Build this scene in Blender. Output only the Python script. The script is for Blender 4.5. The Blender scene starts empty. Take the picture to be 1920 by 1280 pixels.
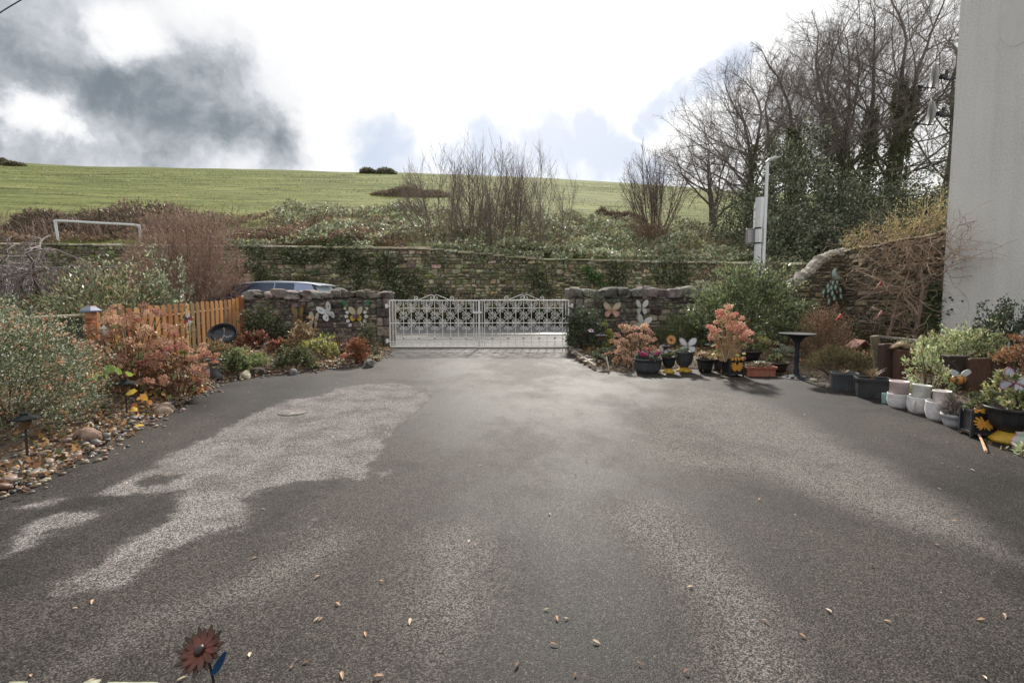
import bpy, bmesh, math, random
import numpy as np
from mathutils import Vector, Matrix
R = math.radians
SC = bpy.context.scene
COL = SC.collection
rng = np.random.default_rng(7)
random.seed(7)

# ---------------------------------------------------------------- camera
CAM_H, FPX, PITCH = 1.25, 907.0, R(4.0)
cam = bpy.data.cameras.new('camera')
camo = bpy.data.objects.new('camera', cam); COL.objects.link(camo)
camo.location = (0, 0, CAM_H); camo.rotation_euler = (R(90) - PITCH, 0, 0)
cam.sensor_width = 36; cam.lens = FPX / 1920 * 36; cam.shift_y = -21.6 / 1920
cam.clip_start = .05; cam.clip_end = 2000
SC.camera = camo
PY0 = 640 - 21.6

def ray(px, py):
    u = (px - 960) / FPX; v = (PY0 - py) / FPX
    c, s = math.cos(PITCH), math.sin(PITCH)
    return np.array([u, c + v * s, -s + v * c])
CP = np.array([0, 0, CAM_H])
def P(px, py, Y):                       # the world point at depth Y seen at a pixel of the photograph
    d = ray(px, py); return CP + d * (Y / d[1])
def PX(px, py, X):
    d = ray(px, py); return CP + d * (X / d[0])
def G(px, py, z=0.0):                   # the ground point
    d = ray(px, py); return CP + d * ((z - CAM_H) / d[2])
def S(r, g, b):                         # sRGB 0-255 to linear
    f = lambda c: (c / 255 / 12.92) if c <= 10 else ((c / 255 + .055) / 1.055) ** 2.4
    l = .3 * r + .6 * g + .1 * b; k = .80   # colours kept a little short of full strength, since bounces add saturation
    return (f(l + (r - l) * k), f(l + (g - l) * k), f(l + (b - l) * k))

# ---------------------------------------------------------------- sun and sky
SUN_AZ, SUN_EL = R(6), R(34)           # azimuth from +Y towards +X
sd = Vector((math.sin(SUN_AZ) * math.cos(SUN_EL), math.cos(SUN_AZ) * math.cos(SUN_EL), math.sin(SUN_EL)))
sun = bpy.data.lights.new('sun', 'SUN'); sun.energy = 4.6; sun.angle = R(4); sun.color = (1, .94, .85)
suno = bpy.data.objects.new('sun', sun); COL.objects.link(suno)
suno.rotation_euler = (-sd).to_track_quat('-Z', 'Y').to_euler(); suno.location = (0, 0, 30)

W = bpy.data.worlds.new('World'); SC.world = W; W.use_nodes = True
def world():
    nt = W.node_tree; N = nt.nodes; L = nt.links
    N.clear()
    out = N.new('ShaderNodeOutputWorld'); bg = N.new('ShaderNodeBackground')
    L.new(bg.outputs[0], out.inputs[0])
    sky = N.new('ShaderNodeTexSky'); sky.sky_type = 'NISHITA'; sky.sun_disc = False
    sky.sun_elevation = SUN_EL; sky.sun_rotation = SUN_AZ
    tc = N.new('ShaderNodeTexCoord')
    def noise(scale, detail, vec, rough=.55):
        n = N.new('ShaderNodeTexNoise'); n.inputs['Scale'].default_value = scale
        n.inputs['Detail'].default_value = detail; n.inputs['Roughness'].default_value = rough
        L.new(vec, n.inputs['Vector']); return n
    def math_(op, a, b=None):
        m = N.new('ShaderNodeMath'); m.operation = op
        for i, x in enumerate((a, b)):
            if x is None: continue
            if isinstance(x, (int, float)): m.inputs[i].default_value = x
            else: L.new(x, m.inputs[i])
        return m.outputs[0]
    D = tc.outputs['Generated']
    nw = noise(5.5, 8, D, .62)
    vs = N.new('ShaderNodeVectorMath'); vs.operation = 'SUBTRACT'; L.new(nw.outputs['Color'], vs.inputs[0]); vs.inputs[1].default_value = (.5, .5, .5)
    vm = N.new('ShaderNodeVectorMath'); vm.operation = 'SCALE'; L.new(vs.outputs[0], vm.inputs[0]); vm.inputs['Scale'].default_value = .17
    va = N.new('ShaderNodeVectorMath'); va.operation = 'ADD'; L.new(D, va.inputs[0]); L.new(vm.outputs[0], va.inputs[1])
    DW = va.outputs[0]
    vm2 = N.new('ShaderNodeVectorMath'); vm2.operation = 'SCALE'; L.new(vs.outputs[0], vm2.inputs[0]); vm2.inputs['Scale'].default_value = .085
    va2 = N.new('ShaderNodeVectorMath'); va2.operation = 'ADD'; L.new(D, va2.inputs[0]); L.new(vm2.outputs[0], va2.inputs[1]); DS = va2.outputs[0]
    def blob(px, py, r, edge, warp=None):
        edge *= 1.9
        d = ray(px, py); d = d / np.linalg.norm(d)
        v = N.new('ShaderNodeVectorMath'); v.operation = 'DISTANCE'; L.new(warp or DW, v.inputs[0]); v.inputs[1].default_value = tuple(d)
        mr = N.new('ShaderNodeMapRange'); mr.interpolation_type = 'SMOOTHSTEP'
        L.new(v.outputs['Value'], mr.inputs['Value'])
        mr.inputs['From Min'].default_value = r + edge; mr.inputs['From Max'].default_value = max(r - edge, 0)
        return mr.outputs[0]
    def union(lst, warp=None):
        o = blob(*lst[0], warp)
        for b in lst[1:]: o = math_('MAXIMUM', o, blob(*b, warp))
        return o
    dark = union([(30, 60, .15, .10), (-140, 170, .20, .06), (170, 160, .11, .05), (300, 190, .115, .045), (395, 192, .088, .055), (300, 270, .10, .05), (438, 245, .062, .055), (90, 295, .085, .05), (200, 290, .08, .05), (500, 287, .028, .05), (-60, 275, .13, .05)])
    gap = union([(70, 218, .020, .016), (118, 232, .014, .012), (15, 206, .020, .016), (232, 66, .026, .022)])
    fb = noise(8.5, 9, DS, .60)
    def puff(x, k, a, b):
        s_ = math_('ADD', x, math_('MULTIPLY', math_('SUBTRACT', fb.outputs['Fac'], .5), k)); m = N.new('ShaderNodeMapRange'); m.interpolation_type = 'SMOOTHSTEP'; L.new(s_, m.inputs[0]); m.inputs[1].default_value = a; m.inputs[2].default_value = b; return m.outputs[0]
    dens = math_('MULTIPLY', dark, math_('SUBTRACT', 1, gap))
    dark = puff(dens, .9, .14, .80); core_ = puff(dens, 1.9, .38, 1.35)
    soft = union([(1090, 240, .03, .022), (1198, 240, .018, .02), (1216, 222, .024, .024), (1240, 203, .026, .024), (1266, 188, .028, .026), (1294, 170, .030, .028), (1325, 150, .032, .03), (1360, 126, .036, .03), (1030, 285, .07, .06), (1140, 300, .06, .04), (900, 280, .07, .05), (720, 290, .06, .05), (1200, 330, .03, .03), (960, 300, .05, .04), (1100, 265, .05, .03)], DS)
    n2 = noise(7, 8, D, .6)
    # light cloud: white, faintly uneven; it brightens towards the hidden sun
    vd = N.new('ShaderNodeVectorMath'); vd.operation = 'DOT_PRODUCT'; L.new(D, vd.inputs[0]); vd.inputs[1].default_value = tuple(sd)
    glow = N.new('ShaderNodeMapRange'); glow.interpolation_type = 'SMOOTHSTEP'
    L.new(vd.outputs['Value'], glow.inputs['Value']); glow.inputs['From Min'].default_value = .88; glow.inputs['From Max'].default_value = 1.0
    glow.inputs['To Min'].default_value = 0; glow.inputs['To Max'].default_value = .35
    back = N.new('ShaderNodeMapRange'); back.interpolation_type = 'SMOOTHSTEP'
    L.new(vd.outputs['Value'], back.inputs['Value']); back.inputs['From Min'].default_value = -.6; back.inputs['From Max'].default_value = .6
    back.inputs['To Min'].default_value = .62; back.inputs['To Max'].default_value = .80
    nv = noise(2.6, 7, D, .6)
    white = math_('ADD', math_('MULTIPLY', back.outputs[0], math_('ADD', .86, math_('MULTIPLY', nv.outputs['Fac'], .26))), glow.outputs[0])
    def mix(fac, a, b, t='RGBA'):
        m = N.new('ShaderNodeMix'); m.data_type = 'RGBA'
        if isinstance(fac, (int, float)): m.inputs[0].default_value = fac
        else: L.new(fac, m.inputs[0])
        for i, x in ((6, a), (7, b)):
            if isinstance(x, tuple): m.inputs[i].default_value = (*x, 1)
            else: L.new(x, m.inputs[i])
        return m.outputs[2]
    cw = N.new('ShaderNodeCombineColor'); 
    for i in range(3): L.new(white, cw.inputs[i])
    # blue-grey between the clouds: the Nishita sky at low strength, veiled
    sk = N.new('ShaderNodeVectorMath'); sk.operation = 'SCALE'; L.new(sky.outputs[0], sk.inputs[0]); sk.inputs['Scale'].default_value = .10
    blue = mix(.80, sk.outputs[0], S(180, 192, 212))
    soft = puff(soft, 1.3, .35, .95)
    sfac = math_('MULTIPLY', soft, math_('ADD', .75, math_('MULTIPLY', n2.outputs['Fac'], .5)))
    c1 = mix(sfac, cw.outputs[0], blue)
    dcol = N.new('ShaderNodeValToRGB'); L.new(core_, dcol.inputs[0])
    e = dcol.color_ramp.elements; e[0].position = .0; e[0].color = (*S(204, 207, 213), 1); e[1].position = 1; e[1].color = (*S(106, 118, 129), 1)
    c2 = mix(math_('MULTIPLY', dark, .97), c1, dcol.outputs[0])
    L.new(c2, bg.inputs[0]); bg.inputs[1].default_value = 1.0
world()
VS = SC.view_settings; VS.view_transform = 'Standard'; VS.look = 'None'; VS.exposure = .38; VS.gamma = 1
SC.render.engine = 'CYCLES'
SC.render.resolution_x, SC.render.resolution_y = 1024, 682

# ---------------------------------------------------------------- helpers
class MB:
    """collects shapes; build() links them as ONE mesh object with a colour per vertex"""
    def __init__(s): s.V = []; s.C = []; s.F = {}; s.n = 0
    def add(s, v, faces, col=(1, 1, 1)):
        v = np.asarray(v, float).reshape(-1, 3); m = len(v)
        c = np.asarray(col, float)
        if c.ndim == 1: c = np.tile(c, (m, 1))
        s.V.append(v); s.C.append(c)
        if isinstance(faces, np.ndarray): s.F.setdefault(faces.shape[1], []).append(faces + s.n)
        else:
            for f in faces: s.F.setdefault(len(f), []).append(np.array([f]) + s.n)
        s.n += m
        return s
    def build(s, name, mat, parent=None, loc=None, smooth=False):
        me = bpy.data.meshes.new(name)
        V = np.concatenate(s.V).astype(np.float32); C = np.concatenate(s.C).astype(np.float32)
        me.vertices.add(len(V)); me.vertices.foreach_set('co', V.ravel())
        li, tot = [], []
        for k, fs in s.F.items():
            a = np.concatenate(fs); li.append(a.ravel()); tot.append(np.full(len(a), k))
        li = np.concatenate(li).astype(np.int32); tot = np.concatenate(tot).astype(np.int32)
        st = np.concatenate([[0], np.cumsum(tot)[:-1]]).astype(np.int32)
        me.loops.add(len(li)); me.loops.foreach_set('vertex_index', li)
        me.polygons.add(len(tot)); me.polygons.foreach_set('loop_start', st); me.polygons.foreach_set('loop_total', tot)
        me.polygons.foreach_set('use_smooth', np.full(len(tot), smooth))
        at = me.attributes.new('Col', 'FLOAT_COLOR', 'POINT')
        at.data.foreach_set('color', np.concatenate([C, np.ones((len(C), 1), np.float32)], 1).ravel())
        me.update(); me.validate()
        o = bpy.data.objects.new(name, me); COL.objects.link(o)
        if mat: me.materials.append(mat)
        if parent: o.parent = parent
        if loc is not None: o.location = loc
        return o

def tag(o, label=None, cat=None, group=None, kind=None):
    if label: o['label'] = label
    if cat: o['category'] = cat
    if group: o['group'] = group
    if kind: o['kind'] = kind
    return o
def thing(name, label, cat, loc=(0, 0, 0), rz=0, group=None):
    o = bpy.data.objects.new(name, None); COL.objects.link(o)
    o.empty_display_size = .1; o.location = tuple(loc); o.rotation_euler = (0, 0, rz)
    return tag(o, label, cat, group)
def dup(root, loc, rz=0, label=None, scale=None):
    r = root.copy(); COL.objects.link(r); r.location = tuple(loc); r.rotation_euler = (0, 0, rz)
    if label: r['label'] = label
    if scale: r.scale = (scale,) * 3
    for ch in list(root.children):
        c = ch.copy(); COL.objects.link(c); c.parent = r
        for g in ch.children:
            d = g.copy(); COL.objects.link(d); d.parent = c
    return r

def box(mb, c, s, col=(1, 1, 1), rz=0, taper=1.0):
    x, y, z = np.array(s) / 2
    v = np.array([[-x, -y, -z], [x, -y, -z], [x, y, -z], [-x, y, -z], [-x * taper, -y * taper, z], [x * taper, -y * taper, z], [x * taper, y * taper, z], [-x * taper, y * taper, z]])
    if rz:
        a, b = math.cos(rz), math.sin(rz); v = np.stack([v[:, 0] * a - v[:, 1] * b, v[:, 0] * b + v[:, 1] * a, v[:, 2]], 1)
    f = np.array([[0, 3, 2, 1], [4, 5, 6, 7], [0, 1, 5, 4], [1, 2, 6, 5], [2, 3, 7, 6], [3, 0, 4, 7]])
    return mb.add(v + np.array(c), f, col)
def bevbox(mb, c, s, b=.01, col=(1, 1, 1), jit=0, rz=0, seg=1):
    """box with bevelled edges, corners jittered"""
    bm = bmesh.new(); bmesh.ops.create_cube(bm, size=1)
    for v in bm.verts:
        v.co = Vector((v.co.x * s[0], v.co.y * s[1], v.co.z * s[2])) + Vector(rng.normal(0, 1, 3) * jit)
    bmesh.ops.bevel(bm, geom=list(bm.edges), offset=b, segments=seg, profile=.6, affect='EDGES')
    v = np.array([p.co[:] for p in bm.verts]); f = [[q.index for q in p.verts] for p in bm.faces]
    bm.free()
    if rz:
        a, d = math.cos(rz), math.sin(rz); v = np.stack([v[:, 0] * a - v[:, 1] * d, v[:, 0] * d + v[:, 1] * a, v[:, 2]], 1)
    return mb.add(v + np.array(c), f, col)
_tf = {}
def tube(mb, pts, rad, sides=6, col=(1, 1, 1), cap=True):
    pts = np.asarray(pts, float); k = len(pts)
    rad = np.full(k, float(rad)) if np.isscalar(rad) else np.asarray(rad, float)
    t = np.gradient(pts, axis=0); t /= np.linalg.norm(t, axis=1, keepdims=True) + 1e-9
    m = np.abs(t).mean(0); ref = np.zeros(3); ref[np.argmin(m)] = 1
    u = np.cross(t, ref); u /= np.linalg.norm(u, axis=1, keepdims=True) + 1e-9
    w = np.cross(t, u)
    a = np.arange(sides) * 2 * math.pi / sides
    v = pts[:, None] + rad[:, None, None] * (np.cos(a)[None, :, None] * u[:, None] + np.sin(a)[None, :, None] * w[:, None])
    key = (k, sides)
    if key not in _tf:
        i = np.arange(k - 1)[:, None] * sides; j = np.arange(sides)[None]; j2 = (j + 1) % sides
        _tf[key] = np.stack([i + j, i + j2, i + sides + j2, i + sides + j], -1).reshape(-1, 4)
    c = np.asarray(col, float)
    if c.ndim == 2: c = np.repeat(c, sides, 0)
    mb.add(v.reshape(-1, 3), _tf[key], c)
    if cap and sides > 3:
        n0 = mb.n - k * sides
        mb.F.setdefault(sides, []).append(np.array([[n0 + q for q in range(sides)][::-1]]))
        mb.F.setdefault(sides, []).append(np.array([[n0 + (k - 1) * sides + q for q in range(sides)]]))
    return mb
def lathe(mb, prof, n=24, c=(0, 0, 0), col=(1, 1, 1), rib=0, ribn=0, sx=1, sy=1, ribz=(0, 9)):
    prof = np.asarray(prof, float); k = len(prof)
    a = np.arange(n) * 2 * math.pi / n
    r = prof[:, 0][:, None] * np.ones(n)[None]
    if rib:
        msk = ((prof[:, 1] > ribz[0]) & (prof[:, 1] < ribz[1]))[:, None]
        r = r * (1 + rib * np.cos(a * ribn)[None] * msk)
    v = np.stack([r * np.cos(a) * sx, r * np.sin(a) * sy, np.repeat(prof[:, 1][:, None], n, 1)], -1).reshape(-1, 3) + np.array(c)
    i = np.arange(k - 1)[:, None] * n; j = np.arange(n)[None]; j2 = (j + 1) % n
    f = np.stack([i + j, i + j2, i + n + j2, i + n + j], -1).reshape(-1, 4)
    return mb.add(v, f, col)
def plate(mb, pts2, y0, th, col=(1, 1, 1), frame=None):
    """outline in the XZ plane given thickness along Y; frame = function on (n,3)"""
    p = np.asarray(pts2, float); n = len(p)
    f3 = np.stack([p[:, 0], np.full(n, y0), p[:, 1]], 1); b3 = f3 + np.array([0, th, 0])
    v = np.concatenate([f3, b3])
    if frame: v = frame(v)
    faces = [list(range(n)), list(range(2 * n - 1, n - 1, -1))] + [[(i + 1) % n, i, n + i, n + (i + 1) % n] for i in range(n)]
    return mb.add(v, faces, col)
def smooth_poly(p, m=5):
    p = np.asarray(p, float); n = len(p); o = []
    for i in range(n):
        a, b, c, d = p[i - 1], p[i], p[(i + 1) % n], p[(i + 2) % n]
        for t in np.arange(m) / m:
            o.append(.5 * (2 * b + (c - a) * t + (2 * a - 5 * b + 4 * c - d) * t * t + (3 * b - a - 3 * c + d) * t ** 3))
    return np.array(o)
def spline(p, m=6):
    p = np.asarray(p, float); q = np.concatenate([[2 * p[0] - p[1]], p, [2 * p[-1] - p[-2]]]); o = []
    for i in range(1, len(q) - 2):
        a, b, c, d = q[i - 1], q[i], q[i + 1], q[i + 2]
        for t in np.arange(m) / m:
            o.append(.5 * (2 * b + (c - a) * t + (2 * a - 5 * b + 4 * c - d) * t * t + (3 * b - a - 3 * c + d) * t ** 3))
    o.append(p[-1]); return np.array(o)
def ico(sub):
    bm = bmesh.new(); bmesh.ops.create_icosphere(bm, subdivisions=sub, radius=1)
    v = np.array([p.co[:] for p in bm.verts]); f = np.array([[q.index for q in p.verts] for p in bm.faces]); bm.free(); return v, f
ICO = {1: ico(1), 2: ico(2), 3: ico(3)}
def blob(mb, c, r, col=(1, 1, 1), sub=2, rough=.12, square=1.0, rot=None):
    v, f = ICO[sub]
    q = v.copy()
    if square != 1: q = np.sign(q) * np.abs(q) ** square
    for k in range(3):
        d = rng.normal(0, 1, 3); ph = rng.uniform(0, 6); q = q * (1 + rough * .6 * np.sin(v @ d * (1.5 + k) + ph)[:, None])
    q = q * np.asarray(r)
    a = rng.uniform(0, 6.28) if rot is None else rot
    ca, sa = math.cos(a), math.sin(a); q = np.stack([q[:, 0] * ca - q[:, 1] * sa, q[:, 0] * sa + q[:, 1] * ca, q[:, 2]], 1)
    return mb.add(q + np.asarray(c), f, col)
def norm(a): return a / (np.linalg.norm(a, axis=-1, keepdims=True) + 1e-9)
def pick(pal, n, jit=.18):
    """n colours from a palette of (weight, colour)"""
    w = np.array([p[0] for p in pal], float); c = np.array([p[1] for p in pal])
    o = c[rng.choice(len(pal), n, p=w / w.sum())]
    return np.clip(o * (1 + rng.normal(0, jit, (n, 1))) * (1 + rng.normal(0, jit * .3, (n, 3))), .002, 1)
def leaves(mb, p, d, size, cols, asp=.42, fold=.12, droop=.15, six=False, flat=None):
    """leaf-shaped faces: a folded pair of triangles (or six when seen close), each with its own direction, size and colour"""
    n = len(p); p = np.asarray(p, float); d = norm(np.asarray(d, float)); cols = np.clip(np.asarray(cols) * 1.22, 0, .9)
    size = np.broadcast_to(np.asarray(size, float), (n,))[:, None]
    ref = rng.normal(0, 1, (n, 3)) if flat is None else np.array([0, 0, 1.0]) + rng.normal(0, flat, (n, 3))
    s = norm(np.cross(d, ref)); nn = np.cross(s, d)
    if six:
        b = p; l1 = p + d * size * .3 + s * size * asp * .5 + nn * size * fold * .7; r1 = l1 - 2 * (s * size * asp * .5)
        l2 = p + d * size * .68 + s * size * asp * .42 + nn * size * fold * .4 - nn * size * droop * .3; r2 = l2 - 2 * (s * size * asp * .42)
        m = p + d * size * .5 - nn * size * droop * .1; t = p + d * size - nn * size * droop
        v = np.stack([b, l1, r1, l2, r2, m, t], 1).reshape(-1, 3)
        k = np.arange(n)[:, None, None] * 7
        f = np.array([[0, 5, 1], [0, 2, 5], [1, 5, 3], [2, 4, 5], [3, 5, 6], [4, 6, 5]])[None] + k
        mb.add(v, f.reshape(-1, 3), np.repeat(cols, 7, 0))
    else:
        l = p + d * size * .45 + s * size * asp * .5 + nn * size * fold; r = l - s * size * asp
        t = p + d * size - nn * size * droop
        v = np.stack([p, l, r, t], 1).reshape(-1, 3); k = np.arange(n)[:, None, None] * 4
        f = np.array([[0, 3, 1], [0, 2, 3]])[None] + k
        mb.add(v, f.reshape(-1, 3), np.repeat(cols, 4, 0))
    return mb
def grow(mb, starts, spec, col, col_tip=None, jit=.15, env=None):
    """branching wood. starts: (p, d, length, radius); spec: one dict per level"""
    q = [(np.asarray(p, float), norm(np.asarray(d, float)), L, r, 0) for p, d, L, r in starts]; tips = []
    col = np.array(col); ct = np.array(col_tip if col_tip is not None else col); nl = len(spec)
    def out(x): return env is not None and (((x - env[0]) / env[1]) ** 2).sum() > 1
    while q:
        p, d, L, r, lv = q.pop(); s = spec[lv]; k = s.get('seg', 3)
        pts = [p]; dd = d
        for i in range(k):
            dd = dd + rng.normal(0, s.get('wander', .15), 3) + np.array([0, 0, s.get('up', .05)])
            dd = dd / np.linalg.norm(dd); pts.append(pts[-1] + dd * L / k)
            if out(pts[-1]): break
        pts = np.array(pts); k = len(pts) - 1; r1 = r * s.get('taper', .5); rr = np.linspace(r, r1, k + 1)
        f = lv / max(nl - 1, 1); c = (col * (1 - f) + ct * f) * (1 + rng.normal(0, jit))
        tube(mb, pts, rr, s.get('sides', 3), np.clip(c, .003, 1), cap=False)
        if lv + 1 < nl:
            if out(pts[-1]) and lv > 1 and rng.uniform() < .3: continue
            n = s['n'] if isinstance(s['n'], int) else int(rng.integers(s['n'][0], s['n'][1] + 1))
            lo = s.get('from', .3)
            for j in range(n):
                t = lo + (1 - lo) * (j + rng.uniform(0, 1)) / n; t = min(t, 1.0)
                i = min(int(t * k), k - 1); fr = t * k - i
                pp = pts[i] * (1 - fr) + pts[i + 1] * fr; td = norm(pts[i + 1] - pts[i])
                a = rng.uniform(*s.get('ang', (.4, .9))); az = norm(np.cross(td, rng.normal(0, 1, 3)))
                nd = td * math.cos(a) + az * math.sin(a)
                q.append((pp, nd, L * rng.uniform(*s.get('len', (.45, .7))) * (1 - .3 * t), (r * (1 - t) + r1 * t) * s.get('rr', .6), lv + 1))
            if s.get('lead', True) and not out(pts[-1]):
                q.append((pts[-1], dd, L * .6, r1, lv + 1))
        else: tips.append((pts[-1], dd))
    return tips

def inside(poly, x, y):
    poly = np.asarray(poly)[:, :2]; r = np.zeros(x.shape, bool); n = len(poly)
    for i in range(n):
        x1, y1 = poly[i]; x2, y2 = poly[(i + 1) % n]
        c = ((y1 > y) != (y2 > y)) & (x < (x2 - x1) * (y - y1) / ((y2 - y1) if y2 != y1 else 1e-9) + x1); r ^= c
    return r
def sdist(poly, x, y):                   # >0 inside
    poly = np.asarray(poly)[:, :2]; m = np.full(x.shape, 1e9); n = len(poly)
    for i in range(n):
        a, b = poly[i], poly[(i + 1) % n]; e = b - a
        t = np.clip(((x - a[0]) * e[0] + (y - a[1]) * e[1]) / (e @ e + 1e-12), 0, 1)
        m = np.minimum(m, np.hypot(x - a[0] - t * e[0], y - a[1] - t * e[1]))
    return np.where(inside(poly, x, y), m, -m)
class VN:                                # value noise for shaping geometry
    def __init__(s, seed): s.t = np.random.default_rng(seed).uniform(-1, 1, (256, 256))
    def __call__(s, x, y):
        x = np.asarray(x, float); y = np.asarray(y, float); i = np.floor(x).astype(int); j = np.floor(y).astype(int); u = x - i; v = y - j
        u = u * u * (3 - 2 * u); v = v * v * (3 - 2 * v); T = lambda a, b: s.t[a % 256, b % 256]
        return (T(i, j) * (1 - u) + T(i + 1, j) * u) * (1 - v) + (T(i, j + 1) * (1 - u) + T(i + 1, j + 1) * u) * v
    def f(s, x, y, o=4):
        r = 0; a = 1; t = 0
        for k in range(o): r = r + a * s(x * 2 ** k + 17 * k, y * 2 ** k + 5 * k); t += a; a *= .5
        return r / t
VN1 = VN(3)

# ---------------------------------------------------------------- materials
def mat(name, col=None, rough=.6, vc=False, nscale=0, namt=.25, bump=0, bscale=40, metal=0, trans=0, spec=.5, col2=None, detail=4, coat=0, stretch=None, extra=None, c2r=(.42, .66)):
    m = bpy.data.materials.new(name); m.use_nodes = True; nt = m.node_tree; N = nt.nodes; L = nt.links
    b = N['Principled BSDF']; out = N['Material Output']
    b.inputs['Roughness'].default_value = rough; b.inputs['Metallic'].default_value = metal
    b.inputs['Specular IOR Level'].default_value = spec; b.inputs['Coat Weight'].default_value = coat
    tc = N.new('ShaderNodeTexCoord'); vec = tc.outputs['Object']
    if stretch:
        mp = N.new('ShaderNodeMapping'); mp.inputs['Scale'].default_value = stretch; L.new(vec, mp.inputs[0]); vec = mp.outputs[0]
    if vc:
        a = N.new('ShaderNodeAttribute'); a.attribute_name = 'Col'; src = a.outputs['Color']
    else:
        rg = N.new('ShaderNodeRGB'); rg.outputs[0].default_value = (*col, 1); src = rg.outputs[0]
    if nscale:
        n = N.new('ShaderNodeTexNoise'); n.inputs['Scale'].default_value = nscale; n.inputs['Detail'].default_value = detail; n.inputs['Roughness'].default_value = .65; L.new(vec, n.inputs['Vector'])
        if col2 is not None:
            cr = N.new('ShaderNodeMapRange'); cr.inputs['From Min'].default_value = c2r[0]; cr.inputs['From Max'].default_value = c2r[1]; L.new(n.outputs['Fac'], cr.inputs['Value'])
            mx = N.new('ShaderNodeMix'); mx.data_type = 'RGBA'; L.new(cr.outputs[0], mx.inputs[0]); L.new(src, mx.inputs[6]); mx.inputs[7].default_value = (*col2, 1); src = mx.outputs[2]
        mr = N.new('ShaderNodeMapRange'); mr.inputs['From Min'].default_value = .25; mr.inputs['From Max'].default_value = .75; mr.inputs['To Min'].default_value = 1 - namt; mr.inputs['To Max'].default_value = 1 + namt
        n2 = N.new('ShaderNodeTexNoise'); n2.inputs['Scale'].default_value = nscale * 2.7; n2.inputs['Detail'].default_value = detail; L.new(vec, n2.inputs['Vector'])
        L.new(n2.outputs['Fac'], mr.inputs['Value'])
        sc = N.new('ShaderNodeVectorMath'); sc.operation = 'SCALE'; L.new(src, sc.inputs[0]); L.new(mr.outputs[0], sc.inputs['Scale']); src = sc.outputs[0]
    L.new(src, b.inputs['Base Color'])
    if bump:
        nb = N.new('ShaderNodeTexNoise'); nb.inputs['Scale'].default_value = bscale; nb.inputs['Detail'].default_value = 5; L.new(vec, nb.inputs['Vector'])
        bp = N.new('ShaderNodeBump'); bp.inputs['Strength'].default_value = min(bump, 1); bp.inputs['Distance'].default_value = .02 * max(bump, .2); L.new(nb.outputs['Fac'], bp.inputs['Height']); L.new(bp.outputs[0], b.inputs['Normal'])
    if trans:
        t = N.new('ShaderNodeBsdfTranslucent'); L.new(src, t.inputs[0]); mx = N.new('ShaderNodeMixShader'); mx.inputs[0].default_value = trans
        L.new(b.outputs[0], mx.inputs[1]); L.new(t.outputs[0], mx.inputs[2]); L.new(mx.outputs[0], out.inputs[0])
    if extra: extra(nt, b)
    return m
M = {}
M['leaf'] = mat('leaf_surface', vc=True, rough=.5, trans=.3, spec=.35)
M['gloss'] = mat('glossy_leaf_surface', vc=True, rough=.42, trans=.22, spec=.4)
M['petal'] = mat('dry_petal_surface', vc=True, rough=.75, trans=.35, spec=.2)
M['wood'] = mat('bark', vc=True, rough=.85, nscale=14, namt=.3, spec=.25)
M['stone'] = mat('wall_stone', vc=True, rough=.92, nscale=5, namt=.55, bump=.8, bscale=26, spec=.25, detail=9, col2=S(158, 152, 138), c2r=(.56, .74))
M['pebble'] = mat('pebble_stone', vc=True, rough=.6, nscale=30, namt=.25, bump=.2, bscale=60)
M['paint'] = mat('ornament_paint', vc=True, rough=.45, nscale=18, namt=.15)
M['white'] = mat('white_paint', S(234, 234, 231), rough=.4, nscale=9, namt=.12)
M['black'] = mat('black_plastic', S(40, 42, 46), rough=.48, nscale=6, namt=.3, bump=.15, bscale=60, col2=S(88, 84, 76), c2r=(.56, .86))
M['grey'] = mat('grey_plastic', S(68, 72, 78), rough=.5, nscale=6, namt=.25, col2=S(104, 100, 92), c2r=(.55, .85))
M['terra'] = mat('terracotta', S(166, 90, 66), rough=.75, nscale=7, namt=.25, col2=S(140, 104, 84), c2r=(.5, .8))
M['yellow'] = mat('yellow_paint', S(196, 152, 20), rough=.5, nscale=9, namt=.22)
M['metal'] = mat('galvanised_steel', S(196, 202, 206), rough=.42, metal=.35, nscale=6, namt=.1)
M['iron'] = mat('cast_iron', S(48, 50, 58), rough=.68, metal=.05, nscale=20, namt=.35, spec=.25)
M['matt'] = mat('matt_plastic', vc=True, rough=.85, nscale=16, namt=.25, spec=.15)
M['soil'] = mat('potting_soil', S(52, 42, 35), rough=.95, nscale=40, namt=.4, bump=.6, bscale=70)
M['glaze'] = mat('pale_glaze', vc=True, rough=.5, nscale=12, namt=.16, bump=.12, bscale=18)
# ================================================================ THE SETTING
def grid(x0, x1, nx, y0, y1, ny):
    X, Y = np.meshgrid(np.linspace(x0, x1, nx), np.linspace(y0, y1, ny)); 
    i = np.arange(ny - 1)[:, None] * nx; j = np.arange(nx - 1)[None]
    f = np.stack([i + j, i + j + 1, i + nx + j + 1, i + nx + j], -1).reshape(-1, 4)
    return X.ravel(), Y.ravel(), f
LEDGE = np.array([G(*p)[:2] for p in [(0, 935), (75, 900), (150, 862), (225, 818), (285, 786), (330, 757), (370, 736), (400, 722), (430, 712), (490, 704), (560, 697), (630, 690), (690, 682), (715, 668), (731, 656)]])
LBED = np.concatenate([[(-6.6, -3), (-3.0, -3), (-2.95, 2.2)], LEDGE, [(-2.85, 11.72), (-6.6, 11.72)]])
REDGE = np.array([G(*p)[:2] for p in [(1067, 655), (1080, 675), (1100, 689), (1130, 697), (1200, 702), (1300, 700), (1400, 704), (1500, 712), (1560, 722), (1620, 742), (1680, 764), (1760, 796), (1840, 836), (1925, 868)]])
RBED = np.concatenate([REDGE, [(3.85, 2.6), (3.9, -3), (8.2, -3), (8.2, 11.72), (1.35, 11.72)]])
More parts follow.
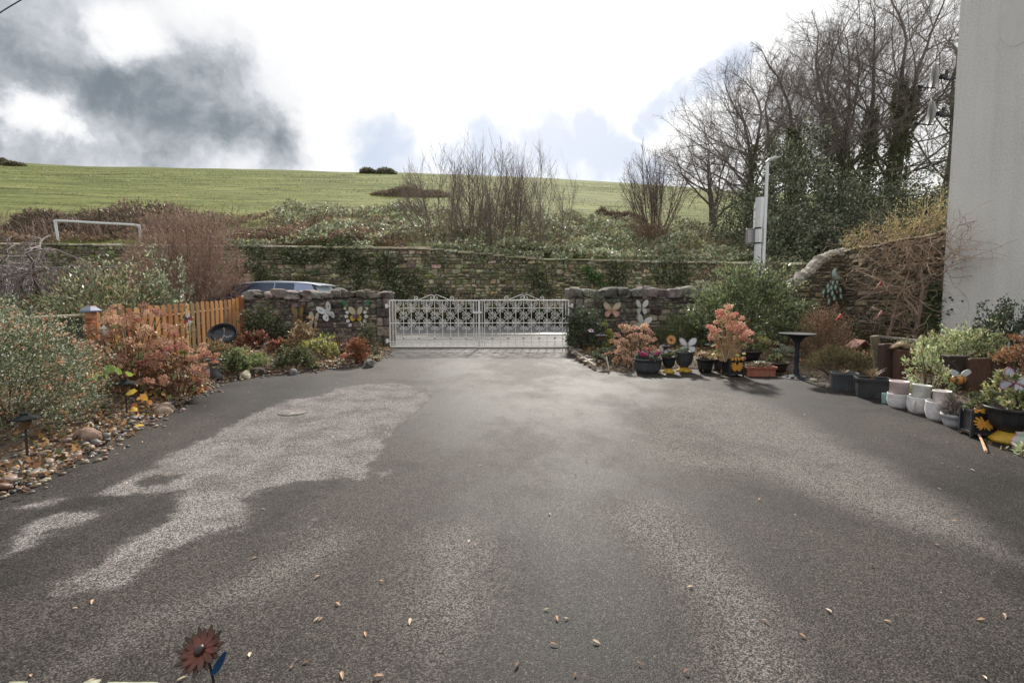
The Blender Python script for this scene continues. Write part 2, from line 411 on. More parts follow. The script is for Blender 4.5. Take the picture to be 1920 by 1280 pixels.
def bedz(x, y):
    x = np.asarray(x, float); y = np.asarray(y, float)
    s = np.maximum(sdist(LBED, x, y), sdist(RBED, x, y) - np.clip((x - 1.75) * 1.2, 0, .42))   # the pots stand on the tarmac before the soil
    return np.where(s < 0, -.04, np.minimum(.012 + s * .16, .16)) + np.where(s > 0, .02 * VN1(x * 3, y * 3), 0)

def ground():
    mb = MB(); v = [[-260, -60, -.06], [260, -60, -.06], [260, 22.3, -.06], [-260, 22.3, -.06]]
    mb.add(v, [[0, 1, 2, 3]])
    m = mat('neighbour_garden_ground', S(70, 66, 48), rough=.95, nscale=1.2, namt=.35, col2=S(84, 92, 52), bump=.5, bscale=14)
    tag(mb.build('ground', m), kind='structure')
ground()

def drive():
    X, Y, f = grid(-7.2, 8.3, 311, -3.5, 12.05, 312)
    cr = lambda pts: np.array([G(x / 2, y / 2 + 680)[:2] for x, y in pts])
    polys = [cr([(365, 490), (540, 400), (640, 340), (800, 270), (950, 190), (1080, 140), (1200, 125), (1260, 95), (1360, 80), (1500, 75), (1600, 100), (1620, 130), (1560, 180), (1500, 230), (1440, 310), (1400, 380), (1365, 450), (1280, 430), (1150, 440), (1000, 475), (940, 510), (940, 550), (970, 575), (880, 630), (800, 640), (700, 680), (620, 700), (590, 750), (500, 820), (430, 855), (300, 865), (195, 830), (330, 770), (430, 710), (500, 650), (620, 600), (660, 560), (650, 500), (680, 480), (560, 490), (430, 505)]),
             cr([(-60, 760), (0, 725), (60, 640), (130, 590), (230, 560), (360, 555), (350, 580), (200, 640), (100, 690), (0, 740)]),
             cr([(1090, 640), (1190, 590), (1180, 640), (1140, 675)]), cr([(60, 545), (260, 490), (200, 530)]), cr([(1390, 410), (1490, 400), (1450, 430)])]
    s = np.full(X.shape, -9.0)
    for p in polys: s = np.maximum(s, sdist(p, X, Y))
    hole = sdist(cr([(530, 440), (600, 420), (680, 418), (650, 445), (600, 462), (540, 466)]), X, Y)
    s = np.minimum(s, -hole)
    crr = lambda pts: np.array([G(960 + x / 2, y / 2 + 680)[:2] for x, y in pts])
    trk = [crr([(330, 560), (480, 470), (600, 520), (720, 640), (840, 760), (960, 930), (1060, 1050), (1120, 1300), (800, 1300), (740, 900), (600, 780), (400, 680)]),
           cr([(900, 850), (1100, 690), (1250, 620), (1350, 640), (1100, 800), (600, 1000), (300, 1150), (500, 950)]),
           crr([(600, 60), (900, 130), (1200, 260), (1700, 560), (1950, 760), (1500, 620), (900, 420), (400, 380)]),
           cr([(1550, 640), (1800, 560), (1900, 700), (1850, 1000), (1650, 1100), (1500, 900)])]
    t = np.full(X.shape, -9.0)
    for p in trk: t = np.maximum(t, sdist(p, X, Y))
    Z = .006 * VN1.f(X * .5, Y * .5, 2)
    mb = MB(); mb.add(np.stack([X, Y, Z], 1), f)
    def shade(nt, b):
        N = nt.nodes; L = nt.links
        tc = N.new('ShaderNodeTexCoord'); O = tc.outputs['Object']
        def noise(sc, det=4, r=.6, st=None):
            v = O
            if st: mp = N.new('ShaderNodeMapping'); mp.inputs['Scale'].default_value = st; mp.inputs['Rotation'].default_value = (0, 0, .5); L.new(O, mp.inputs[0]); v = mp.outputs[0]
            n = N.new('ShaderNodeTexNoise'); n.inputs['Scale'].default_value = sc; n.inputs['Detail'].default_value = det; n.inputs['Roughness'].default_value = r; L.new(v, n.inputs[0]); return n.outputs['Fac']
        def ma(op, a, b_=None, c=None):
            m = N.new('ShaderNodeMath'); m.operation = op
            for i, x in enumerate((a, b_, c)):
                if x is None: continue
                if isinstance(x, (int, float)): m.inputs[i].default_value = x
                else: L.new(x, m.inputs[i])
            return m.outputs[0]
        def rampv(x, a, b_, lo=0, hi=1):
            m = N.new('ShaderNodeMapRange'); m.interpolation_type = 'SMOOTHSTEP'; L.new(x, m.inputs[0])
            for i, q in zip(('From Min', 'From Max', 'To Min', 'To Max'), (a, b_, lo, hi)): m.inputs[i].default_value = q
            return m.outputs[0]
        def mix(fa, a, c):
            m = N.new('ShaderNodeMix'); m.data_type = 'RGBA'; L.new(fa, m.inputs[0])
            for i, x in ((6, a), (7, c)):
                if isinstance(x, tuple): m.inputs[i].default_value = (*x, 1)
                else: L.new(x, m.inputs[i])
            return m.outputs[2]
        at = N.new('ShaderNodeAttribute'); at.attribute_name = 'dry'; tr = N.new('ShaderNodeAttribute'); tr.attribute_name = 'track'; ed = N.new('ShaderNodeAttribute'); ed.attribute_name = 'bed_distance'
        edge = ma('ADD', ma('MULTIPLY', ma('SUBTRACT', noise(7, 6), .5), .30), at.outputs['Fac'])
        edge = ma('ADD', edge, ma('MULTIPLY', ma('SUBTRACT', noise(60, 2), .5), .05))
        dry = rampv(edge, -.04, .05)
        te = ma('ADD', tr.outputs['Fac'], ma('MULTIPLY', ma('SUBTRACT', noise(1.6, 6), .5), .55))
        track = rampv(te, -.16, .24)
        damp = rampv(noise(.55, 7, .66, (1, .6, 1)), .36, .64)
        fine = noise(2.3, 6, .7)
        c = mix(damp, S(36, 33, 31), S(74, 67, 63))
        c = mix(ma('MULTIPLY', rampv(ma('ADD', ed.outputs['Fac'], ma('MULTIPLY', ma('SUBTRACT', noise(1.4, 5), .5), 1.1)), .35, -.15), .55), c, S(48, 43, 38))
        c = mix(ma('MULTIPLY', track, .70), c, S(120, 113, 109))
        c = mix(ma('MULTIPLY', rampv(fine, .5, .72), .35), c, S(70, 66, 58))
        c = mix(ma('MULTIPLY', ma('MULTIPLY', rampv(noise(.8, 9, .72), .50, .62), ma('SUBTRACT', 1, ma('MULTIPLY', track, .6))), .62), c, S(30, 28, 27))
        dc = mix(rampv(noise(3, 5), .4, .66), S(146, 140, 137), S(120, 113, 110))
        c = mix(ma('MULTIPLY', dry, .74), c, dc)
        # dark tide line just outside the drying patch
        tide = ma('MULTIPLY', rampv(edge, -.10, -.02), ma('SUBTRACT', 1, dry))
        c = mix(ma('MULTIPLY', tide, .45), c, S(66, 61, 57))
        vo = N.new('ShaderNodeTexVoronoi'); vo.inputs['Scale'].default_value = 180; L.new(O, vo.inputs[0])
        sep = N.new('ShaderNodeSeparateColor'); L.new(vo.outputs['Color'], sep.inputs[0])
        g = rampv(sep.outputs[0], .1, .95, .36, 1.86)
        pale = rampv(sep.outputs[1], .975, .99)
        gap = rampv(vo.outputs['Distance'], .25, .7, 1.12, .5)
        sc = N.new('ShaderNodeVectorMath'); sc.operation = 'SCALE'; L.new(c, sc.inputs[0]); L.new(ma('MULTIPLY', g, gap), sc.inputs['Scale'])
        c = mix(ma('MULTIPLY', pale, .18), sc.outputs[0], S(190, 182, 172))
        moss = ma('MULTIPLY', rampv(noise(1.1, 6, .7), .66, .74), rampv(noise(16, 4), .5, .62))
        c = mix(ma('MULTIPLY', moss, .55), c, S(74, 80, 40))
        L.new(c, b.inputs['Base Color'])
        ro = ma('ADD', rampv(damp, 0, 1, .52, .66), ma('MULTIPLY', ma('MAXIMUM', dry, ma('MULTIPLY', track, .5)), .34))
        L.new(ma('ADD', ro, ma('MULTIPLY', sep.outputs[2], .12)), b.inputs['Roughness'])
        bp = N.new('ShaderNodeBump'); bp.inputs['Strength'].default_value = .5; bp.inputs['Distance'].default_value = .0022
        L.new(ma('ADD', ma('MULTIPLY', gap, 1.0), ma('MULTIPLY', g, .4)), bp.inputs['Height']); L.new(bp.outputs[0], b.inputs['Normal'])
    m = mat('worn_tarmac', (.1, .1, .1), extra=shade, spec=.17)
    o = tag(mb.build('driveway', m, smooth=True), kind='structure')
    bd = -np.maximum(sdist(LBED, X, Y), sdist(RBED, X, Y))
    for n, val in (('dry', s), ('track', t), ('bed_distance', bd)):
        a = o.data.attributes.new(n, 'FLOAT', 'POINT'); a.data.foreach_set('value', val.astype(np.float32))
drive()

def beds():
    m = mat('bed_soil', S(66, 54, 44), rough=.95, nscale=9, namt=.4, col2=S(96, 78, 60), bump=.8, bscale=30)
    for nm, (x0, x1, y0, y1) in (('left_bed', (-6.62, -2.3, -3, 11.75)), ('right_bed', (1.2, 8.1, -3, 11.75))):
        nx = int((x1 - x0) / .07); ny = int((y1 - y0) / .07); X, Y, f = grid(x0, x1, nx, y0, y1, ny)
        mb = MB(); mb.add(np.stack([X, Y, bedz(X, Y)], 1), f); tag(mb.build(nm, m, smooth=True), kind='structure')
beds()

def roads():
    def strip(nm, y0, y1, z, m):
        X, Y, f = grid(-40, 40, 81, y0, y1, 5); mb = MB(); mb.add(np.stack([X, Y, np.full(X.shape, z)], 1), f); tag(mb.build(nm, m), kind='structure')
    pave = mat('pale_concrete', S(132, 129, 124), rough=.85, spec=.2, nscale=1.2, namt=.14, bump=.2, bscale=50)
    tar = mat('road_tarmac', S(112, 112, 114), rough=.45, nscale=2, namt=.16, bump=.3, bscale=90)
    strip('pavement', 12.06, 15.6, -.012, pave); strip('road', 15.6, 21.0, -.030, tar)  # pavement's pale colour runs on over the near road to paint it sunlit
    strip('verge', 21.0, 22.2, -.02, mat('verge_earth', S(72, 68, 42), rough=.95, nscale=6, namt=.4))
    mb = MB()
    for i in range(-20, 20):
        bevbox(mb, (i * 2 + 1, 15.66, -.02), (1.985, .12, .07), .012, np.array(S(150, 146, 140)) * rng.uniform(.85, 1.1))
    o = mb.build('kerb', M['stone']); tag(o, kind='structure')
    mb = MB(); box(mb, (-.79, 11.78, .012), (4.3, .5, .03)); tag(mb.build('threshold', pave), kind='structure')
roads()

# ---------------------------------------------------------------- hill
SKX, SKR = [-900, -400, 0, 200, 550, 780, 1000, 1180, 1400, 1800, 2400], [292, 300, 311, 317, 325, 329, 338, 348, 362, 380, 400]
WLX, WLR = [-400, 0, 250, 480, 800, 860, 1000, 1100, 1500, 2400], [458, 460, 462, 464, 468, 474, 487, 490, 497, 505]
def T(x, y):
    x = np.asarray(x, float); y = np.asarray(y, float); yy = np.clip(y, 22, 120)
    px = 960 + FPX * x / np.maximum(yy, 30) ; pw = 960 + FPX * x / 22
    s = np.interp(px, SKX, SKR); w = np.interp(pw, WLX, WLR) + 6
    fr = np.interp(1 / yy, [1 / 120, 1 / 60, 1 / 40, 1 / 30, 1 / 24, 1 / 22], [1, .77, .57, .38, .10, 0])
    row = w + (s - w) * fr
    z = CAM_H + (555 - row) / FPX * yy
    z = z + np.where(y > 120, (y - 120) * .06, 0)
    far = np.clip((yy - 34) / 20, 0, 1)
    z = z + far * (.35 * VN1.f(x * .05, y * .11, 3)) + .10 * VN1.f(x * .5, y * .5, 2) * (1 - far)
    # terracettes trodden along the slope
    z = z + far * np.clip((118 - yy) / 20, 0, 1) * .12 * VN1.f(x * .06 + 3, y * .55, 3)
    return z
def hill():
    ys = np.concatenate([np.linspace(21.95, 34, 40), np.linspace(34.5, 124, 230), np.linspace(128, 210, 12)])
    us = np.linspace(-2.6, 2.6, 380); mb = MB(); nx, ny = len(us), len(ys)
    Y = np.repeat(ys[:, None], nx, 1); X = us[None] * (Y * .75 + 14)
    Z = T(X, Y); i = np.arange(ny - 1)[:, None] * nx; j = np.arange(nx - 1)[None]
    f = np.stack([i + j, i + j + 1, i + nx + j + 1, i + nx + j], -1).reshape(-1, 4)
    mb.add(np.stack([X, Y, Z], -1).reshape(-1, 3), f)
    def shade(nt, b):
        N = nt.nodes; L = nt.links; tc = N.new('ShaderNodeTexCoord')
        def noise(st, sc, det=5):
            mp = N.new('ShaderNodeMapping'); mp.inputs['Scale'].default_value = st; L.new(tc.outputs['Object'], mp.inputs[0])
            n = N.new('ShaderNodeTexNoise'); n.inputs['Scale'].default_value = sc; n.inputs['Detail'].default_value = det; n.inputs['Roughness'].default_value = .68; L.new(mp.outputs[0], n.inputs[0]); return n.outputs['Fac']
        def ramp(x, a, c):
            m = N.new('ShaderNodeMapRange'); m.interpolation_type = 'SMOOTHSTEP'; L.new(x, m.inputs[0]); m.inputs[1].default_value = a; m.inputs[2].default_value = c; return m.outputs[0]
        def mix(fa, a, c):
            m = N.new('ShaderNodeMix'); m.data_type = 'RGBA'; L.new(fa, m.inputs[0])
            for i, x in ((6, a), (7, c)):
                if isinstance(x, tuple): m.inputs[i].default_value = (*x, 1)
                else: L.new(x, m.inputs[i])
            return m.outputs[2]
        c = mix(ramp(noise((.05, .09, .09), 1, 4), .38, .62), S(102, 113, 50), S(129, 135, 70))
        c = mix(ramp(noise((.16, .9, .5), 1, 7), .47, .62), c, S(74, 82, 40))
        c = mix(ramp(noise((.5, 1.6, 1), 1.6, 6), .60, .72), c, S(74, 70, 44))
        c = mix(ramp(noise((1, 1, 1), 3.5, 5), .48, .75), c, S(134, 138, 82))
        L.new(c, b.inputs['Base Color'])
        bp = N.new('ShaderNodeBump'); bp.inputs['Strength'].default_value = .6; bp.inputs['Distance'].default_value = .25; L.new(noise((.6, 1.4, 1), 1.5, 7), bp.inputs['Height']); L.new(bp.outputs[0], b.inputs['Normal'])
    tag(mb.build('hillside', mat('rough_pasture', (.1, .2, .05), rough=.95, spec=.1, extra=shade), smooth=True), kind='structure')
hill()

# ---------------------------------------------------------------- stone walls
def masonry(mb, L, ztop, hrange, wrange, pal, proud=.03, gap=.012, y=0, z0=0, jit=.008, big_end=0, xf=None):
    """rubble courses on the face y, facing -y; every stone its own swelling, colour and size"""
    seed = rng.uniform(0, 50); z = z0; zmax = max(ztop(x) for x in np.linspace(0, L, 40))
    while z < zmax:
        h = rng.uniform(*hrange); x = rng.uniform(-.15, 0)
        while x < L:
            w = rng.uniform(*wrange); xa, xb = max(x, 0), min(x + w, L); zt = ztop((xa + xb) / 2)
            hh = h
            if z + hh > zt - .03: hh = zt - z
            rows = [(z, hh)] if hh < .09 or rng.uniform() > .28 else [(z, hh * .45), (z + hh * .45, hh * .55)]
            zk, hk = z, hh
            for z, hh in (rows if xb - xa > .04 and hh > .025 else []):
                n = 4; u = np.linspace(0, 1, n); U, Vv = np.meshgrid(u, u)
                gx = gap / (xb - xa); gz = gap / hh
                xx = xa + (xb - xa) * (gx + (1 - 2 * gx) * U); zz = z + hh * (gz + (1 - 2 * gz) * Vv)
                edge = (U == 0) | (U == 1) | (Vv == 0) | (Vv == 1)
                corner = ((U == 0) | (U == 1)) & ((Vv == 0) | (Vv == 1))
                pr = proud * rng.uniform(.5, 1.3)
                yy = np.where(edge, .006, -pr) + rng.normal(0, pr * .22, U.shape) * (~edge)
                # push the inner ring towards the rim so the face is broad
                uu = np.where(U < .5, U * .34, 1 - (1 - U) * .34); vv = np.where(Vv < .5, Vv * .42, 1 - (1 - Vv) * .42)
                xx2 = xa + (xb - xa) * (gx + (1 - 2 * gx) * uu); zz2 = z + hh * (gz + (1 - 2 * gz) * vv)
                xx = np.where(edge, xx, xx2) + rng.normal(0, jit, U.shape); zz = np.where(edge, zz, zz2) + rng.normal(0, jit, U.shape)
                zz = zz + hh * .22 * VN1((xx + seed) * 3.1, np.full(xx.shape, z * 5.3)) * (.4 + .6 * (zz > z0 + .03))
                zz = np.where(corner, zz + (z + hh / 2 - zz) * .16, zz); xx = np.where(corner, xx + ((xa + xb) / 2 - xx) * .08, xx)
                v = np.stack([xx, y + yy, zz], -1).reshape(-1, 3)
                i = np.arange(n - 1)[:, None] * n; j = np.arange(n - 1)[None]
                f = np.stack([i + j, i + j + 1, i + n + j + 1, i + n + j], -1).reshape(-1, 4)
                mb.add(xf(v) if xf else v, f, pick(pal, 1, .2)[0])
            z = zk; x += w
        z += h
def core(mb, xs, ztop, y0, y1, col, z0=-.05, xf=None):
    """the mortar body behind the stones, following the top line"""
    n = len(xs); zt = np.array([ztop(x) for x in xs]); v = []
    for yy in (y0, y1):
        for x, z in zip(xs, zt): v.append((x, yy, z0))
        for x, z in zip(xs, zt): v.append((x, yy, z))
    v = np.array(v); f = []
    for i in range(n - 1):
        a, b, c, d = i, i + 1, n + i + 1, n + i; e = 2 * n
        f += [[a, b, c, d], [e + b, e + a, e + d, e + c], [d, c, e + c, e + d]]
    f += [[0, n, 3 * n, 2 * n], [n - 1, 3 * n - 1, 4 * n - 1, 2 * n - 1]]
    mb.add(xf(v) if xf else v, f, col)
DARK = [(3, S(98, 93, 87)), (3, S(118, 111, 102)), (2, S(136, 126, 112)), (1, S(76, 73, 71)), (1, S(152, 140, 122)), (.6, S(134, 110, 96))]
OLD = [(3, S(154, 146, 116)), (3, S(132, 127, 98)), (1.6, S(176, 166, 138)), (2.4, S(112, 114, 80)), (1.5, S(98, 92, 76)), (.7, S(158, 136, 106)), (2, S(112, 118, 70))]

def gate_wall(name, label, x0, x1, ztop, ends, cop_from, cop_to, copz):
    t = thing(name, label, 'wall', (x0, 11.7, 0)); L = x1 - x0; mb = MB()
    xs = np.linspace(0, L, 40)
    core(mb, xs, lambda x: ztop(x) - .01, .012, .44, S(104, 96, 86))
    q = .34; a0 = q if 'l' in ends else 0; a1 = L - q if 'r' in ends else L
    masonry(mb, a1 - a0, lambda x: ztop(x + a0), (.07, .17), (.09, .36), DARK, .022, y=0, z0=.02, xf=lambda v: v + np.array([a0, 0, 0]))
    for side, xx in (('l', 0), ('r', L - q)):
        if side in ends:                # big squared quoins at the gateway
            z = .02; k = 0; zt = ztop(xx)
            while z < zt - .05:
                h = min(rng.uniform(.19, .26), zt - z); 
                ws = [q] if k % 2 else [q * .45, q * .55]; x = xx
                for w in ws:
                    bevbox(mb, (x + w / 2, .2, z + h / 2), (w - .014, .50, h - .014), .02, pick(DARK, 1, .15)[0], .006); x += w
                z += h; k += 1
    mb.build('masonry', M['stone'], t)
    mb = MB(); x = cop_from
    while x < cop_to - .1:
        w = min(rng.uniform(.20, .36), cop_to - x); hh = copz(x + w / 2)
        c = pick([(3, S(118, 113, 106)), (2, S(142, 136, 128)), (1, S(98, 92, 86))], 1, .12)[0]
        blob(mb, (x + w / 2, .20, ztop(x + w / 2) + hh * .45), (w * .56, .27, hh * .62), c, 3, .2, .5, 0)
        x += w
    mb.build('coping', M['stone'], t)
    return t
ZL = lambda x: 1.20 + .015 * math.sin(x * 3)
gate_wall('stone_wall', 'dark rubble stone garden wall with butterfly ornaments to the left of the white gates', -6.5, -2.93, ZL, 'r', 0, 3.56, lambda x: .17 + .03 * math.sin(x * 9))
def ZR(x):
    X = x + 1.37
    return 1.23 if X < 6.55 else float(np.interp(X, [6.55, 6.9, 7.25, 7.5, 7.75, 8.2], [1.35, 1.62, 1.9, 2.16, 2.30, 2.32]))
gate_wall('stone_wall', 'dark rubble stone garden wall with rounded white coping to the right of the white gates', 1.37, 6.85, lambda x: min(ZR(x), 1.23), 'l', 0, 5.2, lambda x: .19 + .03 * math.sin(x * 7))

def side_wall():
    t = thing('stone_wall', 'tall old stone side wall with swooping top behind the climbing vine beside the house', 'wall', (0, 0, 0))
    mb = MB(); x0 = 6.55
    f1 = lambda x: ZR(x + x0 - 1.37)
    PAL = [(3, S(116, 104, 88)), (3, S(134, 120, 98)), (2, S(98, 90, 78)), (1, S(150, 132, 104)), (1, S(112, 108, 72))]
    tr = lambda v: v + np.array([x0, 11.66, 0])
    core(mb, np.linspace(0, 1.9, 24), f1, .012, .4, S(110, 100, 86), xf=tr)
    masonry(mb, 1.45, f1, (.07, .14), (.12, .4), PAL, .025, y=0, xf=tr)
    # the return towards the house, along X = 7.98, facing the drive
    rot = lambda v: np.stack([7.98 + v[:, 1], 11.68 - v[:, 0], v[:, 2]], 1)
    f2 = lambda x: 2.30 + .045 * x + .02 * math.sin(x * 5)
    core(mb, np.linspace(0, 2.76, 20), f2, .012, .42, S(110, 100, 86), xf=rot)
    masonry(mb, 2.76, f2, (.07, .15), (.12, .42), PAL, .03, y=0, xf=rot)
    mb.build('masonry', M['stone'], t)
    mb = MB()
    xs = np.linspace(-.1, 1.5, 34); rr = .125 * (1 + .10 * rng.normal(0, 1, 34))   # rough rounded cement capping down the swoop
    tube(mb, np.stack([x0 + xs, np.full(34, 11.86), np.array([f1(max(x, 0)) - .045 for x in xs]) + .012 * rng.normal(0, 1, 34)], 1), rr, 11, S(146, 138, 128)); q = mb.V[-1]; q[:, 1] = 11.86 + (q[:, 1] - 11.86) * 1.9
    for k in range(22):
        x = k * .126; bevbox(mb, (8.16, 11.62 - x, f2(x) + .015), (.46, .135, .045), .015, S(176, 160, 128), .006)
    mb.build('coping', M['stone'], t)
side_wall()

def FZ(x):
    return float(CAM_H + (555 - np.interp(960 + FPX * x / 21.4, WLX, WLR)) / FPX * 21.4)
def far_wall():
    t = thing('retaining_wall', 'long mossy rubble retaining wall across the road at the foot of the hill', 'wall', (-34, 21.4, 0)); mb = MB(); L = 62
    zt = lambda x: FZ(x - 34)
    core(mb, np.linspace(0, L, 120), lambda x: zt(x) - .02, .02, .62, S(112, 106, 82))
    masonry(mb, L, zt, (.09, .22), (.12, .46), OLD, .04, .014, y=0, jit=.018)
    mb.build('masonry', M['stone'], t)
    mb = MB(); x = 0
    while x < L:
        w = rng.uniform(.5, 1.1); bevbox(mb, (x + w / 2, .28, zt(x + w / 2) + .03), (w - .01, .78, .09), .02, pick([(2, S(184, 176, 146)), (1, S(150, 146, 116)), (1, S(196, 186, 160))], 1, .12)[0], .012); x += w
    mb.build('coping', M['stone'], t)
far_wall()

# ---------------------------------------------------------------- house
def house():
    t = thing('rendered_house', 'grey-white roughcast rendered house wall at the right edge', 'house', (7.90, 0, 0))
    def wallmat(nt, b):
        N = nt.nodes; L = nt.links; tc = N.new('ShaderNodeTexCoord')
        n = N.new('ShaderNodeTexNoise'); n.inputs['Scale'].default_value = 34; n.inputs['Detail'].default_value = 7; n.inputs['Roughness'].default_value = .65
        mp = N.new('ShaderNodeMapping'); mp.inputs['Scale'].default_value = (1, 1, 1.6); mp.inputs['Rotation'].default_value = (.5, 0, 0); L.new(tc.outputs['Object'], mp.inputs[0]); L.new(mp.outputs[0], n.inputs[0])
        bp = N.new('ShaderNodeBump'); bp.inputs['Strength'].default_value = 1; bp.inputs['Distance'].default_value = .060; L.new(n.outputs['Fac'], bp.inputs['Height']); L.new(bp.outputs[0], b.inputs['Normal'])
        src = b.inputs['Base Color'].links[0].from_socket
        def st(scale, s, lo, hi, a, c_):
            q = N.new('ShaderNodeMapping'); q.inputs['Scale'].default_value = scale; L.new(tc.outputs['Object'], q.inputs[0]); z = N.new('ShaderNodeTexNoise'); z.inputs['Scale'].default_value = s; z.inputs['Detail'].default_value = 6; L.new(q.outputs[0], z.inputs[0])
            r_ = N.new('ShaderNodeMapRange'); L.new(z.outputs['Fac'], r_.inputs[0]); r_.inputs[1].default_value = a; r_.inputs[2].default_value = c_; r_.inputs[3].default_value = lo; r_.inputs[4].default_value = hi; return r_.outputs[0]
        for f_ in (st((1, 2.2, .16), 1.6, 1.05, .93, .45, .75), st((1, 1, 1), .5, .98, 1.06, .35, .65)):
            k_ = N.new('ShaderNodeVectorMath'); k_.operation = 'SCALE'; L.new(src, k_.inputs[0]); L.new(f_, k_.inputs['Scale']); src = k_.outputs[0]
        L.new(src, b.inputs['Base Color'])
    m = mat('roughcast_render', S(244, 243, 241), rough=.9, nscale=11, namt=.10, spec=.2, extra=wallmat)
    mb = MB(); box(mb, (3.5, 2.93, 4.4), (7, 11.94, 8.9)); mb.build('wall', m, t)
    mb = MB()                            # smooth rendered panel with a clipped lower corner
    pa = [PX(1878, -40, 7.90), PX(1876, 72, 7.90), PX(1890, 86, 7.90), PX(1905, 87, 7.90), PX(1960, 60, 7.90), PX(2150, -40, 7.90)]
    v = np.array([[-.006, p[1], p[2]] for p in pa] + [[.02, p[1], p[2]] for p in pa]); n = len(pa)
    mb.add(v, [list(range(n))[::-1], list(range(n, 2 * n))] + [[i, (i + 1) % n, n + (i + 1) % n, n + i] for i in range(n)])
    mb.build('smooth_panel', mat('smooth_render', S(204, 203, 202), rough=.85, spec=.1, nscale=3, namt=.05), t)
    mb = MB(); mb.add([[-.12, -3.4, 8.86], [-.12, 9.0, 8.86], [3.5, 9.0, 11.4], [3.5, -3.4, 11.4], [7.12, 9.0, 8.86], [7.12, -3.4, 8.86]], [[0, 1, 2, 3], [3, 2, 4, 5], [0, 3, 5], [1, 4, 2]])
    mb.build('roof', mat('slate_roof', S(84, 86, 92), rough=.6, nscale=5, namt=.3), t)
house()
def dish(px, py, label):
    """a satellite dish on the hidden gable end, seen edge-on past the corner"""
    Y = 9.55; c = P(px, py, Y); t = thing('satellite_dish', label, 'satellite dish', c)
    mb = MB(); prof = [(.001, 0), (.10, .012), (.18, .04), (.25, .085), (.262, .085), (.19, .02), (.10, -.012), (.001, -.02)]
    lathe(mb, prof, 28); o = mb.build('reflector', mat('dish_grey', S(112, 112, 114), rough=.55, nscale=5, namt=.1), t, smooth=True)
    o.rotation_euler = (0, R(-86), R(-33)); o.location = (.02, 0, 0)
    mb = MB(); tube(mb, [(.0, 0, -.22), (-.12, -.02, -.23), (-.34, -.04, -.22)], .012, 6); tube(mb, [(-.30, -.04, -.22), (-.40, -.04, -.19)], [.03, .022], 8)
    mb.build('feed_arm', M['iron'], t)
    mb = MB(); tube(mb, spline([(.03, 0, 0), (.12, .02, -.03), (.20, .0, .0), (.26, 0, -.06), (.62, -.3, -.02)]), .02, 6); tube(mb, [(.17, 0, -.07), (.19, 0, .10)], .03, 8); box(mb, (.12, 0, -.01), (.08, .08, .07)); 
    mb.build('bracket', M['iron'], t)
dish(1756, 143, 'upper of two grey satellite dishes at the corner of the rendered house')
dish(1750, 212, 'lower of two grey satellite dishes at the corner of the rendered house')

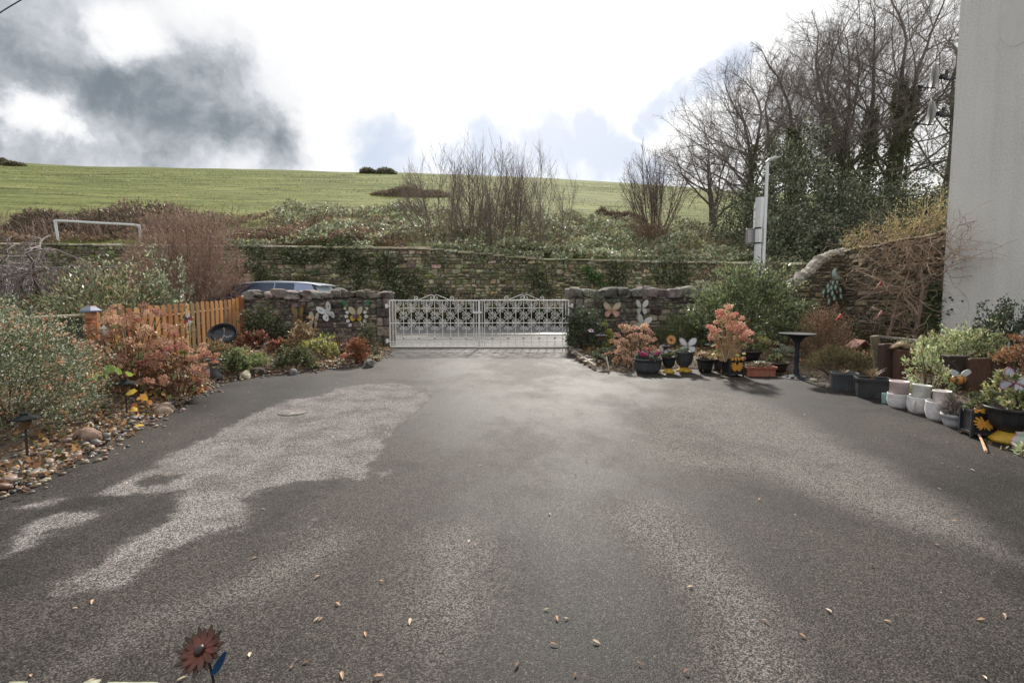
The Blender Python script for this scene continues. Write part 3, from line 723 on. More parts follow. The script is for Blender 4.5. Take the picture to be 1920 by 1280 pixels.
# ---------------------------------------------------------------- gates
def spiral(c, r, a0, turns, sgn, n=16):
    t = np.linspace(0, 1, n); rr = r * (1 - .78 * t); a = a0 + sgn * turns * 2 * math.pi * t
    return np.stack([c[0] + rr * np.cos(a), np.zeros(n), c[1] + rr * np.sin(a)], 1)
def cscroll(p, q, r):
    """two spirals joined by a straight back: p and q are their eyes"""
    p = np.array(p); q = np.array(q); d = (q - p) / np.linalg.norm(q - p); nn = np.array([-d[1], d[0]])
    a = math.atan2(nn[1], nn[0])
    s1 = spiral(p, r, a, 1.25, 1)[::-1]; s2 = spiral(q, r, a, 1.25, -1)
    return np.concatenate([s1, s2])
def gate(label, x0, x1, mirror, zb):
    t = thing('scroll_gate', label, 'gate', (x0, 11.5, 0)); L = x1 - x0
    u = L / 795.0; X = lambda p: (p - 155) * u if not mirror else L - (p - 155) * u
    Z = lambda q: zb + (630 - q) * u
    fr = MB(); r = .0105
    def bar(mb, a, b, rr=r): tube(mb, [a, b], rr, 6)
    for p in (155, 950): bar(fr, (X(p), 0, Z(632)), (X(p), 0, Z(218)), .014)
    for q in (220, 630): bar(fr, (X(155), 0, Z(q)), (X(950), 0, Z(q)), .013)
    fr.build('frame', M['white'], t)
    b = MB()
    for p in (182, 207, 907, 928): bar(b, (X(p), 0, Z(630)), (X(p), 0, Z(220)), .009)
    for q in (422, 590, 612): bar(b, (X(155), 0, Z(q)), (X(950), 0, Z(q)), .009)
    bar(b, (X(207), .0, Z(290)), (X(907), 0, Z(290)), .007); bar(b, (X(207), 0, Z(558)), (X(907), 0, Z(558)), .006)
    for k in range(5):
        m = 207 + 140 * k; bar(b, (X(m + 70), 0, Z(630)), (X(m + 70), 0, Z(220)), .008)
        if k: bar(b, (X(m), 0, Z(630)), (X(m), 0, Z(220)), .009)
    b.build('bars', M['white'], t)
    s = MB(); rs = 17 * u
    for k in range(5):
        c = 207 + 140 * k + 70
        for sg in (-1, 1):
            for (a, bq) in (((34, 243), (50, 265)), ((50, 312), (22, 337)), ((22, 374), (50, 400)), ((50, 442), (22, 466))):
                p = (X(c + sg * a[0]), Z(a[1])); q = (X(c + sg * bq[0]), Z(bq[1]))
                cs = cscroll(p, q, rs)
                # the back of the scroll faces the middle of its cell: flip when it would not
                tube(s, cs, .0062, 5, cap=False)
                tube(s, np.array([[2 * (p[0] + q[0]) / 2 - v[0], v[1], p[1] + q[1] - v[2]] for v in cs]), .0062, 5, cap=False) if False else None
    s.build('scrolls', M['white'], t)
    km = mat('chipped_paint', S(150, 146, 140), rough=.6, nscale=30, namt=.4)
    for k in range(5):
        k_ = MB(); c = (X(207 + 140 * k + 70), 0, Z(558)); lathe(k_, [(.008, -.022), (.026, -.012), (.03, 0), (.026, .012), (.008, .022)], 10, c); k_.build('collar', km, t)
        for q in (356, 290): k_ = MB(); lathe(k_, [(.006, -.014), (.016, 0), (.006, .014)], 8, (c[0], 0, Z(q))); k_.build('rosette', km, t)
    c = MB(); mid = 552 if not mirror else 552
    for sg in (-1, 1):
        eye = (mid + sg * 20, 195); out = (mid + sg * 158, 202)
        tube(c, spline([(X(mid + sg * 148), 0, Z(218)), (X(mid + sg * 120), 0, Z(207)), (X(mid + sg * 60), 0, Z(183)), (X(mid + sg * 30), 0, Z(171)), (X(mid + sg * 8), 0, Z(176)), (X(mid + sg * 2), 0, Z(195)), (X(mid + sg * 14), 0, Z(212)), (X(mid + sg * 30), 0, Z(205)), (X(mid + sg * 28), 0, Z(191)), (X(mid + sg * 18), 0, Z(192))], 4), .0085, 5)
        tube(c, spline([(X(mid + sg * 140), 0, Z(217)), (X(mid + sg * 165), 0, Z(216)), (X(mid + sg * 176), 0, Z(202)), (X(mid + sg * 168), 0, Z(187)), (X(mid + sg * 152), 0, Z(186)), (X(mid + sg * 144), 0, Z(198)), (X(mid + sg * 154), 0, Z(206)), (X(mid + sg * 162), 0, Z(199))], 4), .0085, 5)
    c.build('crest', M['white'], t)
    for q in (270, 585): h = MB(); box(h, (X(136), .02, Z(q)), (.085, .03, .03)); bevbox(h, (X(121), .06, Z(q)), (.03, .14, .10), .006); h.build('hinge', M['white'], t)
    return t
gl = P(731, 600, 11.5)[0]; gm = P(898.5, 600, 11.5)[0]; gr_ = P(1066, 600, 11.5)[0]
gA = gate('left leaf of the white wrought iron scroll gates hung on the left wall', gl, gm - .012, False, .055)
mb = MB(); box(mb, (gm - gl - .06, -.02, .86), (.16, .018, .04)); box(mb, (gm - gl + .03, -.02, .86), (.05, .03, .05))
mb.build('latch', M['white'], gA)
mb = MB(); tube(mb, [(gm - gl - .015, -.02, .02), (gm - gl - .015, -.02, .5)], .009, 6); mb.build('drop_bolt', M['white'], gA)
gate('right leaf of the white wrought iron scroll gates hung on the right wall', gm + .012, gr_, True, .06)

# ---------------------------------------------------------------- picket fence
def fence():
    t = thing('picket_fence', 'orange stained picket fence running from the stone wall along the left bed', 'fence', (-6.42, 0, 0))
    top = lambda y: float(np.interp(y, [6.6, 7.8, 11.5], [.98, 1.04, 1.20]))
    m = mat('orange_stained_wood', vc=True, rough=.6, nscale=5, namt=.25, stretch=(8, 8, 1), bump=.2, bscale=30)
    mb = MB(); y = 7.45
    while y < 11.35:
        h = top(y) + rng.normal(0, .008); w = .098; 
        o = [(-w / 2, .12), (w / 2, .12), (w / 2, h - .04), (w * .38, h - .012), (w * .18, h), (-w * .18, h), (-w * .38, h - .012), (-w / 2, h - .04)]
        plate(mb, o, 0, .018, pick([(3, S(212, 144, 78)), (2, S(196, 128, 66)), (1, S(222, 164, 100)), (1.3, S(160, 124, 76)), (.8, S(188, 110, 58))], 1, .08)[0], frame=lambda v, y=y: np.stack([.03 - v[:, 1], y + v[:, 0], v[:, 2]], 1))
        y += .16
    mb.build('pickets', m, t)
    mb = MB()
    for dz in (-.22, -.72): tube(mb, [(-.02, 7.4, top(7.4) + dz), (-.02, 11.4, top(11.4) + dz)], .032, 4, S(150, 92, 48))
    mb.build('rails', m, t)
    for y, hh, w in ((11.42, 1.25, .11), (7.35, 1.10, .10)):
        mb = MB(); bevbox(mb, (.02, y, hh / 2), (w, w, hh), .008, S(160, 90, 54)); mb.build('post', m, t)
fence()
def low_fence():
    t = thing('slatted_fence', 'low weathered green slatted fence beyond the orange pickets', 'fence', (-6.42, 0, 0))
    m = mat('weathered_wood', vc=True, rough=.85, nscale=6, namt=.3)
    mb = MB(); y = 4.6
    while y < 7.25:
        bevbox(mb, (0, y, .5), (.02, .10, .86), .005, pick([(1, S(92, 92, 70)), (1, S(112, 106, 84)), (.6, S(78, 84, 62))], 1, .1)[0]); y += .135
    mb.build('slats', m, t)
    mb = MB(); bevbox(mb, (0, 5.93, .965), (.09, 2.75, .035), .006, S(158, 146, 122)); bevbox(mb, (-.03, 5.93, .3), (.04, 2.75, .07), .006, S(110, 104, 84)); mb.build('rails', m, t)
low_fence()
# ================================================================ STREET
def car(label, loc, colr):
    t = thing('parked_car', label, 'car', loc)
    body = mat('car_paint', colr, rough=.22, metal=.5, coat=.7)
    glass = mat('car_glass', S(44, 66, 100), rough=.08, spec=.6)  # blue of the reflected sky is put into the glass colour
    dark = mat('car_trim', S(26, 27, 30), rough=.5); tyre = mat('tyre_rubber', S(28, 28, 29), rough=.85)
    # rear at +x (x=2.2), nose at -2.2; stations of the side outline (x, sill, waist, half width)
    st = [(-2.2, .38, .72, .62), (-2.05, .26, .80, .78), (-1.5, .22, .90, .88), (-.9, .2, .98, .90), (0, .2, 1.02, .91), (1.2, .2, 1.05, .91), (1.85, .24, 1.06, .88), (2.12, .34, 1.02, .80), (2.2, .46, .92, .70)]
    mb = MB(); ring = []
    for x, a, b, w in st:
        h = b - a; ring.append([(x, -w * .86, a), (x, -w * .98, a + h * .2), (x, -w, a + h * .55), (x, -w * .95, b - .03), (x, -w * .86, b), (x, w * .86, b), (x, w * .95, b - .03), (x, w, a + h * .55), (x, w * .98, a + h * .2), (x, w * .86, a)])
    v = np.array(ring).reshape(-1, 3); n = 10; f = []
    for i in range(len(st) - 1):
        for j in range(n): f.append([i * n + j, (i + 1) * n + j, (i + 1) * n + (j + 1) % n, i * n + (j + 1) % n])
    f += [list(range(n)), list(range((len(st) - 1) * n, len(st) * n))[::-1]]
    mb.add(v, f); mb.build('body', body, t, smooth=True)
    # glasshouse: lower line at the waist, upper line at the roof
    lo = [(-1.15, .99), (-.35, 1.02), (.75, 1.05), (1.3, 1.06), (2.02, 1.05)]
    up = [(-.35, 1.50), (0, 1.56), (.75, 1.59), (1.3, 1.57), (1.72, 1.52)]
    def side(sg):
        mb = MB()
        for (i, a, b) in ((0, .04, .96), (1, .04, .97), (2, .05, .94)):
            (xa, za), (xb, zb_) = lo[i], lo[i + 1]; (xc, zc), (xd, zd) = up[i], up[i + 1]
            def bl(s, q): 
                l = np.array([xa + (xb - xa) * s, sg * .855, za + (zb_ - za) * s]); u_ = np.array([xc + (xd - xc) * s, sg * .665, zc + (zd - zc) * s + .01]); return l + (u_ - l) * q
            pts = [bl(a, .02), bl(b, .02), bl(b, .95), bl(a, .95)]; o = np.array([0, sg * .006, 0])
            mb.add([p + o for p in pts], [[0, 1, 2, 3] if sg < 0 else [3, 2, 1, 0]])
        return mb
    cab = MB(); v = []
    for (x, z) in lo: v += [(x, -.85, z - .01), (x, .85, z - .01)]
    for (x, z) in up: v += [(x, -.655, z), (x, .655, z)]
    v = np.array(v); f = []
    for i in range(4):
        a, b = 2 * i, 2 * i + 2; c, d = 10 + 2 * i, 10 + 2 * i + 2
        f += [[a, b, d, c], [b + 1, a + 1, c + 1, d + 1]]
    f += [[0, 10, 11, 1], [8, 9, 19, 18]]
    cab.add(v, f); cab.build('pillars', body, t)
    side(-1).build('side_window', glass, t); side(1).build('side_window', glass, t)
    mb = MB(); mb.add([(-1.13, -.74, 1.01), (-1.13, .74, 1.01), (-.37, .58, 1.475), (-.37, -.58, 1.475)], [[0, 3, 2, 1]]); mb.V[-1][:, 0] -= .012; mb.build('windscreen', glass, t)
    mb = MB(); mb.add([(1.985, -.70, 1.12), (1.985, .70, 1.12), (1.765, .58, 1.48), (1.765, -.58, 1.48)], [[0, 1, 2, 3]]); mb.V[-1][:, 0] += .014; mb.build('rear_window', mat('rear_glass', S(196, 204, 206), rough=.1, spec=.9, metal=.3), t)
    mb = MB(); rows = [(-.40, 1.495), (-.2, 1.54), (0, 1.575), (.4, 1.605), (.75, 1.612), (1.3, 1.595), (1.75, 1.55), (1.95, 1.50)]
    v = []
    for x, z in rows: v += [(x, -.67, z - .012), (x, -.60, z + .004), (x, 0, z + .02), (x, .60, z + .004), (x, .67, z - .012)]
    f = [[i * 5 + j, (i + 1) * 5 + j, (i + 1) * 5 + j + 1, i * 5 + j + 1] for i in range(len(rows) - 1) for j in range(4)]
    f += [[(len(rows) - 1) * 5 + k for k in range(5)]]
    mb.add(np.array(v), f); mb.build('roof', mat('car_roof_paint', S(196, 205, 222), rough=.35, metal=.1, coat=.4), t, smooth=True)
    mb = MB(); tube(mb, [(1.2, .0, 1.60), (1.36, 0, 1.66)], [.02, .006], 6); mb.build('aerial', dark, t)
    for sg in (-1, 1):
        mb = MB(); bevbox(mb, (2.13, sg * .66, .86), (.10, .2, .24), .02, S(150, 20, 20)); mb.build('tail_light', M['paint'], t)
        mb = MB(); bevbox(mb, (-2.08, sg * .6, .66), (.16, .26, .12), .02, S(220, 225, 230)); mb.build('headlight', M['paint'], t)
        for x in (-1.35, 1.32):
            mb = MB(); v0 = MB(); lathe(mb, [(.16, -.10), (.30, -.10), (.325, -.06), (.325, .06), (.30, .10), (.16, .10), (.16, -.10)], 24)
            w = mb.build('wheel', tyre, t, smooth=False); w.rotation_euler = (R(90), 0, 0); w.location = (x, sg * .82, .325)
            mb = MB(); lathe(mb, [(.02, .07), (.16, .09), (.165, 0), (.02, -.01)], 18); rm = mb.build('rim', M['metal'], w); 
            if sg > 0: rm.rotation_euler = (R(180), 0, 0)
    mb = MB(); bevbox(mb, (2.2, 0, .45), (.06, 1.5, .22), .02); mb.build('bumper', dark, t); mb = MB(); bevbox(mb, (-2.19, 0, .4), (.06, 1.4, .2), .02); mb.build('bumper', dark, t)
    return t
car('silver-blue hatchback parked behind the left stone wall, its roof and rear window showing', (-7.02, 13.5, .03), S(132, 148, 184))
car('pale car parked further along the road behind the bare twisting shrub', (-15.9, 13.6, .03), S(190, 196, 204))

def bus_stop():
    b = P(1418, 512, 13.2); t = thing('bus_stop_sign', 'white bus stop post with a tall information flag and grey timetable case', 'bus stop', (b[0], 13.2, 0), R(0))
    zt = P(1426, 372, 13.2)[2]; zb = P(1420, 430, 13.2)[2]
    m = M['metal']
    mb = MB(); tube(mb, [(0, 0, 0), (0.02, 0, zb)], .085, 14); mb.build('post', m, t)
    mb = MB(); tube(mb, [(.02, 0, zb), (.035, 0, zt + .02)], [.088, .11], 14); mb.build('flag_edge', m, t)
    fl = MB(); a = np.array([-.03, .06]); e = np.array([.10, .46]); 
    def fp(s, z, o=0): p = a + (e - a) * s; return (p[0] - o * .93, p[1] + o * .37, z)
    zl = zb + .04; v = [fp(0, zl), fp(1, zl), fp(1, zt - .11), fp(0, zt)] + [(x + .05, y - .015, z) for x, y, z in [fp(0, zl), fp(1, zl), fp(1, zt - .11), fp(0, zt)]]
    fl.add(v, [[0, 3, 2, 1], [4, 5, 6, 7], [0, 1, 5, 4], [1, 2, 6, 5], [2, 3, 7, 6], [3, 0, 4, 7]]); f = fl.build('flag_panel', mat('flag_enamel', S(214, 214, 214), rough=.35), t)
    h = zt - zl
    mk = MB()
    for (s0, s1, z0, z1, c) in ((.12, .9, .755, .775, S(40, 42, 48)), (.1, .2, .69, .73, S(30, 32, 38)), (.22, .34, .69, .735, S(30, 32, 38)), (.36, .5, .69, .735, S(30, 32, 38)), (.53, .66, .69, .735, S(30, 32, 38)), (.70, .84, .69, .73, S(30, 32, 38)),
                             (.12, .24, .36, .41, S(150, 50, 55)), (.3, .42, .36, .41, S(120, 45, 55)), (.48, .6, .36, .41, S(90, 45, 60)), (.66, .78, .38, .42, S(120, 60, 70)), (.1, .82, .225, .24, S(60, 62, 66)), (.15, .3, .10, .14, S(150, 130, 60)), (.4, .55, .10, .14, S(160, 140, 90)), (.62, .8, .54, .57, S(170, 172, 176)), (.12, .4, .52, .55, S(150, 155, 160)), (.3, .75, .88, .91, S(170, 175, 182))):
        mk.add([fp(s0, zl + h * z0 - .05 * s0, .004), fp(s1, zl + h * z0 - .05 * s1, .004), fp(s1, zl + h * z1 - .05 * s1, .004), fp(s0, zl + h * z1 - .05 * s0, .004)], [[0, 3, 2, 1]], c)
    mk.build('lettering', M['paint'], f)
    mb = MB(); c1 = P(1419, 442, 13.2); bevbox(mb, (-.01, .13, c1[2]), (.48, .06, .42), .012, S(132, 130, 134)); k = mb.build('timetable_case', mat('case_grey', vc=True, rough=.5), t)
    mb = MB(); bevbox(mb, (-.01, .095, c1[2]), (.42, .012, .34), .004, S(150, 148, 152)); mb.build('case_window', mat('case_glass', vc=True, rough=.2), k)
    mb = MB()
    for z in (c1[2] - .2, c1[2] + .2): tube(mb, [(.01, 0, z - .02), (.01, 0, z + .02)], .094, 14)
    mb.build('clamp', M['iron'], t)
bus_stop()

def street_lamp():
    b = P(1429, 540, 20); tp = P(1439, 305, 20); t = thing('street_lamp', 'slim galvanised street lamp with a flat head in front of the dark evergreens', 'street lamp', (b[0], 20, 0))
    dx = tp[0] - b[0]
    mb = MB(); tube(mb, [(0, 0, 0), (0, 0, 1.2)], .10, 12); tube(mb, [(0, 0, 1.2), (dx, 0, tp[2])], [.075, .062], 12); mb.build('column', M['metal'], t)
    hd = mb = MB(); z = tp[2]
    tube(mb, [(dx - .06, 0, z - .02), (dx + .06, -.05, z + .09), (dx + .25, -.12, z + .18), (dx + .42, -.18, z + .205)], [.05, .09, .08, .02], 10); mb.V[-1][:, 2] = z + .09 + (mb.V[-1][:, 2] - z - .09) * .8
    mb.build('lamp_head', mat('lamp_head_paint', S(176, 180, 176), rough=.4), t)
street_lamp()
def railing():
    a = P(103, 414, 22.5); b = P(262, 422, 22.5); t = thing('tubular_railing', 'white tubular steel barrier on top of the retaining wall at the left', 'railing', (a[0], 22.5, 0))
    z0 = FZ(a[0]) - .1; L = b[0] - a[0]
    mb = MB(); tube(mb, spline([(.14, 0, z0), (.03, 0, a[2] - .28), (.02, 0, a[2] - .08), (.14, 0, a[2]), (L * .5, 0, (a[2] + b[2]) / 2), (L - .2, 0, b[2]), (L - .03, 0, b[2] - .1), (L, 0, b[2] - .3), (L, 0, z0)], 5), .055, 8)
    mb.build('tube', M['metal'], t)
    mb = MB(); 
    for x in (.14, L): tube(mb, [(x, 0, z0), (x, 0, z0 + .12)], .09, 8)
    mb.build('foot_plate', M['metal'], t)
railing()
def cable():
    a = P(-60, 62, 16); b = P(45, -3, 16); c = P(180, -75, 16)
    o = MB(); tube(o, spline([a + (a - b) * 3, a, b, c, c + (c - b) * 4], 3), .018, 6, S(40, 42, 46))
    tag(o.build('overhead_cable', M['black']), 'thin dark overhead cable crossing the top left corner of the sky', 'cable')
cable()

# ================================================================ VEGETATION ON THE BANK
def scatter_bank(name, n, pxr, yr, pal, size, hmax, seed, kind='stuff', keep=None, matn='leaf'):
    """leaf mounds over the bank"""
    vn = VN(seed); y = 22.2 + (yr - 22.2) * rng.uniform(0, 1, n) ** 1.0
    px = rng.uniform(*pxr, n); x = (px - 960) / FPX * y
    dens = vn.f(x * .35, y * .35, 4)
    if keep: k = keep(px, x, y, dens); x, y, px, dens = x[k], y[k], px[k], dens[k]
    m = len(x); mound = np.clip(.55 + 1.1 * vn.f(x * .55 + 40, y * .55, 3), .08, 1.3)
    z = T(x, y) + hmax * mound * rng.uniform(.25, 1, m) ** .5
    d = np.stack([rng.normal(0, .8, m), rng.normal(-.35, .6, m), rng.normal(.35, .5, m)], 1)
    p = np.stack([x, y, z], 1); mb = MB()
    tone = (1 + .45 * np.clip(vn.f(x * .8 + 9, y * .8, 3), -1, 1))[:, None]
    leaves(mb, p, d, rng.uniform(*size, m), np.clip(pick(pal, m) * tone, .004, 1), asp=.62)
    return tag(mb.build(name, M[matn]), kind=kind)
BRAM = [(3, S(122, 130, 98)), (2, S(144, 150, 120)), (2, S(100, 108, 74)), (1.2, S(178, 182, 164)), (.8, S(128, 104, 82)), (.8, S(152, 150, 90))]  # the whitish entry paints gloss highlights on the leaves
BROWN = [(3, S(124, 96, 82)), (2, S(140, 112, 92)), (1, S(100, 84, 64)), (1.2, S(110, 112, 72)), (.6, S(160, 130, 108))]
yl = lambda px: np.interp(px, [400, 560, 780, 1000, 1180, 1300, 1400], [28, 30, 31, 33, 33, 30, 27])
scatter_bank('bramble_scrub', 90000, (520, 1520), 36, BRAM, (.10, .22), 1.0, 11, keep=lambda px, x, y, d: (y < yl(px) + 2 + 3 * d) & (rng.uniform(0, 1, len(px)) < .55 + 1.0 * d))
scatter_bank('dead_bracken', 24000, (-60, 760), 30, BROWN, (.08, .20), .7, 12, keep=lambda px, x, y, d: (y < np.interp(px, [-60, 100, 250, 420, 600, 760], [24, 25, 28, 31, 30, 27]) + 2.5 * d) & (d > -.35))
# woody stalks that stand above the mounds
def stalks(name, n, pxr, yr, h, col, seed):
    mb = MB(); vn = VN(seed)
    for _ in range(n):
        px = rng.uniform(*pxr); y = rng.uniform(22.4, yr); x = (px - 960) / FPX * y
        if vn.f(x * .4, y * .4, 3) < -.1: continue
        z = float(T(x, y)); hh = rng.uniform(.4, 1) * h; a = rng.normal(0, .5); b = rng.normal(0, .3)
        tube(mb, spline([(x, y, z), (x + a * hh * .4, y + b * hh * .4, z + hh * .75), (x + a * hh * 1.0, y + b * hh, z + hh * rng.uniform(.7, 1.1))], 3), [.011, .011, .010, .009, .008, .007, .006], 3, np.array(col) * rng.uniform(.7, 1.3), cap=False)
    return tag(mb.build(name, M['wood']), kind='stuff')
stalks('bramble_canes', 1500, (420, 1400), 31, 1.25, S(140, 118, 100), 13)
stalks('bracken_stalks', 1400, (-40, 520), 27.5, 1.2, S(138, 112, 98), 14)

def twig_bush(name, label, base, w, h, nst, spec, col, tip, rad=.02, cat='shrub', group=None, dep=None, lean=.5, leafpal=None, leafn=0, leafsz=.06, leafmat='leaf', hl=(.5, .72), env=None, bs=.12):
    t = thing(name, label, cat, base, group=group); mb = MB(); st = []
    for _ in range(nst):
        a = rng.uniform(0, 6.28); q = rng.uniform(0, 1) ** .6; dx = math.cos(a) * q; dy = math.sin(a) * q
        st.append(((dx * w * bs, dy * (dep or w) * bs, -.05), (dx * lean * w / h, dy * lean * (dep or w) / h, 1), h * rng.uniform(*hl), rad * rng.uniform(.6, 1.1)))
    tips = grow(mb, st, spec, col, tip, env=None if env is None else (np.array([0, 0, h * env[0]]), np.array([w * env[1], (dep or w) * env[1], h * env[2]]))); mb.build('branches', M['wood'], t)
    if leafpal:
        tp = np.array([p for p, d in tips]); k = rng.choice(len(tp), leafn); m = MB()
        leaves(m, tp[k] + rng.normal(0, .06, (leafn, 3)), rng.normal(0, 1, (leafn, 3)) + [0, 0, .3], rng.uniform(.6, 1.3, leafn) * leafsz, pick(leafpal, leafn)); m.build('leaves', M[leafmat], t)
    return t
TW3 = [dict(seg=5, n=(5, 8), wander=.07, up=.06, sides=4, ang=(.3, .7), len=(.3, .55), rr=.6, taper=.4, **{'from': .25}),
       dict(seg=4, n=(4, 6), wander=.12, up=.10, sides=3, ang=(.35, .8), len=(.35, .6), rr=.65, taper=.5),
       dict(seg=3, n=2, wander=.12, up=.08, sides=3, taper=.5)]
TW4 = TW3[:2] + [dict(seg=3, n=(3, 4), wander=.15, up=.06, sides=3, ang=(.4, .9), len=(.4, .7), rr=.7, taper=.6), dict(seg=2, n=2, wander=.2, up=.05, sides=3, taper=.6)]
# the clump of bare young trees above the wall: one multi-stemmed thing each
BT = S(116, 102, 93); BTT = S(134, 119, 110)
UP3 = [dict(seg=7, n=(14, 18), lead=False, wander=.06, up=.04, sides=5, ang=(.4, .85), len=(.24, .46), rr=.55, taper=.3, **{'from': .35}),
       dict(seg=4, n=(6, 8), wander=.10, up=.12, sides=3, ang=(.4, .85), len=(.3, .5), rr=.75, taper=.6, **{'from': .15}),
       dict(seg=3, n=2, wander=.08, up=.14, sides=3, taper=.8)]
def sapling(px, top, Y, w, nst, label, r=.04, base_py=470):
    x = P(px, base_py, Y)[0]; z = float(T(x, Y)); h = P(px, top, Y)[2] - z
    twig_bush('bare_sapling', label, (x, Y, z), w * 1.15, h, int(nst * 2.1), UP3, BT, BTT, r * .95, 'tree', 'bare saplings above the retaining wall', lean=1.25, hl=(.66, .94), env=(.42, .66, .62), bs=.30)
sapling(836, 255, 23.2, 2.8, 6, 'leftmost bare sapling of the clump above the wall, stems fanning left')
sapling(893, 238, 23.6, 1.7, 4, 'tallest bare multi-stemmed sapling in the middle of the clump above the wall')
sapling(930, 258, 23.3, 1.8, 4, 'bare sapling with upright stems right of the tallest one in the clump')
sapling(968, 262, 23.8, 1.5, 4, 'slender bare sapling in the right half of the clump above the wall')
sapling(1010, 258, 23.2, 1.3, 2, 'single forked bare sapling near the right end of the clump above the wall', .035)
sapling(1035, 282, 23.6, 1.7, 3, 'rightmost and lowest bare sapling of the clump above the wall', .032)
x = P(960, 470, 22.9)[0]
twig_bush('brushwood', 'tangle of dark dead twigs at the foot of the bare saplings', (x + .8, 22.9, float(T(x, 22.9))), 4.4, 1.5, 26, TW3, S(92, 76, 66), S(110, 92, 82), .014, lean=.8, dep=1.2)
x = P(860, 400, 25.5)[0]
twig_bush('bare_bush', 'brown bare bush behind the left saplings on the bank', (x, 25.5, float(T(x, 25.5))), 3.4, 2.1, 24, TW3, S(118, 94, 84), S(140, 116, 106), .014, lean=.8)
# thin pale sapling in front of the wall
b = P(868, 575, 20.9); twig_bush('young_sapling', 'thin pinkish young sapling growing at the foot of the retaining wall beyond the gates', (b[0], 20.9, 0), 1.5, 1.9, 6, [dict(seg=4, n=2, wander=.06, up=.02, sides=4, taper=.5), dict(seg=3, n=1, wander=.1, sides=3)], S(150, 118, 104), S(160, 128, 112), .022, 'tree', lean=.7)

# bare bush and small tree left of the wood
x = P(1228, 400, 29)[0]; z = float(T(x, 29))
twig_bush('bare_bush', 'tall rounded bare bush on the bank at the left edge of the wood', (x, 29, z - .2), 3.8, P(1228, 258, 29)[2] - z, 24, TW4, S(104, 88, 80), S(120, 104, 98), .042, lean=.95, hl=(.55, .8), env=(.42, .58, .58))
x = P(1215, 410, 27)[0]
twig_bush('brown_bush', 'low brown thicket at the foot of the tall bare bush', (x, 27, float(T(x, 27))), 2.4, 1.7, 22, TW3, S(112, 88, 72), S(132, 106, 88), .014, lean=.8, leafpal=BROWN, leafn=900, leafsz=.10)

TREE = [None,
        dict(seg=6, n=(5, 7), wander=.14, up=.035, sides=5, ang=(.45, .95), len=(.36, .56), rr=.55, taper=.35, **{'from': .22}),
        dict(seg=4, n=(5, 6), wander=.18, up=.05, sides=4, ang=(.45, .95), len=(.40, .6), rr=.6, taper=.45, **{'from': .18}),
        dict(seg=3, n=(4, 5), wander=.2, up=.05, sides=3, ang=(.45, 1.0), len=(.42, .62), rr=.7, taper=.65, **{'from': .15}),
        dict(seg=3, n=(2, 3), wander=.22, up=.05, sides=3, ang=(.4, .9), len=(.45, .65), rr=.8, taper=.75, **{'from': .2}),
        dict(seg=2, n=2, wander=.22, up=.04, sides=3, taper=.8)]
def big_tree(px, base_py, Y, top, r, label, ivy=0, spec=TREE, lean=(0, 0), trunk=.62, forks=1, spread=1.0):
    x = P(px, base_py, Y)[0]; z = float(T(x, Y)); h = P(px, top, Y)[2] - z
    t = thing('bare_tree', label, 'tree', (x, Y, z - .2), group='bare trees in the wood'); mb = MB(); tr = MB()
    base_dirs = [(lean[0] + rng.normal(0, .05) + (.28 * (k - (forks - 1) / 2)), lean[1] + rng.normal(0, .08), 1) for k in range(forks)]
    # trunks first, so that trunk and crown are parts of their own
    paths = []
    for d in base_dirs:
        p = np.array([0, 0, 0.0]); d = norm(np.array(d)); L = h * trunk; pts = [p]
        for i in range(7):
            d = norm(d + rng.normal(0, .05, 3) + [0, 0, .05]); pts.append(pts[-1] + d * L / 7)
        pts = np.array(pts); rr = np.linspace(r * 1.15, r * .35, 8); rr[0] = r * 1.5
        tube(tr, pts, rr, 9, S(98, 88, 80), cap=False); paths.append((pts, rr))
        st = []
        for j in range(9):
            q = .26 + .74 * (j + rng.uniform(0, .8)) / 9; i = min(int(q * 7), 6); fr = q * 7 - i; pp = pts[i] * (1 - fr) + pts[i + 1] * fr; td = norm(pts[i + 1] - pts[i])
            a = rng.uniform(.65, 1.15) * (1.1 - .35 * q); az = norm(np.cross(td, rng.normal(0, 1, 3) * [.5, 1, .5])); st.append((pp, td * math.cos(a) + az * math.sin(a), spread * h * rng.uniform(.34, .50) * (1.15 - .35 * q), rr[i] * .33))
        st.append((pts[-1], d, h * .30, rr[-1]))
        hc = pts[-1] * [.6, .6, 0] + [0, 0, h * .60]; grow(mb, st, spec[1:], S(112, 102, 96), S(128, 116, 111), env=(hc, np.array([.40 * h * spread, .40 * h * spread, h * .41])))
    tr.build('trunk', M['wood'], t); mb.build('crown', M['wood'], t)
    if ivy:
        m = MB()
        for pts, rr in paths:
            n = int(ivy * 1.6) // len(paths); q = rng.uniform(0, 1, n) ** .8 * .92; i = np.minimum((q * 7).astype(int), 6); fr = (q * 7 - i)[:, None]
            c = pts[i] * (1 - fr) + pts[i + 1] * fr; a = rng.uniform(0, 6.28, n); o = np.stack([np.cos(a), np.sin(a), rng.normal(0, .2, n)], 1)
            rad = (rr[i] + .04 + .34 * rng.uniform(0, 1, n) ** 1.4 * (1 - .55 * q))[:, None]
            leaves(m, c + o * rad, o + rng.normal(0, .6, (n, 3)), rng.uniform(.10, .2, n), pick([(3, S(84, 96, 54)), (2, S(106, 114, 68)), (1, S(64, 74, 44)), (1, S(132, 134, 92))], n), asp=.7)
        m.build('ivy', M['gloss'], t)
big_tree(1338, 405, 30, 222, .26, 'small dark bare tree standing apart at the left of the wood', 0, trunk=.5, spread=1.25)
big_tree(1405, 400, 32, 100, .24, 'bare tree with a rounded crown behind the street lamp', 900, lean=(-.06, 0), forks=2, trunk=.55, spread=1.15)
big_tree(1492, 400, 30, 60, .26, 'bare tree with an ivy-clad column of a trunk right of the street lamp', 3200, lean=(.0, 0))
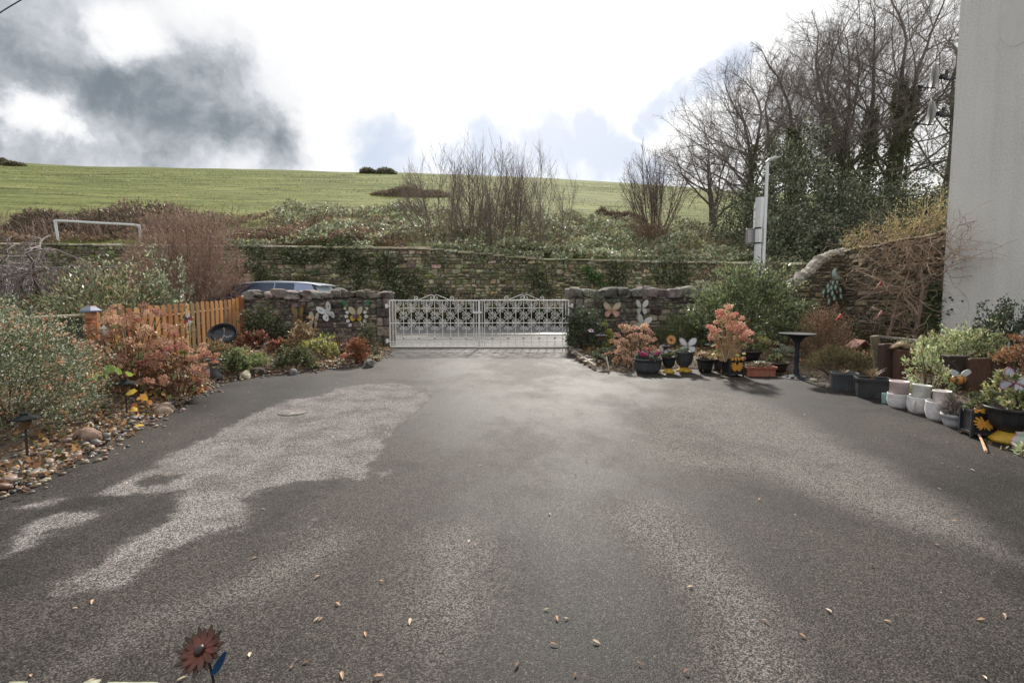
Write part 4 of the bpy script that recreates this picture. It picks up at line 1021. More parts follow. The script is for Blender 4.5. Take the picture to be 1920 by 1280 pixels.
big_tree(1548, 400, 33, 30, .24, 'tall bare tree with thin ivied trunk in the middle of the wood', 1600)
big_tree(1612, 395, 31, -35, .30, 'largest bare tree, forking low with thick ivied limbs', 4200, forks=2)
big_tree(1668, 395, 32, -80, .30, 'tall bare spreading tree left of the satellite dishes', 4200, lean=(.03, 0), forks=2)
big_tree(1455, 400, 35, 85, .22, 'bare tree behind the street lamp, between the rounded one and the ivy column', 600, spread=1.1)
big_tree(1588, 395, 36, 15, .24, 'bare tree farthest back in the middle of the wood', 600, spread=1.1)
big_tree(1752, 390, 34, -50, .26, 'bare tree behind the satellite dishes next to the house', 900)

def evergreen(name, label, px, base_py, Y, w, top, n, pal, size=(.10, .2), group='dark evergreens below the wood', dep=None, cat='shrub'):
    x = P(px, base_py, Y)[0]; z = float(T(x, Y)) if Y > 21.9 else 0; h = P(px, top, Y)[2] - z
    t = thing(name, label, cat, (x, Y, z), group=group); dep = dep or w; nc = max(40, n // 45)
    # clumps over an uneven dome, each with its own swarm of leaves
    th = rng.uniform(0, 6.28, nc); u = rng.uniform(0, 1, nc); ph = np.arccos(1 - u * 1.05); rad = rng.uniform(.55, 1.0, nc) ** .5 * (1 + .16 * rng.normal(0, 1, nc))
    c = np.stack([np.sin(ph) * np.cos(th) * w / 2 * rad, np.sin(ph) * np.sin(th) * dep / 2 * rad, np.abs(np.cos(ph)) ** .8 * h * rad * np.where(ph < 1, 1, .9)], 1)
    k = rng.integers(0, nc, n); cs = min(w, h) * .10
    p = c[k] + rng.normal(0, 1, (n, 3)) * cs * [1, 1, .8]; p[:, 2] = np.maximum(p[:, 2], .02)
    out = norm(p / [w / 2, dep / 2, h]); d = out + rng.normal(0, .7, (n, 3)) + [0, 0, .15]
    tone = rng.uniform(.72, 1.25, nc)[k][:, None]
    m = MB(); leaves(m, p, d, rng.uniform(*size, n), np.clip(pick(pal, n) * tone, .004, 1), asp=.55); m.build('foliage', M['gloss'], t)
    s = MB()
    for i in rng.choice(nc, 14): 
        q = c[i]; tube(s, spline([(q[0] * .1, q[1] * .1, -.1), q * [.5, .5, .5], q * .95], 3), np.linspace(.05, .015, 7), 4, S(84, 74, 62), cap=False)
    s.build('stems', M['wood'], t)
    return t
DG = [(3, S(88, 96, 72)), (2, S(110, 117, 92)), (2, S(66, 73, 53)), (1.5, S(148, 154, 134)), (1, S(116, 116, 76))]
for px, bp, Y, w, top, n, lab in ((1412, 480, 26.5, 3.4, 350, 4600, 'loose grey-green evergreen behind the bus stop sign'), (1488, 490, 25.0, 3.3, 262, 7600, 'tallest dark holly-like evergreen right of the street lamp'), (1560, 490, 25.5, 3.0, 334, 5600, 'dark evergreen second right of the street lamp'), (1628, 480, 26.5, 3.2, 346, 5600, 'dark rounded evergreen under the low-forking tree'), (1700, 470, 26, 3.2, 352, 5600, 'dark evergreen behind the yellow-tipped climber'), (1765, 460, 25.5, 2.6, 345, 4200, 'dark evergreen next to the corner of the house'), (1455, 505, 23.2, 2.8, 415, 5200, 'low dark evergreen spilling over the wall behind the bus stop'), (1545, 505, 23.4, 3.4, 420, 5200, 'low dark evergreen above the swoop of the side wall'), (1640, 500, 23.5, 3.2, 400, 4200, 'low dark evergreen behind the side wall')):
    evergreen('evergreen_shrub', lab, px, bp, Y, w, top, n, DG)
# field bushes far up the hill
for px, py, Y, w, h, lab in ((690, 326, 108, 3.6, 1.0, 'left of two small round bushes on the skyline'), (724, 327, 108, 4.6, 1.15, 'right of two small round bushes on the skyline'), (28, 313, 108, 4, .9, 'small dark bush on the skyline at far left'), (6, 313, 112, 2.4, 1.3, 'bare bush on the skyline at the left edge')):
    x = P(px, py, Y)[0]; z = float(T(x, Y)); t = thing('field_bush', lab, 'bush', (x, Y, z), group='bushes on the skyline'); n = 1400; m = MB()
    a = rng.uniform(0, 6.28, n); r = rng.uniform(0, 1, n) ** .5; p = np.stack([np.cos(a) * r * w / 2, np.sin(a) * r * w / 2, h * np.sqrt(np.clip(1 - r ** 2, 0, 1)) * rng.uniform(.3, 1.1, n)], 1)
    leaves(m, p, rng.normal(0, 1, (n, 3)), rng.uniform(.2, .5, n), pick([(1, S(108, 106, 80)), (1, S(92, 90, 68)), (.5, S(120, 110, 90))], n), asp=.5); m.build('foliage', M['leaf'], t)
for px, py, Y, w, h, lab in ((770, 362, 52, 8.5, .9, 'dark brown patch of scrub in the field left of the saplings'), (270, 395, 27, 9.0, 1.5, 'long brown mound of dead scrub in the field at left'), (90, 412, 25.5, 4.5, 1.2, 'dark scrubby mound above the white barrier'), (1160, 398, 38, 4, 1.3, 'low dark scrub at the field edge left of the wood')):
    x = P(px, py, Y)[0]; z = float(T(x, Y)); t = thing('scrub_mound', lab, 'scrub', (x, Y, z), group='scrub in the field'); n = 5200; m = MB(); vn = VN(int(px))
    a = rng.uniform(0, 6.28, n); r = rng.uniform(0, 1, n) ** .5; X = np.cos(a) * r * w / 2; Yy = np.sin(a) * r * w / 3.2
    p = np.stack([X, Yy, T(X + x, Yy + Y) - z + h * np.clip(1 - r ** 2.2, 0, 1) * np.clip(.75 + .9 * vn.f(X * .6, Yy * .6, 3), .1, 1.3) * rng.uniform(.3, 1.05, n)], 1)
    d = rng.normal(0, .6, (n, 3)) + [0, -.2, .7]
    leaves(m, p, d, rng.uniform(.14, .34, n), pick([(3, S(128, 106, 92)), (2, S(108, 98, 76)), (1, S(146, 124, 106)), (1.2, S(96, 100, 68))], n), asp=.35); m.build('foliage', M['leaf'], t)
    s = MB()
    for _ in range(160):
        a = rng.uniform(0, 6.28); r = rng.uniform(0, 1) ** .5; X = math.cos(a) * r * w / 2; Yy = math.sin(a) * r * w / 3.2; z0 = float(T(X + x, Yy + Y)) - z; hh = h * rng.uniform(.6, 1.15) * (1 - .6 * r * r)
        tube(s, [(X, Yy, z0), (X + rng.normal(0, .15), Yy, z0 + hh * .6), (X + rng.normal(0, .3), Yy, z0 + hh)], [.02, .014, .008], 3, np.array(S(124, 104, 92)) * rng.uniform(.7, 1.2), cap=False)
    s.build('stems', M['wood'], t)

def tufts():
    n = 34000; y = 36 + 73 * rng.uniform(0, 1, n) ** 1.3; px = rng.uniform(-120, 1420, n); x = (px - 960) / FPX * y; vn = VN(31); k = vn.f(x * .09, y * .35, 4) > -.12; x, y = x[k], y[k]; n = len(x); sz = rng.uniform(.06, .26, n) * np.clip(y / 80, .5, 1)
    m = MB(); leaves(m, np.stack([x, y, T(x, y) - .03], 1), rng.normal(0, .6, (n, 3)) + [0, 0, .6], sz, pick([(3, S(96, 102, 54)), (3, S(118, 122, 68)), (1, S(84, 90, 50)), (1.2, S(140, 138, 90)), (.4, S(104, 94, 64))], n) , asp=.6)
    tag(m.build('pasture_tufts', M['leaf']), kind='stuff')
tufts()
# ivy and weeds on the retaining wall
IVY = [(3, S(86, 96, 62)), (2, S(104, 114, 78)), (1, S(66, 76, 48)), (1.2, S(136, 142, 110))]
def ivy_patch(label, px, py0, py1, wpx, n, pal=IVY, hang=0):
    c = P(px, (py0 + py1) / 2, 21.33); t = tag(thing('ivy_patch', label, 'ivy', (c[0], 21.36, c[2])), group='ivy on the retaining wall')
    w = wpx / FPX * 21.3; h = (py1 - py0) / FPX * 21.3
    n = int(n * .62); nc = max(8, n // 22); cx = rng.normal(0, w * .42, nc); cz = rng.uniform(-h / 2, h / 2, nc); k = rng.integers(0, nc, n)
    p = np.stack([cx[k] + rng.normal(0, .10, n), -rng.uniform(0.02, .16, n), np.clip(cz[k] + rng.normal(0, .13, n), -h / 2, h / 2 + .1)], 1)
    d = np.stack([rng.normal(0, .6, n), rng.normal(-.6, .3, n), rng.normal(-.2, .5, n)], 1); m = MB()
    leaves(m, p, d, rng.uniform(.07, .15, n), pick(pal, n), asp=.75); m.build('foliage', M['gloss'], t)
    s = MB()
    for _ in range(5):
        a = rng.normal(0, w * .2); tube(s, spline([(a, -.03, -h / 2 - .1), (a + rng.normal(0, .1), -.04, 0), (a + rng.normal(0, .2), -.04, h / 2)], 3), .015, 3, S(84, 74, 60), cap=False)
    s.build('stems', M['wood'], t)
for a in (('dark ivy hanging from the coping above the parked car', 640, 462, 512, 60, 900), ('column of ivy on the wall left of the gates', 672, 478, 545, 22, 500), ('broad dark ivy on the wall just left of the gates', 752, 508, 562, 60, 1100), ('grey-green ivy along the coping behind the left wall', 540, 468, 492, 90, 900), ('ivy trailing under the coping above the left pillar', 725, 470, 520, 40, 600), ('bright green ivy spot on the wall right of the gates', 1108, 505, 535, 36, 420, [(2, S(70, 110, 50)), (1, S(90, 120, 64))]), ('ivy column above the right coping stones', 1155, 488, 560, 26, 500), ('ivy tangle on the wall behind the dark laurel', 1278, 488, 535, 60, 900), ('thin ivy on the wall above the gate scrolls', 1010, 505, 560, 60, 600), ('dark ivy low on the wall behind the left gate leaf', 835, 540, 575, 80, 800), ('ivy over the wall behind the brown twiggy bush', 480, 500, 545, 60, 600), ('mossy growth on the wall above the pavement at left', 560, 520, 560, 90, 600, [(1, S(120, 122, 66)), (1, S(96, 100, 60))])):
    ivy_patch(*a)
def weeds():
    n = 22000; px = rng.uniform(420, 1500, n); y = rng.uniform(20.7, 21.3, n); x = (px - 960) / FPX * y; vn = VN(21)
    h = np.clip(.75 + .9 * vn.f(x * .5, x * 0, 3), .1, 1.5); z = h * rng.uniform(0, 1, n) ** .8
    m = MB(); leaves(m, np.stack([x, y - .1 * z, z], 1), rng.normal(0, .7, (n, 3)) + [0, -.4, .5], rng.uniform(.08, .2, n), pick([(3, S(78, 84, 52)), (2, S(98, 102, 64)), (1, S(60, 64, 42)), (1, S(112, 96, 70))], n), asp=.5)
    tag(m.build('roadside_weeds', M['leaf']), kind='stuff')
    n = 18000; px = rng.uniform(380, 1500, n); y = rng.uniform(21.25, 22.4, n); x = (px - 960) / FPX * y; vn = VN(22); g = vn.f(x * .6, x * 0 + 4, 3); k = g > -.12; x, y, px, g = x[k], y[k], px[k], g[k]; n = len(x)
    z = np.array([FZ(q) for q in x]) + .08 + np.where(y < 21.42, -rng.uniform(0, 1, n) ** 2 * 1.1, rng.uniform(-.1, .25, n))
    m = MB(); leaves(m, np.stack([x, y, z], 1), rng.normal(0, .7, (n, 3)) + [0, -.5, .2], rng.uniform(.08, .17, n), pick(BRAM, n), asp=.65)
    tag(m.build('trailing_ground_cover', M['leaf']), kind='stuff')
weeds()
# ================================================================ PLANTS AND THINGS OF THE LEFT BED
def bz(x, y): return max(float(bedz(x, y)), 0.0)
def spot(px, py):
    p = G(px, py, .08); p[2] = bz(p[0], p[1]); return p
def zat(px, py, Y): return float(P(px, py, Y)[2])
def m_(px, Y): return px / FPX * Y

def bush(name, label, loc, w, d, h, n, size, pal, matn='leaf', group=None, cat='shrub', asp=.5, up=.2, lump=.14, stemc=S(96, 80, 66), nstem=14, six=False, dens=45, spread=.11, dirn=.7, srad=.012, bias=1.0):
    t = thing(name, label, cat, loc, group=group); nc = max(24, n // dens)
    th = rng.uniform(0, 6.28, nc); u = rng.uniform(0, 1, nc) ** bias; ph = np.arccos(1 - u * 1.0)
    rad = rng.uniform(.5, 1, nc) ** .45 * (1 + lump * rng.normal(0, 1, nc))
    c = np.stack([np.sin(ph) * np.cos(th) * w / 2 * rad, np.sin(ph) * np.sin(th) * d / 2 * rad, (.12 + .88 * np.cos(ph)) * h * rad], 1)
    k = rng.integers(0, nc, n); p = c[k] + rng.normal(0, 1, (n, 3)) * np.array([w, d, h]) * spread * .5; p[:, 2] = np.abs(p[:, 2]) + .01
    out = norm(p / [w / 2, d / 2, h]); dd = out + rng.normal(0, dirn, (n, 3)) + [0, 0, up]
    tone = rng.uniform(.75, 1.22, nc)[k][:, None]; m = MB()
    leaves(m, p, dd, rng.uniform(*size, n), np.clip(pick(pal, n) * tone, .004, 1), asp=asp, six=six); m.build('foliage', M[matn], t)
    s = MB()
    for i in rng.choice(nc, min(nstem, nc), replace=False):
        q = c[i]; tube(s, spline([(q[0] * .12, q[1] * .12, -.05), q * [.55, .55, .5] + rng.normal(0, .02, 3), q], 3), np.linspace(srad, srad * .35, 7), 4, np.array(stemc) * rng.uniform(.75, 1.25), cap=False)
    s.build('stems', M['wood'], t)
    return t
def hydrangea(label, loc, w, d, h, nh, hr, pal, lpal, nleaf, lsize=.09, stemc=S(128, 96, 72), per=70, petal=.022, low=.25, group=None):
    t = thing('hydrangea', label, 'hydrangea', loc, group=group); hs = MB(); st = MB(); lf = MB()
    th = rng.uniform(0, 6.28, nh); ph = np.arccos(1 - rng.uniform(0, 1, nh) * (1 - low)); rad = rng.uniform(.72, 1.05, nh)
    c = np.stack([np.sin(ph) * np.cos(th) * w / 2 * rad, np.sin(ph) * np.sin(th) * d / 2 * rad, np.cos(ph) * h * rad], 1)
    for q in c:
        r = hr * rng.uniform(.7, 1.2); n = int(per * rng.uniform(.7, 1.2)); o = norm(rng.normal(0, 1, (n, 3))); o[:, 2] = np.abs(o[:, 2]) * rng.choice([1, 1, -.5], n)
        base = pick(pal, 1, .12)[0]
        cc = np.clip(base * .6 + pick(pal, n, .18) * .4, .004, 1)
        leaves(hs, q + o * r * rng.uniform(.75, 1.0, n)[:, None] * [1, 1, .75], o * .5 + rng.normal(0, .8, (n, 3)), petal * rng.uniform(.7, 1.35, n), cc, asp=.85, fold=.2)
        b = q * [.4, .4, 0] + rng.normal(0, .03, 3) * [1, 1, 0]; tube(st, spline([b + [0, 0, -.03], q * [.5, .5, .45] + rng.normal(0, .02, 3), q], 3), np.linspace(.007, .004, 7), 4, np.array(stemc) * rng.uniform(.7, 1.3), cap=False)
    hs.build('flower_heads', M['petal'], t); st.build('stems', M['wood'], t)
    if nleaf:
        k = rng.integers(0, nh, nleaf); p = c[k] * np.stack([rng.uniform(.5, .95, nleaf), rng.uniform(.5, .95, nleaf), rng.uniform(.05, .95, nleaf)], 1)
        leaves(lf, p, p * [1, 1, .1] / w + rng.normal(0, .5, (nleaf, 3)) + [0, 0, -.25], lsize * rng.uniform(.6, 1.2, nleaf), pick(lpal, nleaf), asp=.68, six=True, droop=.25); lf.build('leaves', M['leaf'], t)
    return t
def blades(name, label, loc, h, spread, n, width, pal, cat='plant', droop=.5, group=None, matn='leaf'):
    t = thing(name, label, cat, loc, group=group); m = MB()
    a = rng.uniform(0, 6.28, n); l = rng.uniform(.5, 1, n) * h; out = np.stack([np.cos(a), np.sin(a), np.zeros(n)], 1) * (spread * rng.uniform(.15, 1, n))[:, None]
    sd_ = np.stack([-np.sin(a), np.cos(a), np.zeros(n)], 1) * width; c = pick(pal, n); V = []; ts = (0, .35, .7, 1)
    for t_ in ts:
        pt = out * (t_ ** 1.5) + np.stack([out[:, 0] * 0 + rng.normal(0, .01, n), rng.normal(0, .01, n), l * (t_ - droop * .5 * t_ ** 3)], 1)
        wd = sd_ * (1 - t_ ** 2 * .92) * .5; V += [pt - wd, pt + wd]
    v = np.stack(V, 1).reshape(-1, 3); k = np.arange(n)[:, None, None] * 8; f = np.array([[0, 1, 3, 2], [2, 3, 5, 4], [4, 5, 7, 6]])[None] + k
    m.add(v, f.reshape(-1, 4), np.repeat(c, 8, 0)); m.build('blades', M[matn], t); return t

ABEL = [(3, S(106, 118, 84)), (2, S(140, 150, 118)), (2.5, S(74, 86, 54)), (1.4, S(196, 200, 184)), (.8, S(146, 136, 98))]
def abelia():
    loc = np.array([-4.36, 4.12, .1]); t = bush('flowering_shrub', 'large small-leaved evergreen shrub dotted with orange pink flower husks at the left edge', loc, 1.2, 1.25, 1.02, 30000, (.014, .030), ABEL, 'leaf', lump=.08, dens=60, spread=.12, nstem=24, srad=.006, bias=1.0)
    n = 1300; th = rng.uniform(0, 6.28, n); ph = np.arccos(1 - rng.uniform(0, 1, n)); r = rng.uniform(.8, 1.08, n)
    c = np.stack([np.sin(ph) * np.cos(th) * .66 * r, np.sin(ph) * np.sin(th) * .54 * r, (.1 + .92 * np.cos(ph)) * 1.0 * r], 1); m = MB()
    c = np.repeat(c[:360], 4, 0) + rng.normal(0, .014, (1440, 3)); n = len(c)
    leaves(m, c, rng.normal(0, .6, (n, 3)) + [0, -.1, -.5], rng.uniform(.016, .03, n), pick([(3, S(206, 150, 120)), (2, S(184, 116, 92)), (1, S(222, 184, 154))], n), asp=.6, fold=.25); m.build('flower_husks', M['petal'], t)
    m = MB()
    for _ in range(14):
        a = rng.uniform(-2.8, .4); q = np.array([math.cos(a) * .6, math.sin(a) * .55, rng.uniform(.02, .4)])
        tube(m, spline([(0, 0, .05), q * [.5, .5, 1] + [0, 0, .25], q], 4), np.linspace(.008, .003, 9), 4, S(150, 112, 80), cap=False)
    m.build('bare_canes', M['wood'], t)
abelia()
HB = [(3, S(176, 134, 106)), (2, S(152, 106, 86)), (2.4, S(196, 158, 126)), (1, S(140, 90, 74)), (1.6, S(210, 180, 150)), (.8, S(160, 100, 92))]
HL = [(2, S(136, 108, 82)), (.7, S(150, 96, 76)), (.7, S(196, 156, 86)), (1.2, S(122, 130, 74)), (2, S(112, 84, 66)), (.5, S(184, 124, 76))]
hydrangea('big brown-headed hydrangea between the husk-dotted shrub and the orange picket fence', (-4.55, 5.75, .12), 1.35, 1.1, 1.0, 74, .066, HB, HL, 420)
hydrangea('red-tinged dried hydrangea nearest the drive in the left bed', (-3.98, 5.75, .10), .85, .9, .76, 44, .055, [(3, S(182, 130, 106)), (2, S(160, 100, 86)), (2, S(200, 156, 128)), (1, S(168, 104, 98))], HL, 300, .08)
def big_leaves(label, px, py, Y, cols, n):
    c = P(px, py, Y); t = thing('hanging_leaves', label, 'leaves', (c[0], c[1], c[2])); m = MB()
    p = rng.normal(0, .06, (n, 3)); leaves(m, p, rng.normal(0, .6, (n, 3)) + [.2, -.6, -.3], rng.uniform(.07, .11, n), np.array(cols)[np.arange(n) % len(cols)], asp=.75, six=True, fold=.05); m.build('leaf_blades', M['leaf'], t)
    s = MB(); tube(s, spline([(0, .05, .05), (.03, .1, -.15), (.0, .12, -c[2] + .06)], 4), .004, 4, S(112, 92, 62)); s.build('stem', M['wood'], t)
big_leaves('fresh yellow-green hydrangea leaves beside the husk-dotted shrub', 205, 698, 4.75, [S(148, 170, 60), S(170, 184, 80), S(120, 150, 60)], 7)
big_leaves('bright yellow drooping hydrangea leaves low at the bed edge', 255, 752, 4.85, [S(222, 176, 44), S(226, 160, 60), S(216, 186, 70), S(196, 120, 60)], 8)
# neighbour's garden beyond the fence
PIER = [(3, S(122, 132, 92)), (2, S(160, 164, 126)), (2, S(84, 94, 62)), (1.2, S(192, 190, 150)), (.8, S(170, 122, 82)), (.7, S(126, 96, 66))]
bush('evergreen_shrub', 'variegated-looking evergreen shrub rising behind the orange picket fence', (-7.65, 9.1, 0), 2.5, 1.5, 1.62, 8500, (.05, .10), PIER, 'gloss', asp=.34, lump=.2, dens=26, spread=.09, up=.5, nstem=40, srad=.018)
bush('evergreen_shrub', 'low evergreen shrub between the twisting shrub and the picket fence', (-8.35, 8.5, 0), 1.3, 1.0, 1.0, 2600, (.05, .1), PIER, 'gloss', asp=.34, lump=.2, dens=26, spread=.09, up=.4)
bush('evergreen_shrub', 'right-hand tip of the evergreen shrub behind the picket fence, darker and more upright', (-6.95, 9.6, 0), .9, .8, 1.75, 3200, (.05, .09), [(2, S(96, 110, 84)), (2, S(134, 146, 118)), (1, S(180, 184, 158))], 'gloss', asp=.34, lump=.22, dens=22, spread=.09, up=.6)
blades('strappy_plant', 'bright yellow-green strappy plant at the left edge behind the low slatted fence', (-7.6, 7.5, 0), 1.12, .8, 260, .045, [(2, S(150, 166, 70)), (1, S(118, 138, 56)), (1, S(176, 184, 110))], droop=.6)
bush('leafy_hedge', 'low leafy green hedge behind the low slatted fence', (-7.9, 6.9, 0), 2.2, 1.2, .92, 3600, (.05, .1), [(2, S(110, 124, 72)), (1, S(84, 98, 56)), (1, S(150, 156, 104))], 'leaf')
TWB = [dict(seg=5, n=(7, 9), wander=.10, up=.04, sides=4, ang=(.35, .85), len=(.35, .6), rr=.6, taper=.4, **{'from': .15}), dict(seg=4, n=(5, 6), wander=.16, up=.05, sides=3, ang=(.4, .9), len=(.4, .6), rr=.65, taper=.5), dict(seg=3, n=3, wander=.2, up=.02, sides=3, ang=(.4, .9), len=(.4, .7), rr=.75, taper=.6), dict(seg=2, n=2, wander=.2, sides=3, taper=.6)]
twig_bush('twiggy_shrub', 'dense red-brown bare twiggy shrub rising over the end of the picket fence', (-8.45, 12.6, 0), 2.7, 3.3, 32, TWB, S(138, 112, 98), S(160, 132, 116), .030, lean=.85, dep=1.7, hl=(.7, 1.0), env=(.42, .58, .60), leafpal=[(2, S(148, 104, 84)), (1, S(128, 88, 72)), (.6, S(176, 128, 102))], leafn=3600, leafsz=.05)
twig_bush('twiggy_shrub', 'low red-brown twiggy growth spilling over the stone wall beside the fence post', (-6.95, 11.95, 0), 1.3, 1.42, 10, TW3, S(132, 96, 80), S(156, 116, 98), .014, lean=.8, leafpal=[(2, S(150, 104, 84)), (1, S(128, 88, 72))], leafn=500, leafsz=.04)
def twisting():
    base = np.array([-9.7, 9.6, 0]); t = thing('twisting_shrub', 'bare grey weeping shrub with contorted branches at the left edge', 'shrub', base); m = MB()
    def curl(p, d, L, r, lv):
        k = 12; pts = [p]; ph = rng.uniform(0, 6.28); w = rng.uniform(.6, 1.1)
        for i in range(k):
            ax = np.array([math.sin(ph + i * 1.1), math.cos(ph + i * .9), .3 * math.sin(i * 1.3 + ph)]) * w * .55
            d = norm(d + ax * .55 + np.array([0, 0, -.10 - .05 * lv + (.05 if i < 4 else 0)])); pts.append(pts[-1] + d * L / k)
        pts = np.array(pts); pts[:, 2] = np.maximum(pts[:, 2], .03)
        tube(m, pts, np.linspace(r, r * .45, k + 1), 5 if lv < 2 else 3, np.array(S(136, 124, 122)) * rng.uniform(.75, 1.3), cap=False)
        if lv < 3:
            for _ in range((7, 6, 4)[lv]):
                i = int(rng.integers(2, k)); a = rng.uniform(0, 6.28); nd = norm(pts[i] - pts[i - 1] + .9 * np.array([math.cos(a), math.sin(a), rng.uniform(-.2, .5)]))
                curl(pts[i], nd, L * rng.uniform(.45, .7), r * .55, lv + 1)
    for a in np.linspace(0, 6.28, 9)[:-1]:
        curl(np.array([0, 0, .95]), norm(np.array([math.cos(a), math.sin(a) * .7, 1.25])), 2.1, .036, 0)
    m.build('branches', M['wood'], t); s = MB(); tube(s, [(0, 0, -.05), (.03, .02, .5), (0, 0, 1.05)], [.09, .07, .06], 8, S(120, 108, 100)); s.build('trunk', M['wood'], t)
twisting()

# small plants in front of the left wall
RED = [(2, S(146, 84, 70)), (2, S(122, 72, 62)), (1, S(172, 112, 86)), (1, S(100, 74, 60)), (1, S(112, 104, 72))]
GRN = [(2, S(92, 104, 64)), (2, S(120, 128, 84)), (1, S(70, 80, 50)), (1, S(150, 150, 100))]
DRY = [(2, S(150, 122, 88)), (2, S(122, 98, 72)), (1, S(176, 152, 116)), (1, S(104, 88, 60))]
MIXB = [(2, S(112, 104, 72)), (2, S(132, 118, 84)), (1, S(92, 96, 60)), (1, S(150, 104, 74)), (.6, S(168, 160, 110))]
SMALL = [
 # name, label, cat, px, py(base), w px, top py, n, size, palette
 ('red_shrub', 'red-brown leafy shrub at the foot of the orange fence post', 'shrub', 473, 662, 46, 622, 900, (.05, .09), RED),
 ('climbing_shrub', 'dark green shrub trained against the stone wall beside the fence post', 'shrub', 495, 655, 66, 580, 1500, (.05, .10), [(2, S(78, 88, 56)), (1, S(100, 104, 70)), (1, S(62, 66, 44))]),
 ('green_clump', 'spreading mound of green ground cover in front of the red-brown shrub', 'plant', 465, 690, 60, 664, 900, (.03, .06), [(2, S(112, 128, 72)), (1, S(136, 148, 90)), (1, S(90, 100, 56))]),
 ('mixed_clump', 'brownish green clump below the orange pickets', 'plant', 405, 688, 70, 645, 1300, (.04, .08), MIXB),
 ('mixed_clump', 'leafy clump beside the black boot planter', 'plant', 432, 700, 44, 658, 800, (.04, .08), GRN),
 ('red_heuchera', 'low plum-red leafy plant near the middle of the left bed', 'plant', 520, 670, 34, 640, 600, (.04, .08), RED),
 ('dried_plant', 'dead brown perennial against the wall below the gold butterfly', 'plant', 560, 670, 54, 610, 900, (.04, .09), DRY),
 ('dark_clump', 'dark green clump in the middle of the left bed edge', 'plant', 548, 688, 60, 655, 1000, (.04, .08), [(2, S(72, 84, 52)), (1, S(96, 104, 66)), (1, S(120, 112, 80))]),
 ('yellow_plant', 'clump with small yellow and cream leaves below the white butterfly', 'plant', 602, 675, 60, 636, 1000, (.03, .07), [(2, S(146, 146, 76)), (1, S(186, 176, 84)), (2, S(104, 110, 66)), (.5, S(214, 206, 170))]),
 ('heather', 'dark purple-brown heather beside the terracotta pieces', 'plant', 640, 668, 34, 624, 900, (.02, .05), [(2, S(96, 80, 78)), (1, S(120, 100, 92)), (1, S(84, 84, 62))]),
 ('rusty_fern', 'rust-red feathery plant at the gate end of the left bed', 'plant', 668, 676, 34, 636, 900, (.03, .06), [(2, S(160, 92, 60)), (2, S(136, 78, 54)), (1, S(120, 104, 64))]),
 ('conifer_bush', 'dark conifer-like bush next to the left gate pillar', 'shrub', 688, 668, 36, 614, 1200, (.03, .06), [(2, S(82, 84, 60)), (1, S(104, 100, 72)), (1, S(66, 70, 48))]),
]
for nm, lab, cat, px, py, wpx, top, n, size, pal in SMALL:
    p = spot(px, py); p[1] += m_(wpx, p[1]) * .35; p[0] = P(px, 600, p[1])[0]; p[2] = bz(p[0], min(p[1], 11.5)); Y = p[1]
    bush(nm, lab, p, m_(wpx, Y) * 1.1, min(m_(wpx, Y), .9), max(zat(px, top, Y) - p[2], .12), n, size, pal, 'leaf', cat=cat, lump=.16, dens=25, spread=.16, dirn=.8)
for px, py, hh, n, lab, pal in ((575, 668, .75, 70, 'tall dry grass stems in front of the gold butterfly', [(1, S(150, 130, 80)), (1, S(120, 110, 66))]), (628, 670, .55, 50, 'thin dry stalks below the white butterfly', DRY), (705, 672, .16, 90, 'pale dry grass at the foot of the left gate pillar', [(1, S(190, 180, 130)), (1, S(150, 146, 96))]), (590, 690, .2, 60, 'tuft of grassy green leaves at the stones of the left bed', GRN), (445, 640, .45, 50, 'thin stems in front of the picket fence', [(1, S(130, 118, 86))])):
    p = spot(px, py); p[1] += .3; p[0] = P(px, 640, p[1])[0]
    blades('grass_tuft', lab, p, hh, .25, n, .012, pal, cat='grass')
# scattered low leaf litter and ground cover over both beds: nobody could count it
def litter():
    n = 9000; x = np.concatenate([rng.uniform(-6.4, -2.8, n), rng.uniform(1.4, 7.9, n)]); y = np.concatenate([rng.uniform(2.5, 11.6, n), rng.uniform(3.2, 11.6, n)])
    s = np.maximum(sdist(LBED, x, y), sdist(RBED, x, y)); k = s > .05; x, y = x[k], y[k]; n = len(x)
    m = MB(); leaves(m, np.stack([x, y, bedz(x, y) + rng.uniform(0, .05, n)], 1), rng.normal(0, 1, (n, 3)) + [0, 0, .25], rng.uniform(.03, .08, n), pick([(2, S(132, 96, 66)), (2, S(104, 84, 62)), (1, S(170, 130, 84)), (1.6, S(92, 98, 60)), (.4, S(196, 150, 70))], n), asp=.6)
    tag(m.build('leaf_litter', M['leaf']), kind='stuff')
litter()
